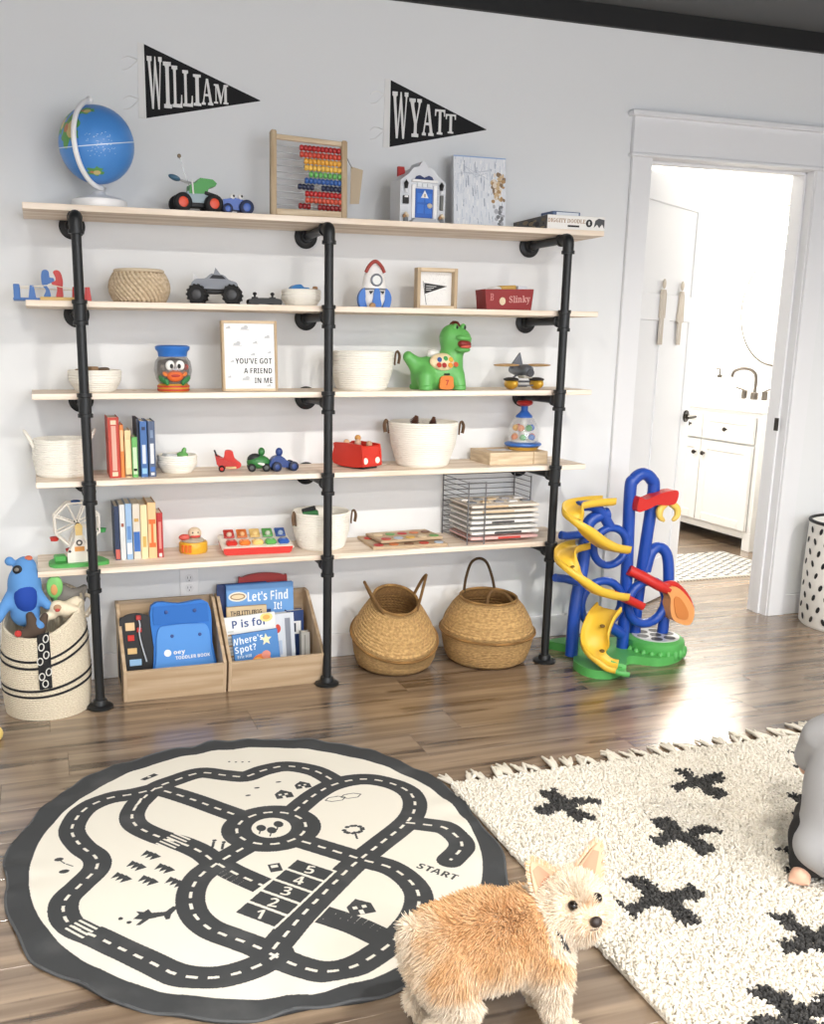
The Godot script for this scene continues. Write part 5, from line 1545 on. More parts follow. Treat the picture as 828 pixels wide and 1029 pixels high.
# ------------------------------------------------------------------ lowest board
func bottom_board() -> void:
	var y: float = H[4]
	var o := thing("ferris_wheel_toy", "white toy ferris wheel with red and green gondolas on a green base", "toy", Vector3(0.118, y, 0.185), 4)
	o.scale = Vector3.ONE * 0.93
	var wm := mat(c8(236, 230, 220), 0.45)
	var gm := mat(c8(82, 168, 84), 0.45)
	G.new().prism(spline([V(-0.095, -0.055), V(0.09, -0.06), V(0.1, 0.0), V(0.06, 0.06), V(-0.09, 0.055)], 4, true), 0.014, true).at(Transform3D.IDENTITY).to(o, "base", gm).transform = T(0, 0, 0, rx(-90))
	G.new().box(Vector3(-0.07, 0.026, 0.0), Vector3(0.045, 0.024, 0.05), 0.005).to(o, "steps", gm)
	G.new().prism([V(-0.045, 0.014), V(0.045, 0.014), V(0.045, 0.05), V(0.016, 0.095), V(0.012, 0.15), V(-0.012, 0.15), V(-0.016, 0.095), V(-0.045, 0.05)], 0.03).to(o, "tower", wm).position.z = 0.012
	G.new().box(Vector3(0, 0.066, 0.0425), Vector3(0.036, 0.018, 0.002), 0.0005).to(o, "orange_sign", mat(c8(226, 158, 84), 0.5))
	G.new().tube(ring(Vector3(0, 0.09, 0.043), 0.009, 16), 0.0028, 6, true).to(o, "round_window", mat(c8(70, 66, 62), 0.5))
	G.new().disc(Vector3(-0.036, 0.058, 0.041), 0.005, 0.002, 10, rx(90)).disc(Vector3(0.03, 0.058, 0.041), 0.005, 0.002, 10, rx(90)).to(o, "peg_hole", M.black)
	G.new().prism([V(-0.012, 0.12), V(0.012, 0.12), V(0.014, 0.155), V(0.006, 0.165), V(-0.006, 0.165), V(-0.014, 0.155)], 0.006).to(o, "yellow_cap", mat(c8(232, 200, 130), 0.5)).position.z = 0.042
	var hub := Vector3(0, 0.155, 0)
	for s in [-1, 1]:
		var oct := []
		for k in 8:
			oct.append(hub + Vector3(cos(TAU * (k + 0.5) / 8) * 0.088, sin(TAU * (k + 0.5) / 8) * 0.088, s * 0.026 - 0.02))
		var r := G.new().tube(oct, 0.0048, 6, true)
		for k in 8:
			r.tube([hub + Vector3(0, 0, s * 0.026 - 0.02), oct[k]], 0.0035, 6)
		r.to(o, "wheel_frame", wm)
	G.new().tube([hub + Vector3(0, 0, -0.05), hub + Vector3(0, 0, 0.04)], 0.009, 10).to(o, "axle", M.black)
	var gc := [c8(60, 150, 80), c8(200, 50, 40), c8(52, 104, 180), c8(200, 50, 40)]
	var ga := [-0.2, 3.6, 1.57, 4.4]
	for k in 4:
		var c := hub + Vector3(cos(ga[k]) * 0.095, sin(ga[k]) * 0.095 - 0.012, -0.02)
		G.new().lathe([V(0, -0.012), V(0.014, -0.01), V(0.018, 0.004), V(0.013, 0.006), V(0, 0.002)], 14, c).to(o, "gondola", mat(gc[k], 0.45))

	var g := "upright books on the lowest board"
	book("navy book with a red foot at the start of the lower row", 0.248, y, 0.17, 0.017, 0.2, 0.14, c8(36, 52, 84), [[0.02, 0.2, c8(196, 96, 84), 0.9]], 0, g)
	book("white book with a small brown mark beside the navy one", 0.267, y, 0.17, 0.019, 0.205, 0.14, c8(214, 216, 216), [[0.6, 0.66, c8(150, 80, 60), 0.5]], 0, g)
	book("pale blue book in the lower row", 0.288, y, 0.17, 0.022, 0.207, 0.14, c8(150, 182, 216), [[0.1, 0.3, c8(226, 230, 232), 0.8], [0.36, 0.6, c8(96, 140, 200), 0.6]], 0, g)
	book("white and blue book with a dark edge in the lower row", 0.313, y, 0.172, 0.026, 0.205, 0.15, c8(214, 206, 192), [[0.14, 0.5, c8(52, 104, 180), 0.85], [0.68, 0.74, c8(190, 150, 80), 0.6]], 0, g)
	book("cream book with an ochre mark in the lower row", 0.341, y, 0.172, 0.024, 0.2, 0.15, c8(236, 216, 170), [[0.22, 0.42, c8(206, 170, 90), 0.5]], 0, g)
	book("tan book with a big orange ring on its spine", 0.367, y, 0.172, 0.03, 0.208, 0.15, c8(232, 190, 140), [[0.2, 0.28, c8(224, 108, 46), 0.8], [0.62, 0.7, c8(224, 108, 46), 0.8], [0.28, 0.62, c8(224, 108, 46), 0.28]], 0, g)
	book("small red book, last and shortest of the lower row", 0.399, y, 0.168, 0.022, 0.168, 0.12, c8(178, 42, 40), [[0.2, 0.8, c8(214, 140, 130), 0.4], [0.02, 0.1, c8(226, 220, 210), 0.5]], 0, g)

	# yellow drum toy with a smiling animal on top
	var d := thing("drum_toy", "round yellow and orange toy with a little animal head on top", "toy", Vector3(0.541, y, 0.1), 0)
	G.new().lathe([V(0, 0), V(0.05, 0), V(0.054, 0.006), V(0.054, 0.036), V(0.05, 0.042), V(0, 0.042)], 32).to(d, "drum", mat(c8(224, 172, 48), 0.4))
	for k in 3:
		G.new().box(Vector3(-0.04 + k * 0.012 - 0.004, 0.021, 0.034 + k * 0.008), Vector3(0.012, 0.03, 0.006), 0.002, ry(-50 + k * 14)).to(d, "orange_panel", mat(c8(224, 112, 40), 0.4))
	G.new().lathe([V(0, 0.042), V(0.042, 0.042), V(0.044, 0.046), V(0.036, 0.052), V(0, 0.054)], 28).to(d, "plate", mat(c8(186, 176, 160), 0.5))
	var hd := G.new().ball(Vector3(0.006, 0.072, 0.004), Vector3(0.026, 0.024, 0.022), 18).to(d, "animal_head", mat(c8(216, 196, 168), 0.55))
	G.new().ball(Vector3(0.006, 0.063, 0.02), Vector3(0.02, 0.006, 0.008), 12).to(hd, "red_collar", mat(c8(196, 60, 54), 0.5))
	for s in [-1, 1]:
		G.new().ball(Vector3(0.006 + s * 0.01, 0.078, 0.023), Vector3.ONE * 0.003, 8).to(hd, "eye", M.black)
	G.new().ball(Vector3(-0.034, 0.06, 0.01), Vector3(0.022, 0.012, 0.014), 14).to(d, "side_button", mat(c8(206, 92, 80), 0.5))

	# five-key pop-up toy: red body, white deck
	var x := thing("pop_up_toy", "white and red pop up toy with five coloured keys and lids", "toy", Vector3(0.776, y, 0.128), -3)
	G.new().prism([V(-0.122, 0.0), V(0.116, 0.0), V(0.126, 0.006), V(0.132, 0.026), V(-0.134, 0.026), V(-0.13, 0.006)], 0.15).to(x, "body", mat(c8(204, 46, 34), 0.4)).position.z = -0.07
	var deck := sub("deck", x, T(0, 0.028, 0, rx(8)))
	G.new().box(Vector3(0, 0.004, 0), Vector3(0.276, 0.013, 0.16), 0.006).to(deck, "deck_plate", mat(c8(238, 230, 216), 0.4))
	var kc := [c8(198, 44, 34), c8(226, 120, 44), c8(238, 200, 120), c8(92, 172, 84), c8(40, 88, 170)]
	for k in 5:
		var xx := -0.098 + k * 0.05
		var kk := G.new().box(Vector3(xx, 0.018, 0.042), Vector3(0.042, 0.02, 0.034), 0.007).to(deck, "key", mat(kc[k], 0.35))
		G.new().disc(Vector3(xx, 0.027, 0.044), 0.007, 0.003, 12).to(kk, "key_mark", mat(kc[k].lightened(0.35), 0.4))
		var lid := G.new().box(Vector3(xx, 0.026, -0.038), Vector3(0.04, 0.008, 0.05), 0.003, rx(20)).to(deck, "lid", mat(kc[k].darkened(0.12), 0.4))
		G.new().ball(Vector3(xx, 0.028, -0.024), Vector3(0.011, 0.011, 0.009), 12).to(lid, "animal", mat([c8(206, 180, 160), c8(214, 160, 110), c8(226, 196, 130), c8(180, 190, 170), c8(160, 176, 200)][k], 0.5))

	var bk := rope_pot("rope_basket", "white rope basket behind the middle pipe on the lowest board", "basket", Vector3(1.036, y, 0.14), 0.092, 0.112, 0.142)
	leather_tab(bk, Vector3(-0.103, 0.128, 0.03), -70)
	leather_tab(bk, Vector3(0.107, 0.13, 0.03), 72)
	var gt := thing("toy_block", "green and black toy piece poking out of the basket behind the middle pipe", "toy", Vector3(0.985, y + 0.125, 0.17), -8)
	G.new().box(Vector3(0, 0.012, 0), Vector3(0.06, 0.024, 0.02), 0.003, rz(8)).to(gt, "green_piece", mat(c8(52, 120, 70), 0.5))
	G.new().box(Vector3(-0.004, 0.022, -0.012), Vector3(0.055, 0.03, 0.012), 0.003, rz(14)).to(gt, "black_piece", M.black)

	# two flat wooden puzzles
	for k in 2:
		var q := thing("wooden_puzzle", ["wooden picture puzzle lying lower, nearer the board edge", "wooden picture puzzle lying on top of another flat puzzle"][k], "puzzle", Vector3([1.372, 1.386][k], y + k * 0.0165, [0.15, 0.135][k]), [-2, 4][k])
		var w: float = [0.31, 0.27][k]
		G.new().box(Vector3(0, 0.006, 0), Vector3(w, 0.012, [0.22, 0.16][k]), 0.002).to(q, "board", M.ash)
		var pc := [c8(190, 60, 48), c8(226, 206, 170), c8(206, 120, 70), c8(180, 196, 214), c8(110, 160, 90), c8(120, 84, 60), c8(214, 170, 70), c8(180, 50, 50)]
		for i in 10:
			var px := -w / 2 + 0.03 + (i % 5) * (w - 0.06) / 4
			var pz: float = [0.085, 0.05][k] * (1.0 if i > 4 else -0.6) + [0.0, 0.01][k]
			G.new().disc(Vector3(px, 0.0118, pz), 0.02, 0.004, 7 + i % 3, ry(i * 23), 0.001).to(q, "piece", mat(pc[(i * 3 + k) % 8], 0.5))

	puzzle_rack(y)


func puzzle_rack(y: float) -> void:
	var o := thing("wire_puzzle_rack", "black wire rack holding a stack of wooden puzzle boards", "rack", Vector3(1.77, y, 0.14), 0)
	var wire := mat(c8(120, 120, 122), 0.4, 0.5)
	var W := 0.165
	var D := 0.125
	for q in [[-W, D], [-W, -D], [W, -D], [W, D]]:
		if q[0] > 0 and q[1] > 0:
			continue
		G.new().tube([Vector3(q[0], 0, q[1]), Vector3(q[0], 0.252, q[1])], 0.003, 6).to(o, "upright_wire", wire)
	G.new().tube([Vector3(W, 0, 0.02), Vector3(W, 0.252, 0.02)], 0.003, 6).to(o, "upright_wire", wire)
	G.new().tube([Vector3(-W * 0.55, 0, D), Vector3(-W * 0.55, 0.252, D)], 0.003, 6).to(o, "upright_wire", wire)
	for k in 12:
		var yy := 0.012 + k * 0.0215
		G.new().tube([Vector3(-W * 0.55, yy, D), Vector3(-W, yy, D), Vector3(-W, yy, -D), Vector3(W, yy, -D), Vector3(W, yy, 0.02)], 0.0017, 5).to(o, "wire_rung", wire)
	var cols := [c8(196, 60, 50), c8(232, 228, 220), c8(226, 224, 218), c8(236, 234, 230), c8(230, 226, 214), c8(214, 190, 156), c8(206, 178, 140)]
	for k in 7:
		var yy := y + 0.0145 + k * 0.0215
		var q := thing("puzzle_board", ["lowest puzzle board in the wire rack, with red print", "second puzzle board from the bottom of the wire rack", "third puzzle board from the bottom of the wire rack", "middle puzzle board of the stack in the wire rack", "fifth puzzle board from the bottom of the wire rack", "tan puzzle board second from the top in the wire rack", "topmost puzzle board in the wire rack, with shaped pieces"][k], "puzzle", Vector3(1.774 + 0.004 * sin(k * 2.1), yy, 0.152), 0.0, "puzzle boards in the rack")
		G.new().box(Vector3(0, 0.006, 0), Vector3(0.3, 0.011, 0.215), 0.002).to(q, "board", mat(cols[k].lerp(c8(242, 241, 238), 0.7), 0.5))
		G.new().box(Vector3(0.02 - 0.01 * k, 0.006, 0.1082), Vector3(0.1 + 0.02 * (k % 3), 0.008, 0.001)).to(q, "edge_print", mat(cols[k] if k != 1 and k != 3 else c8(60, 60, 64), 0.5))
		if k == 6:
			for i in 10:
				G.new().prism([V(-0.018, 0), V(0.018, 0), V(0.012, 0.034), V(-0.014, 0.03)], 0.005).to(q, "piece", mat([c8(224, 224, 224), c8(120, 126, 132), c8(200, 176, 140), c8(150, 150, 156)][i % 4], 0.5)).transform = T(-0.12 + (i % 5) * 0.06, 0.0115, -0.02 + (i / 5) * 0.07, rx(-90))


# ------------------------------------------------------------------ on the floor, under the shelf
func floor_things() -> void:
	hamper()
	var bins := [[0.246, 0.622], [0.63, 1.003]]
	for k in 2:
		var w: float = bins[k][1] - bins[k][0]
		var o := thing("wooden_bin", ["open front wooden bin holding the blue cloth case", "open front wooden bin holding picture books"][k], "bin", Vector3((bins[k][0] + bins[k][1]) / 2, 0, 0), 0.0, "wooden bins under the shelf")
		var side := [V(-0.022, 0), V(-0.285, 0), V(-0.318, 0.125), V(-0.075, 0.315), V(-0.022, 0.315)]
		for s in [-1, 1]:
			var m := G.new().prism(side, 0.012).to(o, "side", M.ash_up)
			m.transform = T(s * (w / 2 - 0.006) + 0.006, 0, 0, ry(90))
			m.transform = T(s * (w / 2 - 0.006) - 0.006, 0, 0, ry(90))
		G.new().box(Vector3(0, 0.006, 0.155), Vector3(w - 0.024, 0.012, 0.26)).to(o, "bottom", M.ash)
		G.new().box(Vector3(0, 0.157, 0.028), Vector3(w - 0.024, 0.314, 0.012)).to(o, "back", M.ash)
		G.new().box(Vector3(0, 0.0625, 0.2965), Vector3(w - 0.024, 0.129, 0.012), 0.001, rx(14.8)).to(o, "front_panel", M.ash)
	# blue cloth case
	var c := thing("cloth_case", "bright blue cloth activity case with snaps, standing in the wooden bin", "case", Vector3(0.484, 0.014, 0.205))
	c.rotation_degrees = Vector3(-10, 0, 1.5)
	c.scale = Vector3(0.97, 0.96, 1)
	var blue := mat(c8(46, 118, 200), 0.7)
	var light := mat(c8(84, 146, 218), 0.7)
	var body := spline([V(-0.105, 0), V(0.112, 0), V(0.116, 0.16), V(0.11, 0.318), V(0.0, 0.324), V(-0.108, 0.326), V(-0.112, 0.16)], 4, true)
	G.new().prism(body, 0.045, true).to(c, "body", blue).position.z = -0.045
	G.new().prism(spline([V(-0.1, 0.004), V(0.105, 0.002), V(0.108, 0.13), V(0.1, 0.225), V(0.05, 0.24), V(-0.05, 0.243), V(-0.09, 0.23), V(-0.104, 0.14)], 4, true), 0.009, true).to(c, "pocket", light)
	G.new().prism([V(-0.106, 0.25), V(0.108, 0.244), V(0.106, 0.316), V(-0.104, 0.322)], 0.006).to(c, "flap", mat(c8(34, 104, 186), 0.7))
	for q in [V(-0.055, 0.296), V(0.055, 0.292), V(-0.04, 0.2), V(0.068, 0.196)]:
		G.new().lathe([V(0, 0), V(0.0075, 0), V(0.006, 0.003), V(0, 0.004)], 12, Vector3(q.x, q.y, 0.008), rx(90)).to(c, "snap", mat(c8(26, 60, 130), 0.35))
	G.new().disc(Vector3(-0.062, 0.135, 0.009), 0.014, 0.0015, 18, rx(90)).to(c, "logo_disc", M.white)
	letters(c, "logo_word", "oey", 0.016, M.white, T(-0.018, 0.135, 0.0105), "Droid Sans", true, 1.2, 0.001)
	letters(c, "title", "TODDLER BOOK", 0.013, M.white, T(0.034, 0.112, 0.0105), "Droid Sans", true, 1.0, 0.001)
	# black activity board
	var a := thing("busy_board", "black activity board with coloured patches and a strap beside the blue case", "board", Vector3(0.306, 0.014, 0.19))
	a.rotation_degrees.x = -8
	G.new().prism(spline([V(-0.058, 0), V(0.06, 0), V(0.06, 0.24), V(0.04, 0.275), V(0.0, 0.282), V(-0.04, 0.272), V(-0.056, 0.24)], 4, true), 0.02, true).to(a, "board", M.black).position.z = -0.02
	for q in [[-0.018, 0.235, 0.034, 0.03, c8(226, 196, 150)], [-0.016, 0.192, 0.024, 0.022, c8(206, 50, 40)], [-0.014, 0.142, 0.034, 0.022, c8(226, 190, 130)], [-0.004, 0.098, 0.044, 0.024, c8(150, 190, 226)], [-0.01, 0.05, 0.04, 0.022, c8(226, 206, 160)]]:
		G.new().box(Vector3(q[0], q[1], 0.002), Vector3(q[2], q[3], 0.005), 0.001).to(a, "patch", mat(q[4], 0.6))
	G.new().tube(spline([Vector3(0.012, 0.27, 0.004), Vector3(0.018, 0.24, 0.012), Vector3(0.014, 0.21, 0.01), Vector3(0.022, 0.16, 0.01), Vector3(0.036, 0.1, 0.008)], 5), 0.007, 8, false, 0.4).to(a, "strap", mat(c8(206, 212, 220), 0.6))
	for yy in [0.268, 0.222]:
		G.new().box(Vector3(0.014, yy, 0.012), Vector3(0.018, 0.018, 0.008), 0.002).to(a, "buckle", mat(c8(180, 50, 46), 0.5))

	picture_books()
	seagrass()
	# spotted hamper at the edge of the doorway wall
	var h := thing("spotted_hamper", "white cloth hamper with black dashes beside the bathroom door", "hamper", Vector3(3.6, 0, 0.24))
	G.new().lathe([V(0, 0), V(0.19, 0), V(0.2, 0.012), V(0.205, 0.25), V(0.2, 0.49), V(0.197, 0.5), V(0.19, 0.49), V(0.19, 0.02), V(0, 0.015)], 40).to(h, "body", mat(c8(236, 234, 228), 0.85))
	G.new().tube(ring(Vector3(0, 0.497, 0), 0.198, 40, rx(90)), 0.008, 8, true).to(h, "rim", M.black)
	for r in 9:
		for k in 20:
			var an := TAU * (k + 0.5 * (r % 2)) / 20
			var dr := Vector3(cos(an), 0, sin(an))
			if dr.dot(Vector3(-0.4, 0, 0.92)) < -0.1:
				continue
			G.new().ball(dr * 0.204 + Vector3(0, 0.045 + r * 0.052, 0), Vector3(0.0095, 0.017, 0.0025), 8, Basis(Vector3.UP, PI / 2 - an) * rz(25 if (k + r) % 2 else -20)).to(h, "dash", M.black)
	for s in [-1, 1]:
		G.new().tube(spline([Vector3(s * 0.05, 0.47, 0.2), Vector3(s * 0.04, 0.53, 0.205), Vector3(-s * 0.0, 0.545, 0.207)], 5), 0.008, 8).to(h, "handle", M.black)
	# yellow toy at the frame's edge
	var yt := thing("teething_ring_toy", "yellow plastic ring toy on the floor beside the striped hamper", "toy", Vector3(-0.24, 0, 0.5), 20)
	G.new().tube(ring(Vector3(0, 0.018, 0), 0.06, 28, rx(90)), 0.018, 12, true).to(yt, "ring", mat(c8(236, 208, 120), 0.5))
	G.new().tube(ring(Vector3(0, 0.04, 0), 0.045, 24, rx(90)), 0.008, 8, true).to(yt, "inner_ring", mat(c8(120, 92, 60), 0.5))


func hamper() -> void:
	var o := thing("striped_hamper", "tall cream woven hamper with black stripes, full of plush toys", "hamper", Vector3(-0.016, 0, 0.245))
	var R := 0.15
	var rim := func(a: float) -> float: return 0.362 + 0.04 * cos(a) - 0.05 * sin(a) + 0.006 * sin(3.0 * a)
	var surface := func(t: float, a: float, out: float) -> Vector3:
		var r: float = R * (0.9 + 0.12 * sin(PI * (0.15 + t * 0.75))) + out + 0.003 * sin(a * 2.0 + 1.0 + t * 4.0)
		return Vector3(cos(a) * r, t * rim.call(a), sin(a) * r)
	var cream := woven(c8(255, 252, 244), Vector3(9, 6, 1), 0.25)
	cream.albedo_texture = ImageTexture.create_from_image(ramp_image(noise_image(128, 128, 0.09, 17, 3), c8(212, 200, 178), c8(250, 244, 230)))
	var rows := []
	for i in 41:
		var row := PackedVector3Array()
		for j in 56:
			row.append(surface.call(i / 40.0, -TAU * j / 56, 0.0016 * sin(i * PI)))
		rows.append(row)
	for q in [[1.0, -0.008], [0.9, -0.012], [0.3, -0.014], [0.06, -0.02]]:
		var row := PackedVector3Array()
		for j in 56:
			row.append(surface.call(q[0], -TAU * j / 56, q[1]))
		rows.append(row)
	G.new().grid(rows, true).to(o, "basket", cream)
	G.new().disc(Vector3(0, 0.002, 0), R * 0.9, 0.008, 36).to(o, "bottom", cream)
	for t in [0.3, 0.375, 0.65, 0.73]:
		var br := []
		for e in [-0.014, 0.014]:
			var row := PackedVector3Array()
			for j in 56:
				row.append(surface.call(t + e, -TAU * j / 56, 0.0022))
			br.append(row)
		G.new().grid(br, true).to(o, "black_stripe", mat(c8(32, 32, 34), 0.85))
	G.new().tube(spline([Vector3(0.12, 0.38, -0.06), Vector3(0.16, 0.395, -0.03), Vector3(0.172, 0.37, 0.0), Vector3(0.145, 0.335, 0.03)], 6), 0.009, 8).to(o, "handle", mat(c8(222, 212, 194), 0.85))
	# black and white patterned scarf hung over the rim as its handle
	var st := []
	for i in 12:
		var t := 0.4 + 0.64 * i / 11.0
		var row := PackedVector3Array()
		for j in 6:
			row.append(surface.call(t, 1.46 + 0.27 * (1.0 - j / 5.0) - 0.0 * i, 0.006 + 0.004 * sin(j * 1.9 + i * 0.6)))
		st.append(row)
	var sc := G.new().grid(st).to(o, "patterned_scarf", mat(c8(26, 26, 28), 0.8))
	for q in [[0.56, 1.66], [0.6, 1.52], [0.74, 1.68], [0.8, 1.55], [0.9, 1.64], [0.98, 1.54], [0.47, 1.6]]:
		var pts := []
		for k in 14:
			var an := TAU * k / 14
			pts.append(surface.call(q[0] + sin(an) * 0.04, q[1] + cos(an) * 0.055, 0.0125))
		G.new().tube(pts, 0.0022, 5, true).to(sc, "swirl", mat(c8(222, 220, 214), 0.8))

	# plush toys inside
	var p := thing("blue_plush", "blue plush creature with a dark blue belly sitting up in the hamper", "plush toy", Vector3(-0.075, 0.3, 0.26), -4)
	var b := Blob.new()
	b.bone(Vector3(0, 0.06, 0), Vector3(0.004, 0.15, 0.0), 0.05, 0.056, 0.03)
	b.bone(Vector3(0.004, 0.19, 0), Vector3(0.01, 0.222, 0.0), 0.046, 0.038, 0.03)
	b.knob(Vector3(-0.04, 0.245, 0.0), 0.016, 0.012)
	b.bone(Vector3(-0.045, 0.12, 0.02), Vector3(-0.085, 0.06, 0.06), 0.02, 0.018, 0.02)
	b.bone(Vector3(0.05, 0.12, 0.02), Vector3(0.078, 0.09, 0.03), 0.02, 0.016, 0.02)
	b.bone(Vector3(0.02, 0.05, 0.03), Vector3(0.05, 0.03, 0.075), 0.024, 0.02, 0.02)
	var m := MeshInstance3D.new()
	m.name = "body"
	m.mesh = b.mesh(0.005)
	m.material_override = mat(c8(92, 146, 206), 0.9)
	p.add_child(m, true)
	G.new().ball(Vector3(0.008, 0.125, 0.034), Vector3(0.041, 0.06, 0.03), 20).to(p, "belly", mat(c8(22, 66, 160), 0.8))
	G.new().ball(Vector3(-0.012, 0.222, 0.034), Vector3(0.017, 0.016, 0.01), 16).to(p, "eye", M.black)
	G.new().ball(Vector3(-0.014, 0.224, 0.042), Vector3(0.008, 0.007, 0.004), 12).to(p, "eye_shine", mat(c8(120, 116, 108), 0.4))
	G.new().ball(Vector3(0.024, 0.256, 0.01), Vector3(0.014, 0.009, 0.011), 12).to(p, "red_tuft", mat(c8(206, 110, 80), 0.8))
	var g := thing("leaf_paddle", "green oval toy paddle standing in the hamper", "toy", Vector3(0.028, 0.36, 0.27))
	G.new().ball(Vector3(0, 0.088, 0), Vector3(0.028, 0.042, 0.008), 20, rz(-4)).to(g, "paddle", mat(c8(120, 190, 104), 0.5))
	G.new().ball(Vector3(-0.002, 0.08, 0.005), Vector3(0.013, 0.022, 0.005), 14).to(g, "picture", mat(c8(206, 150, 92), 0.6))
	G.new().tube([Vector3(0, 0.05, 0), Vector3(-0.002, 0.0, 0)], 0.007, 8).to(g, "stem", mat(c8(84, 150, 84), 0.5))
	var w := thing("cream_plush", "cream plush puppy with a red nose lying in the hamper", "plush toy", Vector3(0.045, 0.335, 0.27))
	var b2 := Blob.new()
	b2.knob(Vector3(-0.012, 0.045, 0.03), 0.026, 0.014)
	b2.bone(Vector3(0.02, 0.03, 0.01), Vector3(0.055, 0.045, -0.01), 0.03, 0.026, 0.02)
	b2.bone(Vector3(0.03, 0.035, 0.03), Vector3(0.05, 0.032, 0.04), 0.018, 0.015, 0.012)
	b2.bone(Vector3(-0.03, 0.02, 0.03), Vector3(-0.06, 0.015, 0.04), 0.016, 0.014, 0.012)
	var m2 := MeshInstance3D.new()
	m2.name = "body"
	m2.mesh = b2.mesh(0.004)
	m2.material_override = mat(c8(236, 222, 196), 0.95)
	w.add_child(m2, true)
	G.new().ball(Vector3(-0.012, 0.043, 0.056), Vector3(0.009, 0.007, 0.005), 12).to(w, "nose", mat(c8(176, 60, 52), 0.5))
	G.new().ball(Vector3(-0.012, 0.05, 0.052), Vector3(0.014, 0.012, 0.006), 12).to(w, "muzzle", mat(c8(176, 142, 110), 0.8))
	var br := thing("brown_plush", "dark brown plush toy with a red bobble at the front of the hamper", "plush toy", Vector3(-0.07, 0.28, 0.335))
	var b3 := Blob.new()
	b3.bone(Vector3(-0.02, 0.018, 0.0), Vector3(0.03, 0.034, 0.0), 0.022, 0.024, 0.016)
	b3.bone(Vector3(0.02, 0.05, 0.0), Vector3(0.012, 0.085, -0.01), 0.022, 0.014, 0.016)
	b3.bone(Vector3(0.045, 0.04, 0.0), Vector3(0.06, 0.08, -0.01), 0.018, 0.012, 0.016)
	var m3 := MeshInstance3D.new()
	m3.name = "body"
	m3.mesh = b3.mesh(0.004)
	m3.material_override = mat(c8(82, 68, 58), 0.95)
	br.add_child(m3, true)
	G.new().ball(Vector3(-0.03, 0.034, 0.024), Vector3.ONE * 0.012, 12).to(br, "bobble", mat(c8(196, 60, 56), 0.8))
	var gp := thing("grey_plush", "grey plush toy slumped at the back of the hamper", "plush toy", Vector3(0.075, 0.345, 0.2))
	var b4 := Blob.new()
	b4.bone(Vector3(-0.03, 0.05, 0.0), Vector3(0.03, 0.04, 0.0), 0.034, 0.03, 0.02)
	b4.knob(Vector3(-0.03, 0.07, 0.0), 0.026, 0.02)
	b4.bone(Vector3(0.03, 0.05, 0.0), Vector3(0.055, 0.075, 0.0), 0.018, 0.012, 0.02)
	var m4 := MeshInstance3D.new()
	m4.name = "body"
	m4.mesh = b4.mesh(0.004)
	m4.material_override = mat(c8(136, 132, 126), 0.95)
	gp.add_child(m4, true)
	for s in [-1, 1]:
		G.new().ball(Vector3(-0.03 + s * 0.01, 0.078, 0.023), Vector3.ONE * 0.003, 8).to(gp, "eye", M.black)


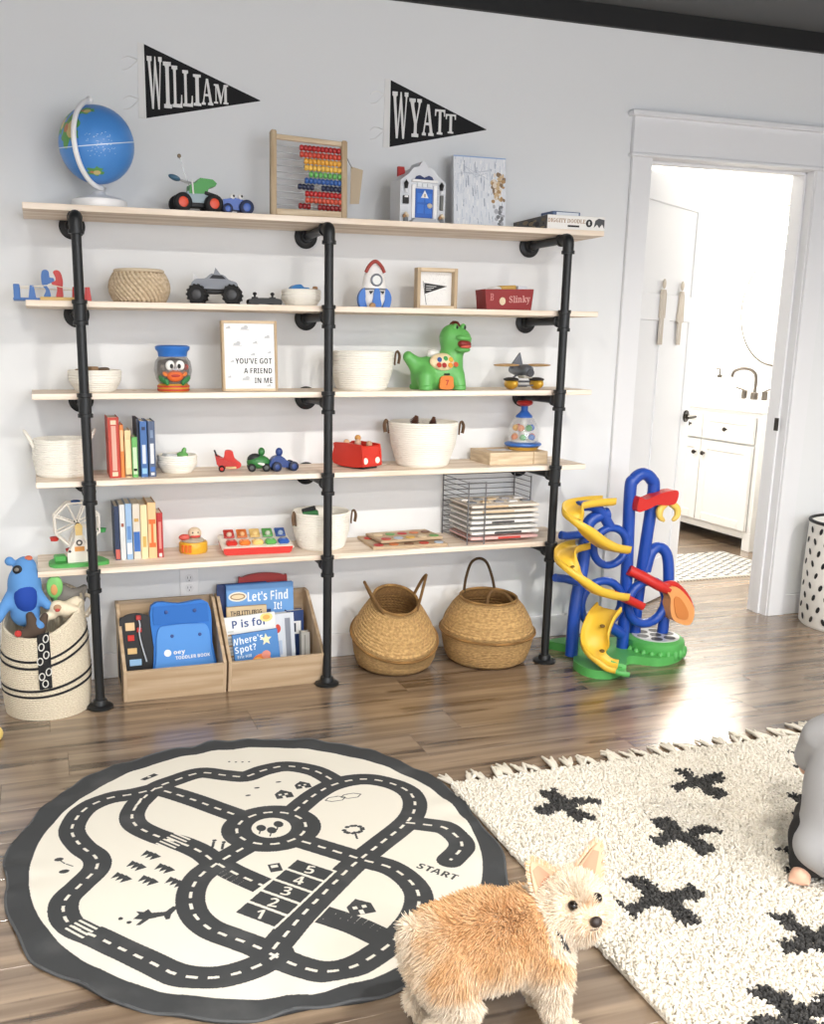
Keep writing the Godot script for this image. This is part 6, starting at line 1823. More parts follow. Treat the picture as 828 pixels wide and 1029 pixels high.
func picture_books() -> void:
	var mk := func(label: String, at: Vector3, turn: float, lean: float, w: float, h: float, d: float, cover: Color, p: Paint) -> void:
		var o := thing("picture_book", label, "book", at, turn, "picture books in the bin")
		o.rotation_degrees = Vector3(lean, 0, turn)
		flat_book(o, w, h, d, mat(cover, 0.5), print_mat(p.tex(), 0.4))
	var navy := Paint.new(128, 160, c8(58, 96, 160))
	navy.rect(0, 0, 20, 160, c8(30, 52, 104)).rect(30, 30, 80, 100, c8(84, 130, 190))
	mk.call("blue picture book at the back corner, behind the big blue board book", Vector3(0.735, 0.014, 0.0755), 0.0, -3, 0.2, 0.345, 0.012, c8(36, 62, 118), navy)
	var big := Paint.new(320, 320, c8(104, 156, 214))
	big.disc(V(52, 42), V(44, 18), c8(232, 226, 210)).disc(V(52, 42), V(36, 12), c8(150, 120, 84)).disc(V(52, 42), V(30, 8), c8(224, 206, 170))
	big.text("Let's Find", V(196, 46), 34, c8(236, 240, 244), 0, 0.92).text("It!", V(244, 86), 28, c8(236, 240, 244))
	big.rect(0, 96, 210, 60, c8(30, 56, 116)).disc(V(120, 190), V(90, 40), c8(150, 190, 226))
	mk.call("big light blue board book, tallest of the picture books", Vector3(0.802, 0.014, 0.105), 0.0, -4, 0.27, 0.345, 0.02, c8(84, 136, 200), big)
	var rd := thing("red_carry_case", "red rounded case top rising behind the blue board book", "case", Vector3(0.825, 0.014, 0.0505))
	rd.rotation_degrees.x = -3
	G.new().prism(spline([V(-0.1, 0), V(0.1, 0), V(0.1, 0.33), V(0.086, 0.362), V(0.03, 0.374), V(-0.03, 0.374), V(-0.082, 0.362), V(-0.1, 0.33)], 4, true), 0.016, true).to(rd, "case", mat(c8(166, 38, 34), 0.45)).position.z = -0.012
	var tan := Paint.new(200, 256, c8(206, 184, 146))
	for k in 6:
		tan.text(["THE", "LITTLE", "BIG", "ZOO", "AND", "ME"][k], V(40 + (k % 3) * 58, 24 + (k / 3) * 26), 18, c8(60, 50, 44))
	mk.call("tan picture book with dark capital letters behind the white book", Vector3(0.74, 0.014, 0.14), 0.0, -5, 0.16, 0.268, 0.012, c8(170, 146, 110), tan)
	var pis := Paint.new(220, 280, c8(230, 232, 230))
	pis.text("P is for", V(104, 34), 34, c8(52, 76, 130)).disc(V(182, 18), V(28, 20), c8(240, 214, 130)).disc(V(182, 18), V(16, 11), c8(226, 170, 80))
	for k in 12:
		pis.rect(8, 60 + k * 16, 26, 7, [c8(200, 204, 200), c8(170, 130, 80), c8(190, 194, 196)][k % 3])
	mk.call("white picture book with a blue alphabet title", Vector3(0.755, 0.014, 0.19), 3.0, -7, 0.2, 0.245, 0.01, c8(214, 216, 214), pis)
	var sp := Paint.new(240, 240, c8(66, 126, 190))
	sp.text("Where's", V(76, 32), 32, c8(224, 232, 238), -0.06).text("Spot?", V(62, 74), 32, c8(224, 232, 238), -0.06).text("Eric Hill", V(52, 112), 15, c8(210, 222, 232))
	var star := []
	for k in 10:
		var a := -PI / 2 + TAU * k / 10
		star.append(V(176, 44) + V(cos(a), sin(a)) * (32.0 if k % 2 == 0 else 14.0))
	sp.poly(star, c8(240, 226, 180))
	sp.disc(V(140, 176), V(62, 66), c8(226, 122, 60)).disc(V(120, 160), V(34, 34), c8(236, 176, 80)).disc(V(176, 196), V(26, 22), c8(206, 60, 44)).disc(V(76, 214), V(24, 18), c8(238, 214, 180)).disc(V(60, 214), V(9, 9), c8(40, 36, 34)).disc(V(168, 118), V(24, 20), c8(220, 140, 120))
	mk.call("blue square picture book with a white star, in front of the others", Vector3(0.765, 0.014, 0.235), 4.0, -9, 0.178, 0.19, 0.012, c8(52, 104, 166), sp)
	var wh := Paint.new(120, 240, c8(214, 220, 228))
	wh.disc(V(30, 60), V(16, 18), c8(206, 70, 56)).rect(70, 20, 30, 200, c8(140, 146, 158)).rect(10, 110, 40, 60, c8(180, 196, 220))
	mk.call("pale grey book with a red spot, beside the white alphabet book", Vector3(0.885, 0.014, 0.16), 2.0, -4, 0.09, 0.235, 0.03, c8(176, 182, 194), wh)
	var nv := Paint.new(100, 220, c8(36, 60, 112))
	nv.rect(8, 40, 76, 50, c8(226, 228, 228)).rect(36, 48, 18, 34, c8(40, 50, 70))
	mk.call("navy book with a white square, at the right of the bin", Vector3(0.935, 0.014, 0.13), 0.0, -3, 0.07, 0.235, 0.03, c8(30, 50, 96), nv)
	var gy := Paint.new(60, 160, c8(170, 168, 162))
	gy.rect(20, 10, 10, 140, c8(130, 128, 124))
	mk.call("thin grey book against the side wall of the bin", Vector3(0.958, 0.014, 0.2), 0.0, -3, 0.035, 0.165, 0.03, c8(150, 148, 144), gy)


func seagrass() -> void:
	var handle := func(o: Node, pts: Array, tip: Color) -> void:
		G.new().tube(spline(pts, 7), 0.0062, 8).to(o, "handle", woven(tip, Vector3(4, 30, 1), 0.15))
	var straw := woven(c8(250, 226, 186), Vector3(7, 3, 1), 0.5)
	for k in 2:
		var o := thing("seagrass_basket", ["round seagrass belly basket leaning open towards the viewer, beside the book bin", "wider seagrass belly basket with a raised loop handle, beside the pipe"][k], "basket", [Vector3(1.333, 0, 0.19), Vector3(1.735, 0, 0.215)][k], [0.0, 0.0][k], "seagrass belly baskets")
		# rings: radius, height, forward tilt in degrees, forward shift
		var rr := [[0.02, 0.004, 0, 0], [0.125, 0.003, 0, 0], [0.15, 0.02, 0, 0], [0.166, 0.06, 6, 0.0], [0.172, 0.1, 16, 0.0], [0.176, 0.128, 22, 0.0], [0.178, 0.136, 22, 0.0], [0.172, 0.147, 22, 0.0], [0.152, 0.19, 22, 0.004], [0.124, 0.235, 24, 0.006], [0.098, 0.27, 26, 0.004], [0.092, 0.282, 26, 0.004], [0.085, 0.278, 26, 0.004], [0.112, 0.235, 22, 0.004], [0.15, 0.15, 16, 0.0], [0.14, 0.03, 0, 0], [0.02, 0.012, 0, 0]]
		if k == 1:
			rr = [[0.02, 0.004, 0, 0], [0.14, 0.003, 0, 0], [0.165, 0.02, 0, 0], [0.18, 0.06, 0, 0.0], [0.188, 0.1, 2, 0.0], [0.193, 0.128, 3, 0.0], [0.196, 0.136, 3, 0.0], [0.19, 0.148, 3, 0.0], [0.176, 0.19, 3, 0.0], [0.15, 0.235, 3, 0.0], [0.124, 0.265, 3, 0.0], [0.116, 0.272, 3, 0.0], [0.108, 0.266, 3, 0.0], [0.14, 0.225, 3, 0.0], [0.17, 0.14, 2, 0.0], [0.155, 0.03, 0, 0], [0.02, 0.012, 0, 0]]
		var rows := []
		for q in rr:
			var row := PackedVector3Array()
			for j in 48:
				var a := TAU * j / 48
				row.append(rx(q[2]) * Vector3(cos(a) * q[0], 0, -sin(a) * q[0]) + Vector3(0, q[1], q[3]))
			rows.append(row)
		var outer := rows.slice(0, 6)
		G.new().grid(outer, true, false, [], 1.0).to(o, "bowl", straw)
		var up := rows.slice(5, 12)
		G.new().grid(up, true, false, [], 1.0).to(o, "folded_upper", straw)
		G.new().grid(rows.slice(11, 17), true, false, [], 1.0).to(o, "lining", woven(c8(176, 146, 104), Vector3(7, 4, 1), 0.4))
		var edge := []
		for p in rows[11]:
			edge.append(p)
		G.new().tube(edge, 0.006, 7, true).to(o, "rim", woven(c8(214, 184, 136), Vector3(30, 1, 1), 0.2))
		var crease := []
		for p in rows[6]:
			crease.append(p)
		G.new().tube(crease, 0.0055, 7, true).to(o, "fold_edge", woven(c8(206, 172, 122), Vector3(40, 1, 1), 0.2))
		var tip := c8(120, 104, 86)
		if k == 0:
			handle.call(o, [Vector3(-0.07, 0.245, 0.06), Vector3(-0.1, 0.29, 0.06), Vector3(-0.135, 0.355, 0.04), Vector3(-0.14, 0.37, 0.025), Vector3(-0.125, 0.35, 0.0), Vector3(-0.09, 0.285, -0.02)], c8(186, 158, 120))
			handle.call(o, [Vector3(0.07, 0.245, 0.06), Vector3(0.088, 0.3, 0.055), Vector3(0.112, 0.37, 0.04), Vector3(0.122, 0.38, 0.02), Vector3(0.11, 0.35, 0.0), Vector3(0.088, 0.29, -0.02)], c8(186, 158, 120))
		else:
			handle.call(o, [Vector3(-0.07, 0.268, -0.09), Vector3(-0.058, 0.33, -0.1), Vector3(-0.035, 0.392, -0.105), Vector3(0.0, 0.41, -0.105), Vector3(0.035, 0.392, -0.102), Vector3(0.062, 0.33, -0.1), Vector3(0.074, 0.268, -0.09)], tip)
			handle.call(o, [Vector3(-0.055, 0.262, 0.103), Vector3(-0.03, 0.29, 0.06), Vector3(0.01, 0.3, 0.02), Vector3(0.05, 0.292, 0.05), Vector3(0.068, 0.26, 0.1)], c8(186, 158, 120))


# ------------------------------------------------------------------ the marble ramp toy
func chute(path: Array, half: float, wall: float, n := 5) -> G:
	var pts := spline(path, n)
	var rows := []
	var m := pts.size()
	for i in m:
		var t: Vector3 = (pts[mini(i + 1, m - 1)] - pts[maxi(i - 1, 0)]).normalized()
		var s := t.cross(Vector3.UP).normalized()
		var u := s.cross(t).normalized()
		var row := PackedVector3Array()
		for q in [V(-half, wall), V(-half, -0.006), V(-half * 0.6, -0.014), V(half * 0.6, -0.014), V(half, -0.006), V(half, wall), V(half - 0.007, wall), V(half - 0.007, 0.002), V(half * 0.5, -0.006), V(-half * 0.5, -0.006), V(-half + 0.007, 0.002), V(-half + 0.007, wall)]:
			row.append(pts[i] + s * q.x + u * q.y)
		rows.append(row)
	var g := G.new()
	g.grid(rows, true)
	for e in [0, m - 1]:
		var r: PackedVector3Array = rows[e]
		g.st.set_smooth_group(-1)
		var mid: Vector3 = pts[1 if e == 0 else m - 2]
		for q in [[0, 1, 10, 11], [1, 2, 9, 10], [2, 3, 8, 9], [3, 4, 7, 8], [4, 5, 6, 7]]:
			g.fan([r[q[0]], r[q[1]], r[q[2]], r[q[3]]], mid)
	return g

func ramp_toy() -> void:
	var o := thing("ball_ramp_toy", "tall blue and yellow plastic ball ramp toy on a green base", "toy", Vector3(0, 0, 0))
	o.position = Vector3(2.25, 0, 0.35)
	var off := -o.position
	var blue := mat(c8(26, 72, 166), 0.35)
	var yel := mat(c8(232, 190, 62), 0.4)
	var green := mat(c8(86, 172, 88), 0.45)
	var red := mat(c8(200, 40, 34), 0.4)
	var at := func(a: Array) -> Array:
		var out := []
		for p in a:
			out.append(p + off)
		return out
	# base plate and drum
	var bp := []
	for q in spline([V(2.06, 0.16), V(2.12, 0.27), V(2.03, 0.42), V(2.03, 0.53), V(2.1, 0.575), V(2.2, 0.53), V(2.28, 0.44), V(2.38, 0.5), V(2.5, 0.47), V(2.58, 0.38), V(2.57, 0.25), V(2.46, 0.2), V(2.3, 0.19), V(2.18, 0.14)], 5, true):
		bp.append(V(q.x - 2.25, -(q.y - 0.35)))
	var base := G.new().prism(bp, 0.035, true).to(o, "base", green)
	base.transform = T(0, 0, 0, rx(-90))
	var dc := Vector3(2.455, 0.0, 0.362) + off
	G.new().lathe([V(0, 0.03), V(0.115, 0.03), V(0.122, 0.04), V(0.118, 0.075), V(0.106, 0.085), V(0, 0.085)], 40, dc).to(o, "drum", green)
	var scal := G.new()
	for k in 22:
		var a := TAU * k / 22
		scal.ball(dc + Vector3(cos(a) * 0.118, 0.03, sin(a) * 0.118), Vector3(0.015, 0.024, 0.015), 8)
	scal.to(o, "drum_edge", green)
	var plate := G.new().disc(dc + Vector3(0, 0.0845, 0), 0.097, 0.004, 36).to(o, "speaker_plate", mat(c8(206, 208, 210), 0.35, 0.2))
	for k in 7:
		var a := TAU * k / 6
		var q := Vector3.ZERO if k == 6 else Vector3(cos(a), 0, sin(a)) * 0.062
		G.new().disc(dc + q + Vector3(0, 0.0865, 0), 0.024, 0.003, 18).to(plate, "hole", mat(c8(58, 62, 66), 0.5))
	# blue tube frame
	G.new().tube(at.call(spline([Vector3(2.318, 0.02, 0.33), Vector3(2.312, 0.35, 0.33), Vector3(2.298, 0.7, 0.33), Vector3(2.312, 0.755, 0.33), Vector3(2.354, 0.777, 0.33), Vector3(2.396, 0.752, 0.33), Vector3(2.41, 0.7, 0.33), Vector3(2.398, 0.45, 0.32), Vector3(2.395, 0.2, 0.3), Vector3(2.395, 0.03, 0.3)], 6)), 0.025, 14).to(o, "tall_loop", blue)
	G.new().tube(at.call(spline([Vector3(2.41, 0.36, 0.32), Vector3(2.43, 0.44, 0.32), Vector3(2.47, 0.46, 0.32), Vector3(2.505, 0.42, 0.33), Vector3(2.515, 0.3, 0.34), Vector3(2.51, 0.18, 0.34), Vector3(2.505, 0.06, 0.34)], 6)), 0.023, 12).to(o, "side_loop", blue)
	G.new().tube(at.call(spline([Vector3(2.06, 0.03, 0.35), Vector3(2.062, 0.2, 0.35), Vector3(2.08, 0.32, 0.34), Vector3(2.1, 0.42, 0.33), Vector3(2.105, 0.55, 0.33), Vector3(2.13, 0.6, 0.33), Vector3(2.2, 0.62, 0.33)], 6)), 0.026, 12).to(o, "left_post", blue)
	G.new().tube(at.call(ring(Vector3(2.212, 0.483, 0.345), 0.078, 32)), 0.0165, 10, true).to(o, "upper_ring", blue)
	G.new().tube(at.call(ring(Vector3(2.19, 0.243, 0.345), 0.096, 32)), 0.0175, 10, true).to(o, "lower_ring", blue)
	G.new().tube(at.call(ring(Vector3(2.4, 0.235, 0.36), 0.092, 32)), 0.0195, 10, true).to(o, "right_ring", blue)
	G.new().tube(at.call(spline([Vector3(2.04, 0.66, 0.36), Vector3(2.12, 0.655, 0.34), Vector3(2.17, 0.62, 0.335), Vector3(2.21, 0.56, 0.34)], 5)), 0.022, 12).to(o, "upper_bracket", blue)
	G.new().tube(at.call([Vector3(1.975, 0.545, 0.35), Vector3(2.0, 0.54, 0.35), Vector3(2.1, 0.54, 0.34)]), 0.017, 10).to(o, "side_bar", blue)
	G.new().tube(at.call([Vector3(1.95, 0.375, 0.37), Vector3(2.0, 0.365, 0.36), Vector3(2.08, 0.34, 0.35)]), 0.017, 10).to(o, "side_bar", blue)
	G.new().tube(at.call([Vector3(2.22, 0.15, 0.35), Vector3(2.3, 0.1, 0.34)]), 0.024, 12).tube(at.call([Vector3(2.19, 0.15, 0.345), Vector3(2.12, 0.08, 0.34)]), 0.02, 12).to(o, "foot_brace", blue)
	# yellow chutes
	var c1 := chute(at.call([Vector3(2.2, 0.668, 0.33), Vector3(2.1, 0.672, 0.36), Vector3(2.0, 0.668, 0.4), Vector3(1.965, 0.645, 0.45), Vector3(1.99, 0.6, 0.48), Vector3(2.06, 0.545, 0.47), Vector3(2.14, 0.505, 0.44), Vector3(2.235, 0.48, 0.4)]), 0.04, 0.02).to(o, "upper_chute", yel)
	for q in [Vector3(1.975, 0.628, 0.475), Vector3(2.02, 0.58, 0.49)]:
		G.new().ball(q + off, Vector3(0.009, 0.005, 0.009), 10).to(c1, "rivet", mat(c8(120, 96, 40), 0.5))
	var c2 := chute(at.call([Vector3(2.09, 0.49, 0.33), Vector3(2.0, 0.485, 0.37), Vector3(1.955, 0.46, 0.43), Vector3(1.98, 0.41, 0.48), Vector3(2.05, 0.352, 0.49), Vector3(2.13, 0.318, 0.47), Vector3(2.215, 0.295, 0.44)]), 0.042, 0.02).to(o, "middle_chute", yel)
	G.new().ball(Vector3(1.972, 0.44, 0.46) + off, Vector3(0.009, 0.005, 0.009), 10).to(c2, "rivet", mat(c8(120, 96, 40), 0.5))
	var c3 := chute(at.call([Vector3(2.18, 0.245, 0.42), Vector3(2.12, 0.212, 0.455), Vector3(2.075, 0.15, 0.49), Vector3(2.07, 0.09, 0.52), Vector3(2.1, 0.052, 0.55), Vector3(2.13, 0.045, 0.575)]), 0.056, 0.016).to(o, "lower_chute", yel)
	for q in [Vector3(2.105, 0.195, 0.492), Vector3(2.085, 0.105, 0.532)]:
		G.new().ball(q + off, Vector3(0.011, 0.007, 0.011), 10).to(c3, "dark_dot", mat(c8(110, 84, 36), 0.5))
	chute(at.call([Vector3(2.2, 0.3, 0.445), Vector3(2.26, 0.272, 0.43), Vector3(2.325, 0.24, 0.42)]), 0.026, 0.018).to(o, "red_spout", red)
	# green tongue at the foot of the lower chute
	chute(at.call([Vector3(2.11, 0.045, 0.555), Vector3(2.14, 0.035, 0.575), Vector3(2.17, 0.03, 0.59)]), 0.05, 0.012, 3).to(o, "green_tongue", green)
	# red arm with yellow claws at the top
	var arm := G.new().prism(spline([V(2.3, 0.632), V(2.305, 0.69), V(2.335, 0.68), V(2.37, 0.69), V(2.42, 0.706), V(2.485, 0.71), V(2.48, 0.66), V(2.44, 0.652), V(2.39, 0.655), V(2.35, 0.64)], 4, true), 0.055, true).to(o, "red_arm", red)
	arm.position = Vector3(0, 0, 0.33 - 0.0) + Vector3(off.x, 0, off.z) + Vector3(0, 0, 0.005)
	for s in [-1, 1]:
		G.new().tube(at.call(spline([Vector3(2.457 + s * 0.012, 0.655, 0.37), Vector3(2.457 + s * 0.04, 0.635, 0.375), Vector3(2.457 + s * 0.042, 0.605, 0.378), Vector3(2.457 + s * 0.02, 0.585, 0.38)], 5)), [0.014, 0.014, 0.014, 0.015, 0.015, 0.015, 0.015, 0.015, 0.014, 0.014, 0.013, 0.012, 0.011, 0.01, 0.008, 0.006], 8, false, 1.0).to(o, "claw", mat(c8(230, 196, 96), 0.4))
	# red lever and tan scoop on the right
	G.new().tube(at.call(spline([Vector3(2.3, 0.382, 0.36), Vector3(2.36, 0.352, 0.38), Vector3(2.42, 0.318, 0.4), Vector3(2.47, 0.296, 0.4)], 5)), 0.022, 10).to(o, "red_lever", red)
	var sc := G.new().prism(spline([V(0.2, -0.045), V(0.25, -0.042), V(0.312, -0.095), V(0.347, -0.155), V(0.328, -0.212), V(0.252, -0.188), V(0.226, -0.14), V(0.222, -0.09)], 4, true), 0.07, true).to(o, "scoop", mat(c8(228, 158, 96), 0.4))
	sc.position = Vector3(0, 0.35, 0.0)
	G.new().prism(spline([V(0.24, -0.085), V(0.268, -0.09), V(0.312, -0.15), V(0.308, -0.185), V(0.262, -0.172), V(0.244, -0.13)], 4, true), 0.004, true).to(sc, "scoop_recess", mat(c8(206, 128, 66), 0.45)).position.z = 0.0695
	G.new().tube(spline([Vector3(0.205, -0.036, 0.04), Vector3(0.255, -0.036, 0.04), Vector3(0.318, -0.09, 0.04), Vector3(0.353, -0.152, 0.04)], 5), 0.014, 8, false, 1.0).to(sc, "scoop_edge", red)


# ------------------------------------------------------------------ play mat
func play_mat() -> void:
	var S := 1024
	var k := S / 1.44
	var P := func(q: Vector2) -> Vector2: return (q + Vector2(0.72, 0.72)) * k
	var ink := c8(58, 60, 62)
	var cream := c8(226, 222, 210)
	var p := Paint.new(S, S, ink)
	var nz := FastNoiseLite.new()
	nz.seed = 9
	nz.frequency = 0.02
	var inner := []
	for i in 90:
		var a := TAU * i / 90
		inner.append(P.call(V(0.012 + cos(a) * 0.575, 0.027 + sin(a) * 0.605)))
	p.poly(inner, cream)
	var roads := [
		[V(-0.193, -0.377), V(-0.273, -0.356), V(-0.350, -0.347), V(-0.413, -0.303), V(-0.447, -0.233), V(-0.454, -0.169), V(-0.431, -0.090), V(-0.401, -0.030), V(-0.404, 0.027), V(-0.443, 0.086), V(-0.480, 0.141), V(-0.485, 0.203), V(-0.468, 0.255), V(-0.416, 0.313), V(-0.370, 0.369), V(-0.319, 0.428), V(-0.270, 0.485), V(-0.218, 0.515), V(-0.163, 0.523), V(-0.096, 0.510), V(-0.047, 0.483)],
		[V(-0.276, -0.282), V(-0.214, -0.372), V(-0.149, -0.410), V(-0.068, -0.438), V(0.0, -0.4), V(0.057, -0.374), V(0.123, -0.400), V(0.197, -0.406), V(0.269, -0.351), V(0.306, -0.269)],
		[V(0.148, -0.124), V(0.225, -0.198), V(0.298, -0.245), V(0.387, -0.256), V(0.458, -0.213), V(0.496, -0.137), V(0.483, -0.054), V(0.426, 0.028), V(0.301, 0.128), V(0.215, 0.195), V(0.131, 0.273), V(0.040, 0.360), V(-0.029, 0.437), V(-0.07, 0.48)],
		[V(0.425, 0.03), V(0.471, 0.057), V(0.513, 0.091), V(0.526, 0.155), V(0.511, 0.201), V(0.46, 0.245)],
		[V(0.125, 0.045), V(0.189, 0.114), V(0.251, 0.181), V(0.304, 0.235), V(0.328, 0.306), V(0.323, 0.373), V(0.284, 0.442), V(0.224, 0.499), V(0.164, 0.541), V(0.092, 0.573), V(0.033, 0.571), V(-0.016, 0.537), V(-0.055, 0.492), V(-0.088, 0.447), V(-0.126, 0.406), V(-0.176, 0.350), V(-0.200, 0.282), V(-0.195, 0.206), V(-0.166, 0.139), V(-0.115, 0.090), V(-0.066, 0.055), V(-0.020, 0.025)],
		[V(-0.258, -0.319), V(-0.291, -0.236), V(-0.287, -0.166), V(-0.237, -0.091), V(-0.182, -0.036), V(-0.139, 0.024), V(-0.114, 0.085)],
		[V(-0.187, -0.348), V(-0.111, -0.264), V(-0.056, -0.195), V(-0.013, -0.142)],
		[V(-0.107, 0.092), V(-0.075, 0.146), V(-0.023, 0.217)],
		[V(0.083, 0.373), V(0.138, 0.432), V(0.188, 0.500)],
	]
	var paths := []
	for r in roads:
		var px := []
		for q in spline(r, 5):
			px.append(P.call(q))
		paths.append(px)
		p.line(px, 0.07 * k, ink, r.size() != 3)
	p.disc(P.call(V(0.062, -0.049)), V(0.136, 0.124) * k, ink, 48)
	var dash := func(px: Array) -> void:
		var run := 0.0
		for i in px.size() - 1:
			var a: Vector2 = px[i]
			var b: Vector2 = px[i + 1]
			var n := maxi(1, int((b - a).length() / 2.0))
			for s in n:
				var t := fposmod(run + (b - a).length() * s / n, 0.047 * k)
				if t < 0.022 * k:
					var c := a.lerp(b, float(s) / n)
					var d := (b - a).normalized() * 2.0
					var o := d.normalized().orthogonal() * 0.004 * k
					p.poly([c - d + o, c + d + o, c + d - o, c - d - o], cream)
			run += (b - a).length()
	for i in 8:
		dash.call(paths[i])
	var rb := []
	for i in 41:
		rb.append(P.call(V(0.062 + cos(TAU * i / 40) * 0.094, -0.049 + sin(TAU * i / 40) * 0.086)))
	dash.call(rb)
	p.disc(P.call(V(0.062, -0.049)), V(0.054, 0.054) * k, cream, 36)
	for q in [V(0.035, -0.055), V(0.06, -0.035), V(0.085, -0.062)]:
		p.disc(P.call(q), V(0.013, 0.017) * k, ink)
		p.line([P.call(q), P.call(q + V(-0.012, 0.03))], 2.5, ink, false)
	# zebra crossings
	for z in [[V(-0.202, -0.053), V(0.6, 0.8)], [V(-0.439, 0.262), V(0.62, 0.78)]]:
		for i in 6:
			var c: Vector2 = P.call(z[0] + Vector2(z[1].y, -z[1].x) * (i - 2.5) * 0.013)
			var d: Vector2 = z[1] * 0.03 * k
			p.line([c - d, c + d], 0.0065 * k, cream, false)
	# numbered parking bays on a white strip
	var al := V(0.16, -0.147) / 4.0
	var ac := V(0.036, 0.04)
	var c0 := V(-0.053, 0.332)
	p.poly([P.call(c0 - al * 0.55 - ac * 1.12), P.call(c0 + al * 4.55 - ac * 1.12), P.call(c0 + al * 4.55 + ac * 1.12), P.call(c0 - al * 0.55 + ac * 1.12)], cream)
	for i in 5:
		var c: Vector2 = c0 + al * i
		p.poly([P.call(c - al * 0.42 - ac), P.call(c + al * 0.42 - ac), P.call(c + al * 0.42 + ac), P.call(c - al * 0.42 + ac)], ink)
		p.text(str(i + 1), P.call(c), 0.036 * k, cream, 0.55)
	p.text("START", P.call(V(0.408, 0.284)), 0.025 * k, ink, 0.88, 1.1)
	# little pictures: trees, fox, houses, boats, people
	for q in [V(-0.268, -0.003), V(-0.308, 0.037), V(-0.242, 0.071), V(-0.348, 0.080), V(-0.287, 0.113), V(-0.225, 0.140)]:
		for s in 3:
			var c: Vector2 = P.call(q + V(0.006, 0.006) * (s - 1) * 1.6)
			p.poly([c + V(-10, 7 + s * 2), c + V(3, -11), c + V(12, 2 + s * 2)], ink)
	var fx: Vector2 = P.call(V(-0.292, 0.265))
	p.poly([fx + V(-30, 0), fx + V(-20, -10), fx + V(-24, -20), fx + V(-12, -14), fx + V(-4, -20), fx + V(0, -8), fx + V(22, -4), fx + V(36, -16), fx + V(44, -12), fx + V(30, 6), fx + V(26, 18), fx + V(20, 18), fx + V(18, 6), fx + V(-6, 8), fx + V(-22, 20), fx + V(-28, 18), fx + V(-16, 6)], ink)
	for q in [V(-0.345, 0.275), V(-0.362, 0.255)]:
		p.disc(P.call(q), V(4, 4), ink)
	for q in [[V(0.140, -0.223), 1.0], [V(0.209, -0.266), 0.9], [V(0.175, 0.377), 1.2]]:
		var c: Vector2 = P.call(q[0])
		var s: float = q[1]
		p.poly([c + V(-18, 14) * s, c + V(-18, -8) * s, c + V(0, -24) * s, c + V(18, -8) * s, c + V(18, 14) * s], ink)
		p.rect(c.x - 10 * s, c.y - 6 * s, 7 * s, 7 * s, cream).rect(c.x + 3 * s, c.y - 6 * s, 7 * s, 7 * s, cream).rect(c.x - 4 * s, c.y + 4 * s, 7 * s, 10 * s, cream)
	for q in [V(0.277, -0.157), V(0.326, -0.162)]:
		var c: Vector2 = P.call(q)
		p.line([c + V(-22, 0), c + V(-10, 9), c + V(12, 9), c + V(22, -2), c + V(8, -10), c + V(-12, -9), c + V(-22, 0)], 2.2, ink, false)
	var tr: Vector2 = P.call(V(0.272, 0.036))
	for i in 12:
		p.disc(tr + V(cos(i * 2.4) * 18, sin(i * 2.4) * 14 - 8), V(5, 4), ink)
	p.line([tr + V(0, 0), tr + V(-4, 28)], 4, ink, false)
	var pu: Vector2 = P.call(V(0.027, 0.151))
	p.rect(pu.x - 12, pu.y - 14, 22, 26, ink).rect(pu.x - 8, pu.y - 10, 13, 9, cream)
	for q in [V(-0.1, -0.012), V(-0.078, 0.004)]:
		var c: Vector2 = P.call(q)
		p.disc(c + V(2, -10), V(4, 4), ink).line([c + V(0, -6), c + V(-6, 14)], 5, ink, false)
	var de: Vector2 = P.call(V(-0.491, -0.048))
	p.disc(de, V(8, 6), ink).line([de, de + V(10, 18)], 2.0, ink, false).line([de + V(12, 20), de + V(24, 32)], 2.0, ink, false).disc(de + V(8, 44), V(9, 6), ink)
	var sl: Vector2 = P.call(V(-0.224, -0.455))
	p.poly([sl + V(-18, 10), sl + V(14, -12), sl + V(22, -2), sl + V(-8, 16)], ink)
	p.disc(sl + V(2, 2), V(4, 3), cream)
	for q in [V(0.03, -0.49), V(0.05, -0.482), V(0.07, -0.476), V(0.09, -0.472)]:
		p.disc(P.call(q), V(2.5, 2.5), ink)
	for q in [V(0.04, -0.25), V(0.075, -0.29), V(0.145, -0.31)]:
		p.disc(P.call(q), V(6, 3), ink)
	# soft cloth: faint worn mottling
	var wear := noise_image(S / 2, S / 2, 0.012, 40, 5)
	wear.resize(S, S)
	for y in S:
		for x in S:
			var c := p.im.get_pixel(x, y)
			p.im.set_pixel(x, y, c.lerp(c8(128, 128, 126), clampf((wear.get_pixel(x, y).r - 0.58) * 0.7, 0.0, 0.22) if c.r < 0.5 else 0.0))
	var o := thing("road_play_mat", "round black and cream play mat printed with roads", "mat", Vector3(0.487, 0, 1.39))
	var cloth := print_mat(p.tex(), 0.92)
	var g := G.new()
	var outline := func(a: float) -> float:
		var kx := Vector2(cos(a), sin(a))
		return 0.62 + 0.04 * kx.y * kx.y - 0.02 * kx.y + absf(sin(2.0 * a)) * (0.026 if kx.x > 0.0 else 0.008) + 0.006 * sin(a * 9.0) + 0.005 * sin(a * 17.0 + 1.0)
	var rows := []
	for i in 15:
		var f: float = [0.0, 0.2, 0.4, 0.55, 0.68, 0.78, 0.85, 0.9, 0.94, 0.965, 0.98, 0.992, 1.0, 1.0, 0.98][i]
		var row := PackedVector3Array()
		for j in 150:
			var a := TAU * j / 150
			var r: float = outline.call(a) * f
			var e := clampf((f - 0.82) / 0.18, 0.0, 1.0)
			var yy := 0.005 + 0.0012 * sin(r * 40.0 + a * 3.0) * f + e * (0.003 + 0.004 * sin(a * 21.0 + 2.0 * sin(a * 4.0)) + 0.0025 * sin(a * 37.0))
			if i == 13:
				yy = 0.002
			elif i == 14:
				yy = 0.001
			row.append(Vector3(cos(a) * r, maxf(yy, 0.001), -sin(a) * r))
		rows.append(row)
	rows.reverse()
	g.st.set_smooth_group(1)
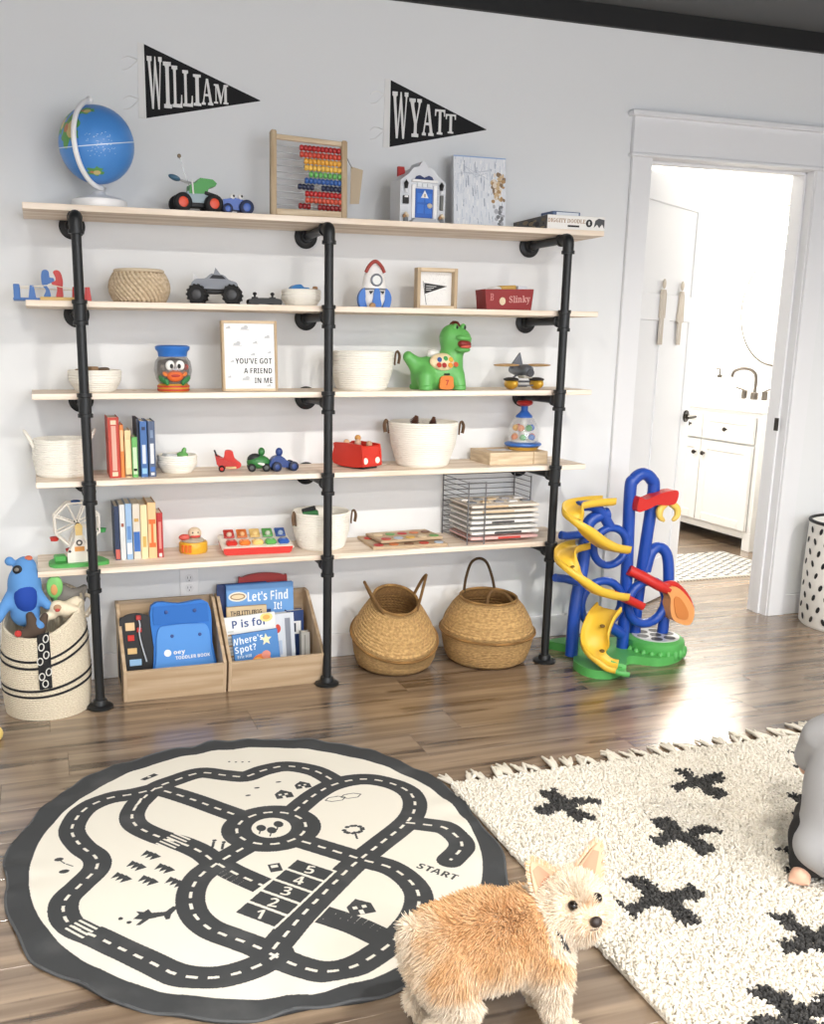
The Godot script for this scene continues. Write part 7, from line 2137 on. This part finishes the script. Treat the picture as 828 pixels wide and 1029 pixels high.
	for i in rows.size() - 1:
		for j in 150:
			var n := (j + 1) % 150
			var q := [rows[i][j], rows[i][n], rows[i + 1][n], rows[i + 1][j]]
			var u := []
			for e in q:
				u.append(V((e.x + 0.72) / 1.44, (e.z + 0.72) / 1.44))
			g.tri(q[0], q[1], q[2], u[0], u[1], u[2])
			if q[2] != q[3]:
				g.tri(q[0], q[2], q[3], u[0], u[2], u[3])
	g.to(o, "cloth", cloth)
	# rough sewn edge
	var hem := []
	for j in 300:
		var a := TAU * j / 300
		var r: float = outline.call(a) - 0.002
		hem.append(Vector3(cos(a) * r, 0.006 + 0.003 * sin(a * 21.0 + 2.0 * sin(a * 4.0)) + 0.002 * sin(a * 37.0), -sin(a) * r))
	G.new().tube(hem, 0.0035, 6, true).to(o, "hem", mat(c8(84, 86, 88), 0.95))


# ------------------------------------------------------------------ shag rug
func shag_rug() -> void:
	var x0 := 1.112
	var x1 := 2.75
	var z0 := 1.262
	var z1 := 2.75
	var o := thing("shag_rug", "cream shag rug with black crosses and a tasselled edge", "rug", Vector3((x0 + x1) / 2, 0, (z0 + z1) / 2))
	var off := o.position
	var cream := c8(219, 212, 198)
	G.new().box(Vector3(0, 0.006, 0), Vector3(x1 - x0, 0.01, z1 - z0), 0.003).to(o, "backing", mat(cream, 0.95))
	# one tuft: a small curled clump
	var g := G.new()
	g.tube([Vector3(0, 0, 0), Vector3(0.001, 0.007, 0.001), Vector3(0.004, 0.012, 0.001), Vector3(0.008, 0.013, 0.0)], [0.0042, 0.0046, 0.004, 0.0022], 5)
	g.tube([Vector3(0.002, 0, 0.003), Vector3(0.0, 0.007, 0.005), Vector3(-0.003, 0.0115, 0.008)], [0.0036, 0.004, 0.002], 4)
	var tuft := g.mesh()
	var m := StandardMaterial3D.new()
	m.vertex_color_use_as_albedo = true
	m.roughness = 0.95
	tuft.surface_set_material(0, m)
	var cc := [V(1.365, 1.482), V(1.825, 1.474), V(2.285, 1.47), V(1.585, 1.72), V(2.05, 1.715), V(1.347, 1.962), V(1.815, 1.955), V(1.58, 2.19), V(1.352, 2.375), V(2.04, 2.2), V(2.28, 1.95)]
	var lists := []
	for i in cc.size() + 1:
		lists.append([])
	var nz := FastNoiseLite.new()
	nz.seed = 77
	nz.frequency = 14.0
	var step := 0.0079
	var nx := int((x1 - x0) / step)
	var nzn := int((z1 - z0) / step)
	for j in nzn:
		for i in nx:
			var q := V(x0 + (i + 0.5 + rng.randf_range(-0.45, 0.45)) * step, z0 + (j + 0.5 + rng.randf_range(-0.45, 0.45)) * step)
			var which := cc.size()
			for c in cc.size():
				var d: Vector2 = (q - cc[c]).rotated(0.1)
				var rag := nz.get_noise_2d(q.x, q.y) * 0.022
				var ax := absf(d.x)
				var az := absf(d.y)
				if (ax < 0.1 + rag and az < 0.022 + rag) or (az < 0.096 + rag and ax < 0.024 + rag):
					which = c
					break
			lists[which].append(q)
	for c in lists.size():
		if lists[c].is_empty():
			continue
		var mm := MultiMesh.new()
		mm.transform_format = MultiMesh.TRANSFORM_3D
		mm.use_colors = true
		mm.mesh = tuft
		mm.instance_count = lists[c].size()
		var dark := c < cc.size()
		for i in lists[c].size():
			var q: Vector2 = lists[c][i]
			var b := Basis(Vector3.UP, rng.randf() * TAU) * Basis(Vector3.RIGHT, rng.randf_range(-0.5, 0.5))
			var s := rng.randf_range(0.7, 1.08)
			mm.set_instance_transform(i, Transform3D(b.scaled(Vector3(s, s * (1.15 if dark else 1.0), s)), Vector3(q.x, 0.009, q.y) - off))
			var v := rng.randf_range(-1, 1)
			var col := (c8(72, 71, 70).lerp(c8(44, 44, 44), 0.5 + 0.5 * v) if dark else cream.lerp(c8(234, 229, 218), 0.5 + 0.5 * v))
			mm.set_instance_color(i, col.srgb_to_linear())
		var mi := MultiMeshInstance3D.new()
		mi.name = "cross_motif" if dark else "pile"
		mi.multimesh = mm
		mi.set_meta("kind", "stuff")
		if dark:
			mi.set_meta("label", "black shag cross")
		o.add_child(mi, true)
	# knotted tassels along the far edge
	var tm := mat(c8(238, 232, 218), 0.95)
	var variants := []
	for v in 4:
		var t := G.new()
		t.ball(Vector3(0, 0.009, -0.006), Vector3(0.008, 0.007, 0.007), 8)
		for s in 5:
			var a := (s - 2) * 0.13 + 0.35 * sin(v * 2.3)
			var l := 0.068 + 0.014 * sin(v * 1.7 + s * 2.1)
			t.tube([Vector3(0, 0.009, -0.008), Vector3(sin(a) * l * 0.5, 0.008 + 0.004 * sin(s + v), -0.008 - cos(a) * l * 0.5), Vector3(sin(a) * l + 0.006 * sin(v + s), 0.004, -0.008 - cos(a) * l)], [0.005, 0.006, 0.0034], 5)
		variants.append(t.mesh())
	var n := 34
	for i in n:
		var ms := MeshInstance3D.new()
		ms.name = "tassel"
		ms.mesh = variants[(i * 3) % 4]
		ms.material_override = tm
		ms.position = Vector3(x0 + 0.015 + (x1 - x0 - 0.03) * i / (n - 1), 0, z0) - off
		ms.position.y = 0
		ms.rotation.y = rng.randf_range(-0.35, 0.35)
		ms.scale = Vector3.ONE * rng.randf_range(0.9, 1.25)
		o.add_child(ms, true)


# ------------------------------------------------------------------ dog
func samples(mesh: Mesh, count: int) -> Array:   # [point, normal] spread evenly over a mesh
	var a := mesh.surface_get_arrays(0)
	var vs: PackedVector3Array = a[Mesh.ARRAY_VERTEX]
	var ns: PackedVector3Array = a[Mesh.ARRAY_NORMAL]
	var ix: PackedInt32Array = a[Mesh.ARRAY_INDEX]
	var acc := PackedFloat32Array()
	var tot := 0.0
	for k in range(0, ix.size(), 3):
		tot += (vs[ix[k + 1]] - vs[ix[k]]).cross(vs[ix[k + 2]] - vs[ix[k]]).length()
		acc.append(tot)
	var out := []
	for i in count:
		var k := acc.bsearch(rng.randf() * tot)
		k = mini(k, acc.size() - 1) * 3
		var u := sqrt(rng.randf())
		var w := rng.randf()
		var f := Vector3(1.0 - u, u * (1.0 - w), u * w)
		out.append([vs[ix[k]] * f.x + vs[ix[k + 1]] * f.y + vs[ix[k + 2]] * f.z, (ns[ix[k]] * f.x + ns[ix[k + 1]] * f.y + ns[ix[k + 2]] * f.z).normalized()])
	return out

func dog() -> void:
	var at := Vector3(0.79, 0, 2.2)
	var o := thing("dog", "small fluffy cream and tan dog with pricked ears looking at the viewer", "dog", at)
	var b := Blob.new()
	b.bone(Vector3(-0.11, 0.192, -0.005), Vector3(-0.03, 0.188, 0.0), 0.066, 0.07, 0.05)
	b.bone(Vector3(-0.03, 0.188, 0.0), Vector3(0.07, 0.184, 0.0), 0.07, 0.071, 0.05)
	b.bone(Vector3(0.085, 0.2, 0.0), Vector3(0.135, 0.235, 0.005), 0.058, 0.048, 0.04)
	var hc := Vector3(0.146, 0.25, 0.015)
	var F := Vector3(0.02, 0.08, 1.0).normalized()
	var R := Vector3(1.0, 0.1, -0.03).normalized()     # the viewer's right
	var U := F.cross(R).normalized()
	b.knob(hc, 0.056, 0.03)
	b.bone(hc + F * 0.026 - U * 0.006, hc + F * 0.058 - U * 0.01, 0.032, 0.023, 0.02)
	b.bone(hc - U * 0.03 + F * 0.012, hc - U * 0.034 + F * 0.036, 0.034, 0.026, 0.02)
	b.knob(hc + R * 0.03 - U * 0.016 + F * 0.014, 0.034, 0.02)
	b.knob(hc - R * 0.03 - U * 0.016 + F * 0.014, 0.034, 0.02)
	for s in [-1, 1]:
		b.bone(Vector3(-0.118, 0.16, s * 0.034), Vector3(-0.095, 0.095, s * 0.045), 0.05, 0.034, 0.03)
		b.bone(Vector3(-0.095, 0.095, s * 0.045), Vector3(-0.14, 0.052, s * 0.048), 0.032, 0.022, 0.016)
		b.bone(Vector3(-0.14, 0.052, s * 0.048), Vector3(-0.13, 0.016, s * 0.05), 0.02, 0.018, 0.012)
		b.bone(Vector3(-0.13, 0.013, s * 0.05), Vector3(-0.108, 0.011, s * 0.052), 0.016, 0.014, 0.01)
		b.bone(Vector3(0.085, 0.15, s * 0.036 + 0.006), Vector3(0.094, 0.07, s * 0.046 + 0.014), 0.042, 0.025, 0.03)
		b.bone(Vector3(0.094, 0.07, s * 0.046 + 0.014), Vector3(0.108, 0.016, s * 0.046 + 0.016), 0.023, 0.018, 0.012)
		b.bone(Vector3(0.108, 0.013, s * 0.046 + 0.016), Vector3(0.134, 0.011, s * 0.046 + 0.022), 0.017, 0.014, 0.01)
	b.bone(Vector3(-0.165, 0.215, -0.01), Vector3(-0.175, 0.235, -0.01), 0.02, 0.014, 0.02)
	var mesh := b.mesh(0.0055)
	var body := MeshInstance3D.new()
	body.name = "body"
	body.mesh = mesh
	body.material_override = mat(c8(222, 198, 166), 0.95)
	o.add_child(body, true)
	# coat: curved tapering locks laid over the body
	var lock := G.new().tube([Vector3(0, 0, 0), Vector3(0, 0.007, 0.0006), Vector3(0, 0.014, 0.002), Vector3(0, 0.02, 0.0045)], [0.00125, 0.0012, 0.0009, 0.0002], 4).mesh()
	var fm := StandardMaterial3D.new()
	fm.vertex_color_use_as_albedo = true
	fm.roughness = 0.8
	lock.surface_set_material(0, fm)
	var pts := samples(mesh, 52000)
	var mm := MultiMesh.new()
	mm.transform_format = MultiMesh.TRANSFORM_3D
	mm.use_colors = true
	mm.mesh = lock
	mm.instance_count = pts.size()
	var nz := FastNoiseLite.new()
	nz.seed = 12
	nz.frequency = 16.0
	var cream := c8(234, 220, 199)
	var tan := c8(226, 188, 143)
	var orange := c8(215, 168, 116)
	var eyes := [hc + F * 0.044 + U * 0.024 - R * 0.0265, hc + F * 0.044 + U * 0.024 + R * 0.0265]
	var nose := hc + F * 0.079 + U * 0.0
	for i in pts.size():
		var p: Vector3 = pts[i][0]
		var n: Vector3 = pts[i][1]
		var head := (p - hc).length() < 0.105 and p.z > hc.z - 0.05 and (p.y > 0.2 or p.z > 0.03) and p.x > 0.075
		var flow: Vector3
		var s := rng.randf_range(0.75, 1.3)
		if head:
			var away := (p - nose)
			flow = (away - n * away.dot(n)).normalized() * 0.7 + Vector3(0, -0.35, 0)
			s *= 0.85
			var de := minf((p - eyes[0]).length(), (p - eyes[1]).length())
			if de < 0.017 or (p - nose).length() < 0.02:
				s *= 0.35
		elif p.y < 0.11:
			flow = Vector3(-0.1, -1.0, 0)
			s *= 0.75 if p.y > 0.035 else 0.4
		else:
			flow = Vector3(-0.75, -0.75, 0.0)
			s *= 1.1
		flow = (flow - n * flow.dot(n)).limit_length(1.0)
		var d := (n * 0.3 + flow * 0.85 + Vector3(rng.randf_range(-1, 1), rng.randf_range(-1, 1), rng.randf_range(-1, 1)) * 0.22).normalized()
		var side := d.cross(n)
		if side.length() < 0.05:
			side = d.cross(Vector3.FORWARD)
		side = side.normalized()
		var bs := Basis(side, d, side.cross(d))
		mm.set_instance_transform(i, Transform3D(bs.scaled_local(Vector3(1, s, s)), p - n * 0.002))
		var w := nz.get_noise_3d(p.x, p.y, p.z)
		var col := cream
		if not head:
			var k := clampf((p.y - 0.135 + w * 0.03) / 0.07, 0.0, 1.0)
			k *= clampf((p.x + 0.19 + w * 0.05) / 0.08, 0.0, 1.0) * clampf((0.2 - p.x + w * 0.06) / 0.08, 0.0, 1.0)
			col = cream.lerp(tan, k).lerp(orange, k * clampf(0.5 + w * 0.9, 0.0, 0.9))
		elif (p - nose).length() < 0.034 and rng.randf() < 0.35:
			col = c8(222, 190, 156)
		col = col.lerp(Color.WHITE if rng.randf() < 0.5 else c8(150, 110, 74), rng.randf() * 0.14)
		mm.set_instance_color(i, col.srgb_to_linear())
	var fur := MultiMeshInstance3D.new()
	fur.name = "fur"
	fur.multimesh = mm
	fur.set_meta("kind", "stuff")
	o.add_child(fur, true)
	# ears: upright cupped triangles
	var earm := mat(c8(226, 192, 158), 0.9)
	var inner := mat(c8(206, 158, 130), 0.9)
	for s in [-1, 1]:
		var base: Vector3 = hc + U * 0.032 + R * s * 0.04 - F * 0.006
		var tip: Vector3 = hc + [Vector3(-0.08, 0.084, -0.02), Vector3.ZERO, Vector3(0.064, 0.1, -0.02)][s + 1]
		var ax: Vector3 = tip - base
		var across: Vector3 = (R * 1.0 + U * -0.25 * s).normalized()
		across = (across - ax.normalized() * across.dot(ax.normalized())).normalized()
		var fw: Vector3 = ax.normalized().cross(across)
		if fw.dot(F) < 0:
			fw = -fw
		var rows := []
		var rows2 := []
		for i in 8:
			var t := i / 7.0
			var hw := 0.035 * pow(1.0 - t, 0.75) + 0.002
			var r1 := PackedVector3Array()
			var r2 := PackedVector3Array()
			for j in 9:
				var q := (j - 4) / 4.0
				var cup := (1.0 - q * q) * 0.014 * (1.0 - t)
				var c: Vector3 = base - ax * 0.12 + ax * 1.12 * t + across * hw * q
				r1.append(c - fw * (cup + 0.003))
				r2.append(c - fw * cup + fw * 0.0012)
			rows.append(r1)
			rows2.append(r2)
		var e := G.new().grid(rows).grid(rows2).to(o, "ear", earm)
		var ir := []
		for i in 7:
			var r3 := PackedVector3Array()
			for j in 5:
				var q := (j - 2) / 2.0 * 0.62
				var t := 0.1 + i / 6.0 * 0.72
				var hw := 0.035 * pow(1.0 - t, 0.75) + 0.002
				r3.append(base - ax * 0.12 + ax * 1.12 * t + across * hw * q - fw * ((1.0 - q * q) * 0.014 * (1.0 - t)) + fw * 0.0024)
			ir.append(r3)
		G.new().grid(ir).to(e, "inner_ear", inner)
		# short hair on the ear rim and back
		var em := MultiMesh.new()
		em.transform_format = MultiMesh.TRANSFORM_3D
		em.use_colors = true
		em.mesh = lock
		em.instance_count = 420
		for i in 420:
			var t := rng.randf()
			var q := (1.0 if rng.randf() < 0.5 else -1.0) * (1.0 - 0.4 * rng.randf() * rng.randf())
			if i % 3 == 0:
				q = rng.randf_range(-1, 1)
			var hw := 0.035 * pow(1.0 - t, 0.75) + 0.002
			var c: Vector3 = base - ax * 0.12 + ax * 1.12 * t + across * hw * q - fw * (1.0 - q * q) * 0.014 * (1.0 - t) - fw * 0.003
			var d: Vector3 = (ax.normalized() * 0.8 + across * q * 0.6 - fw * (0.5 if i % 3 == 0 else 0.05) + Vector3(rng.randf_range(-1, 1), rng.randf_range(-1, 1), rng.randf_range(-1, 1)) * 0.15).normalized()
			var sd: Vector3 = d.cross(fw).normalized()
			em.set_instance_transform(i, Transform3D(Basis(sd, d, sd.cross(d)).scaled_local(Vector3(1, 0.6, 0.6)), c))
			em.set_instance_color(i, cream.lerp(c8(222, 176, 134), rng.randf()).srgb_to_linear())
		var ef := MultiMeshInstance3D.new()
		ef.name = "ear_fur"
		ef.multimesh = em
		ef.set_meta("kind", "stuff")
		e.add_child(ef, true)
	for e in eyes:
		var eo := G.new().ball(e + F * 0.006, Vector3.ONE * 0.0095, 16).to(o, "eye", mat(c8(26, 18, 14), 0.08))
		eo.set_meta("label", "dark round eye")
	G.new().ball(nose + F * 0.004, Vector3(0.0125, 0.0105, 0.0095), 16, Basis(R, U, F)).to(o, "nose", mat(c8(44, 34, 30), 0.3))
	G.new().ball(nose - U * 0.017 - F * 0.004, Vector3(0.012, 0.0022, 0.006), 12, Basis(R, U, F)).to(o, "mouth", mat(c8(70, 50, 42), 0.6))
	var col := []
	var nd := Vector3(0.84, 0.42, 0.3).normalized()
	var n1 := nd.cross(Vector3.BACK).normalized()
	var n2 := nd.cross(n1)
	for i in 32:
		var a := TAU * i / 32
		col.append(Vector3(0.118, 0.206, 0.016) + (n1 * cos(a) + n2 * sin(a)) * 0.06)
	G.new().tube(col, 0.006, 6, true).to(o, "collar", mat(c8(40, 40, 44), 0.6))


# ------------------------------------------------------------------ child at the edge of the picture, kneeling on the rug
func child() -> void:
	var o := thing("person", "child in a grey t-shirt and black trousers kneeling barefoot on the shag rug", "person", Vector3(1.838, 0.02, 1.99), 42.0)
	o.scale = Vector3.ONE * 0.94
	var skin := mat(c8(224, 178, 152), 0.6)
	var put := func(bl: Blob, called: String, m: Material, cell: float) -> MeshInstance3D:
		var i := MeshInstance3D.new()
		i.name = called
		i.mesh = bl.mesh(cell)
		i.material_override = m
		o.add_child(i, true)
		return i
	# the whole body
	var b := Blob.new()
	b.bone(Vector3(-0.03, 0.13, 0), Vector3(-0.01, 0.25, 0), 0.085, 0.08, 0.04)
	b.bone(Vector3(-0.01, 0.25, 0), Vector3(0.04, 0.36, 0), 0.08, 0.075, 0.04)
	b.bone(Vector3(0.04, 0.36, -0.05), Vector3(0.04, 0.36, 0.05), 0.05, 0.05, 0.03)
	b.bone(Vector3(0.05, 0.38, 0), Vector3(0.085, 0.45, 0), 0.034, 0.032, 0.02)
	b.bone(Vector3(0.1, 0.53, 0), Vector3(0.112, 0.545, 0), 0.082, 0.08, 0.02)
	b.bone(Vector3(0.12, 0.49, 0), Vector3(0.15, 0.482, 0), 0.05, 0.03, 0.03)
	b.bone(Vector3(0.185, 0.515, 0), Vector3(0.196, 0.505, 0), 0.011, 0.012, 0.012)
	for s in [-1, 1]:
		b.bone(Vector3(0.1, 0.52, s * 0.08), Vector3(0.095, 0.5, s * 0.082), 0.014, 0.01, 0.008)
		b.bone(Vector3(0.04, 0.35, s * 0.085), Vector3(0.1, 0.24, s * 0.1), 0.034, 0.028, 0.02)
		b.bone(Vector3(0.1, 0.24, s * 0.1), Vector3(0.2, 0.16, s * 0.07), 0.027, 0.02, 0.015)
		b.bone(Vector3(0.2, 0.16, s * 0.07), Vector3(0.235, 0.14, s * 0.06), 0.02, 0.021, 0.012)
		for k in 4:
			var z: float = s * 0.06 + (k - 1.5) * 0.0125
			b.bone(Vector3(0.24, 0.14, z), Vector3(0.262 + 0.004 * (2 - absi(k - 2)), 0.128, z), 0.0085, 0.008, 0.004)
			b.bone(Vector3(0.262 + 0.004 * (2 - absi(k - 2)), 0.128, z), Vector3(0.272, 0.112, z), 0.008, 0.007, 0.004)
		b.bone(Vector3(0.215, 0.145, s * 0.07 - s * 0.03), Vector3(0.235, 0.125, s * 0.02), 0.0095, 0.008, 0.005)
		b.bone(Vector3(-0.03, 0.1, s * 0.05), Vector3(0.17, 0.065, s * 0.075), 0.06, 0.045, 0.03)
		b.bone(Vector3(0.17, 0.055, s * 0.075), Vector3(-0.06, 0.035, s * 0.08), 0.042, 0.026, 0.02)
		b.bone(Vector3(-0.06, 0.03, s * 0.08), Vector3(-0.115, 0.024, s * 0.085), 0.025, 0.022, 0.015)
		for k in 5:
			b.bone(Vector3(-0.11, 0.02, s * 0.085 + (k - 2) * 0.009), Vector3(-0.132 + absf(k - 1) * 0.003, 0.012, s * 0.085 + (k - 2) * 0.01), 0.008, 0.0065, 0.005)
	put.call(b, "body", skin, 0.0065)
	# shirt and trousers, a little outside the body, ending in clean hems
	var sh := Blob.new()
	sh.bone(Vector3(-0.04, 0.115, 0), Vector3(-0.012, 0.25, 0), 0.112, 0.1, 0.05)
	sh.bone(Vector3(-0.012, 0.25, 0), Vector3(0.03, 0.35, 0), 0.1, 0.09, 0.04)
	sh.bone(Vector3(0.04, 0.36, -0.055), Vector3(0.04, 0.36, 0.055), 0.058, 0.058, 0.03)
	sh.bone(Vector3(-0.09, 0.1, -0.06), Vector3(-0.07, 0.09, 0.09), 0.05, 0.05, 0.03)
	for s in [-1, 1]:
		sh.bone(Vector3(0.04, 0.35, s * 0.085), Vector3(0.08, 0.275, s * 0.1), 0.046, 0.044, 0.02)
	for k in 3:
		sh.bone(Vector3(-0.12, 0.07 + k * 0.035, 0.02 - k * 0.02), Vector3(-0.02, 0.04 + k * 0.05, 0.125), 0.012, 0.01, 0.014)
	put.call(sh, "t_shirt", tri_mat(fine, c8(166, 166, 166), Vector3(60, 60, 60), 0.9) if false else mat(c8(166, 166, 168), 0.9), 0.007)
	var tr := Blob.new()
	tr.bone(Vector3(-0.04, 0.1, -0.03), Vector3(-0.04, 0.1, 0.03), 0.095, 0.095, 0.04)
	for s in [-1, 1]:
		tr.bone(Vector3(-0.03, 0.1, s * 0.05), Vector3(0.17, 0.066, s * 0.075), 0.068, 0.053, 0.03)
		tr.bone(Vector3(0.17, 0.058, s * 0.075), Vector3(-0.075, 0.042, s * 0.08), 0.05, 0.038, 0.02)
	put.call(tr, "trousers", mat(c8(26, 26, 28), 0.85), 0.007)
	var hr := Blob.new()
	hr.bone(Vector3(0.085, 0.555, 0), Vector3(0.1, 0.57, 0), 0.084, 0.08, 0.02)
	hr.bone(Vector3(0.06, 0.52, -0.03), Vector3(0.06, 0.52, 0.03), 0.06, 0.06, 0.03)
	put.call(hr, "hair", mat(c8(150, 112, 74), 0.8), 0.006)
	for s in [-1, 1]:
		G.new().ball(Vector3(0.172, 0.537, s * 0.028), Vector3(0.008, 0.009, 0.012), 12).to(o, "eye", mat(c8(60, 44, 34), 0.2))
	G.new().ball(Vector3(0.176, 0.475, 0), Vector3(0.006, 0.004, 0.018), 12).to(o, "mouth", mat(c8(190, 110, 100), 0.5))
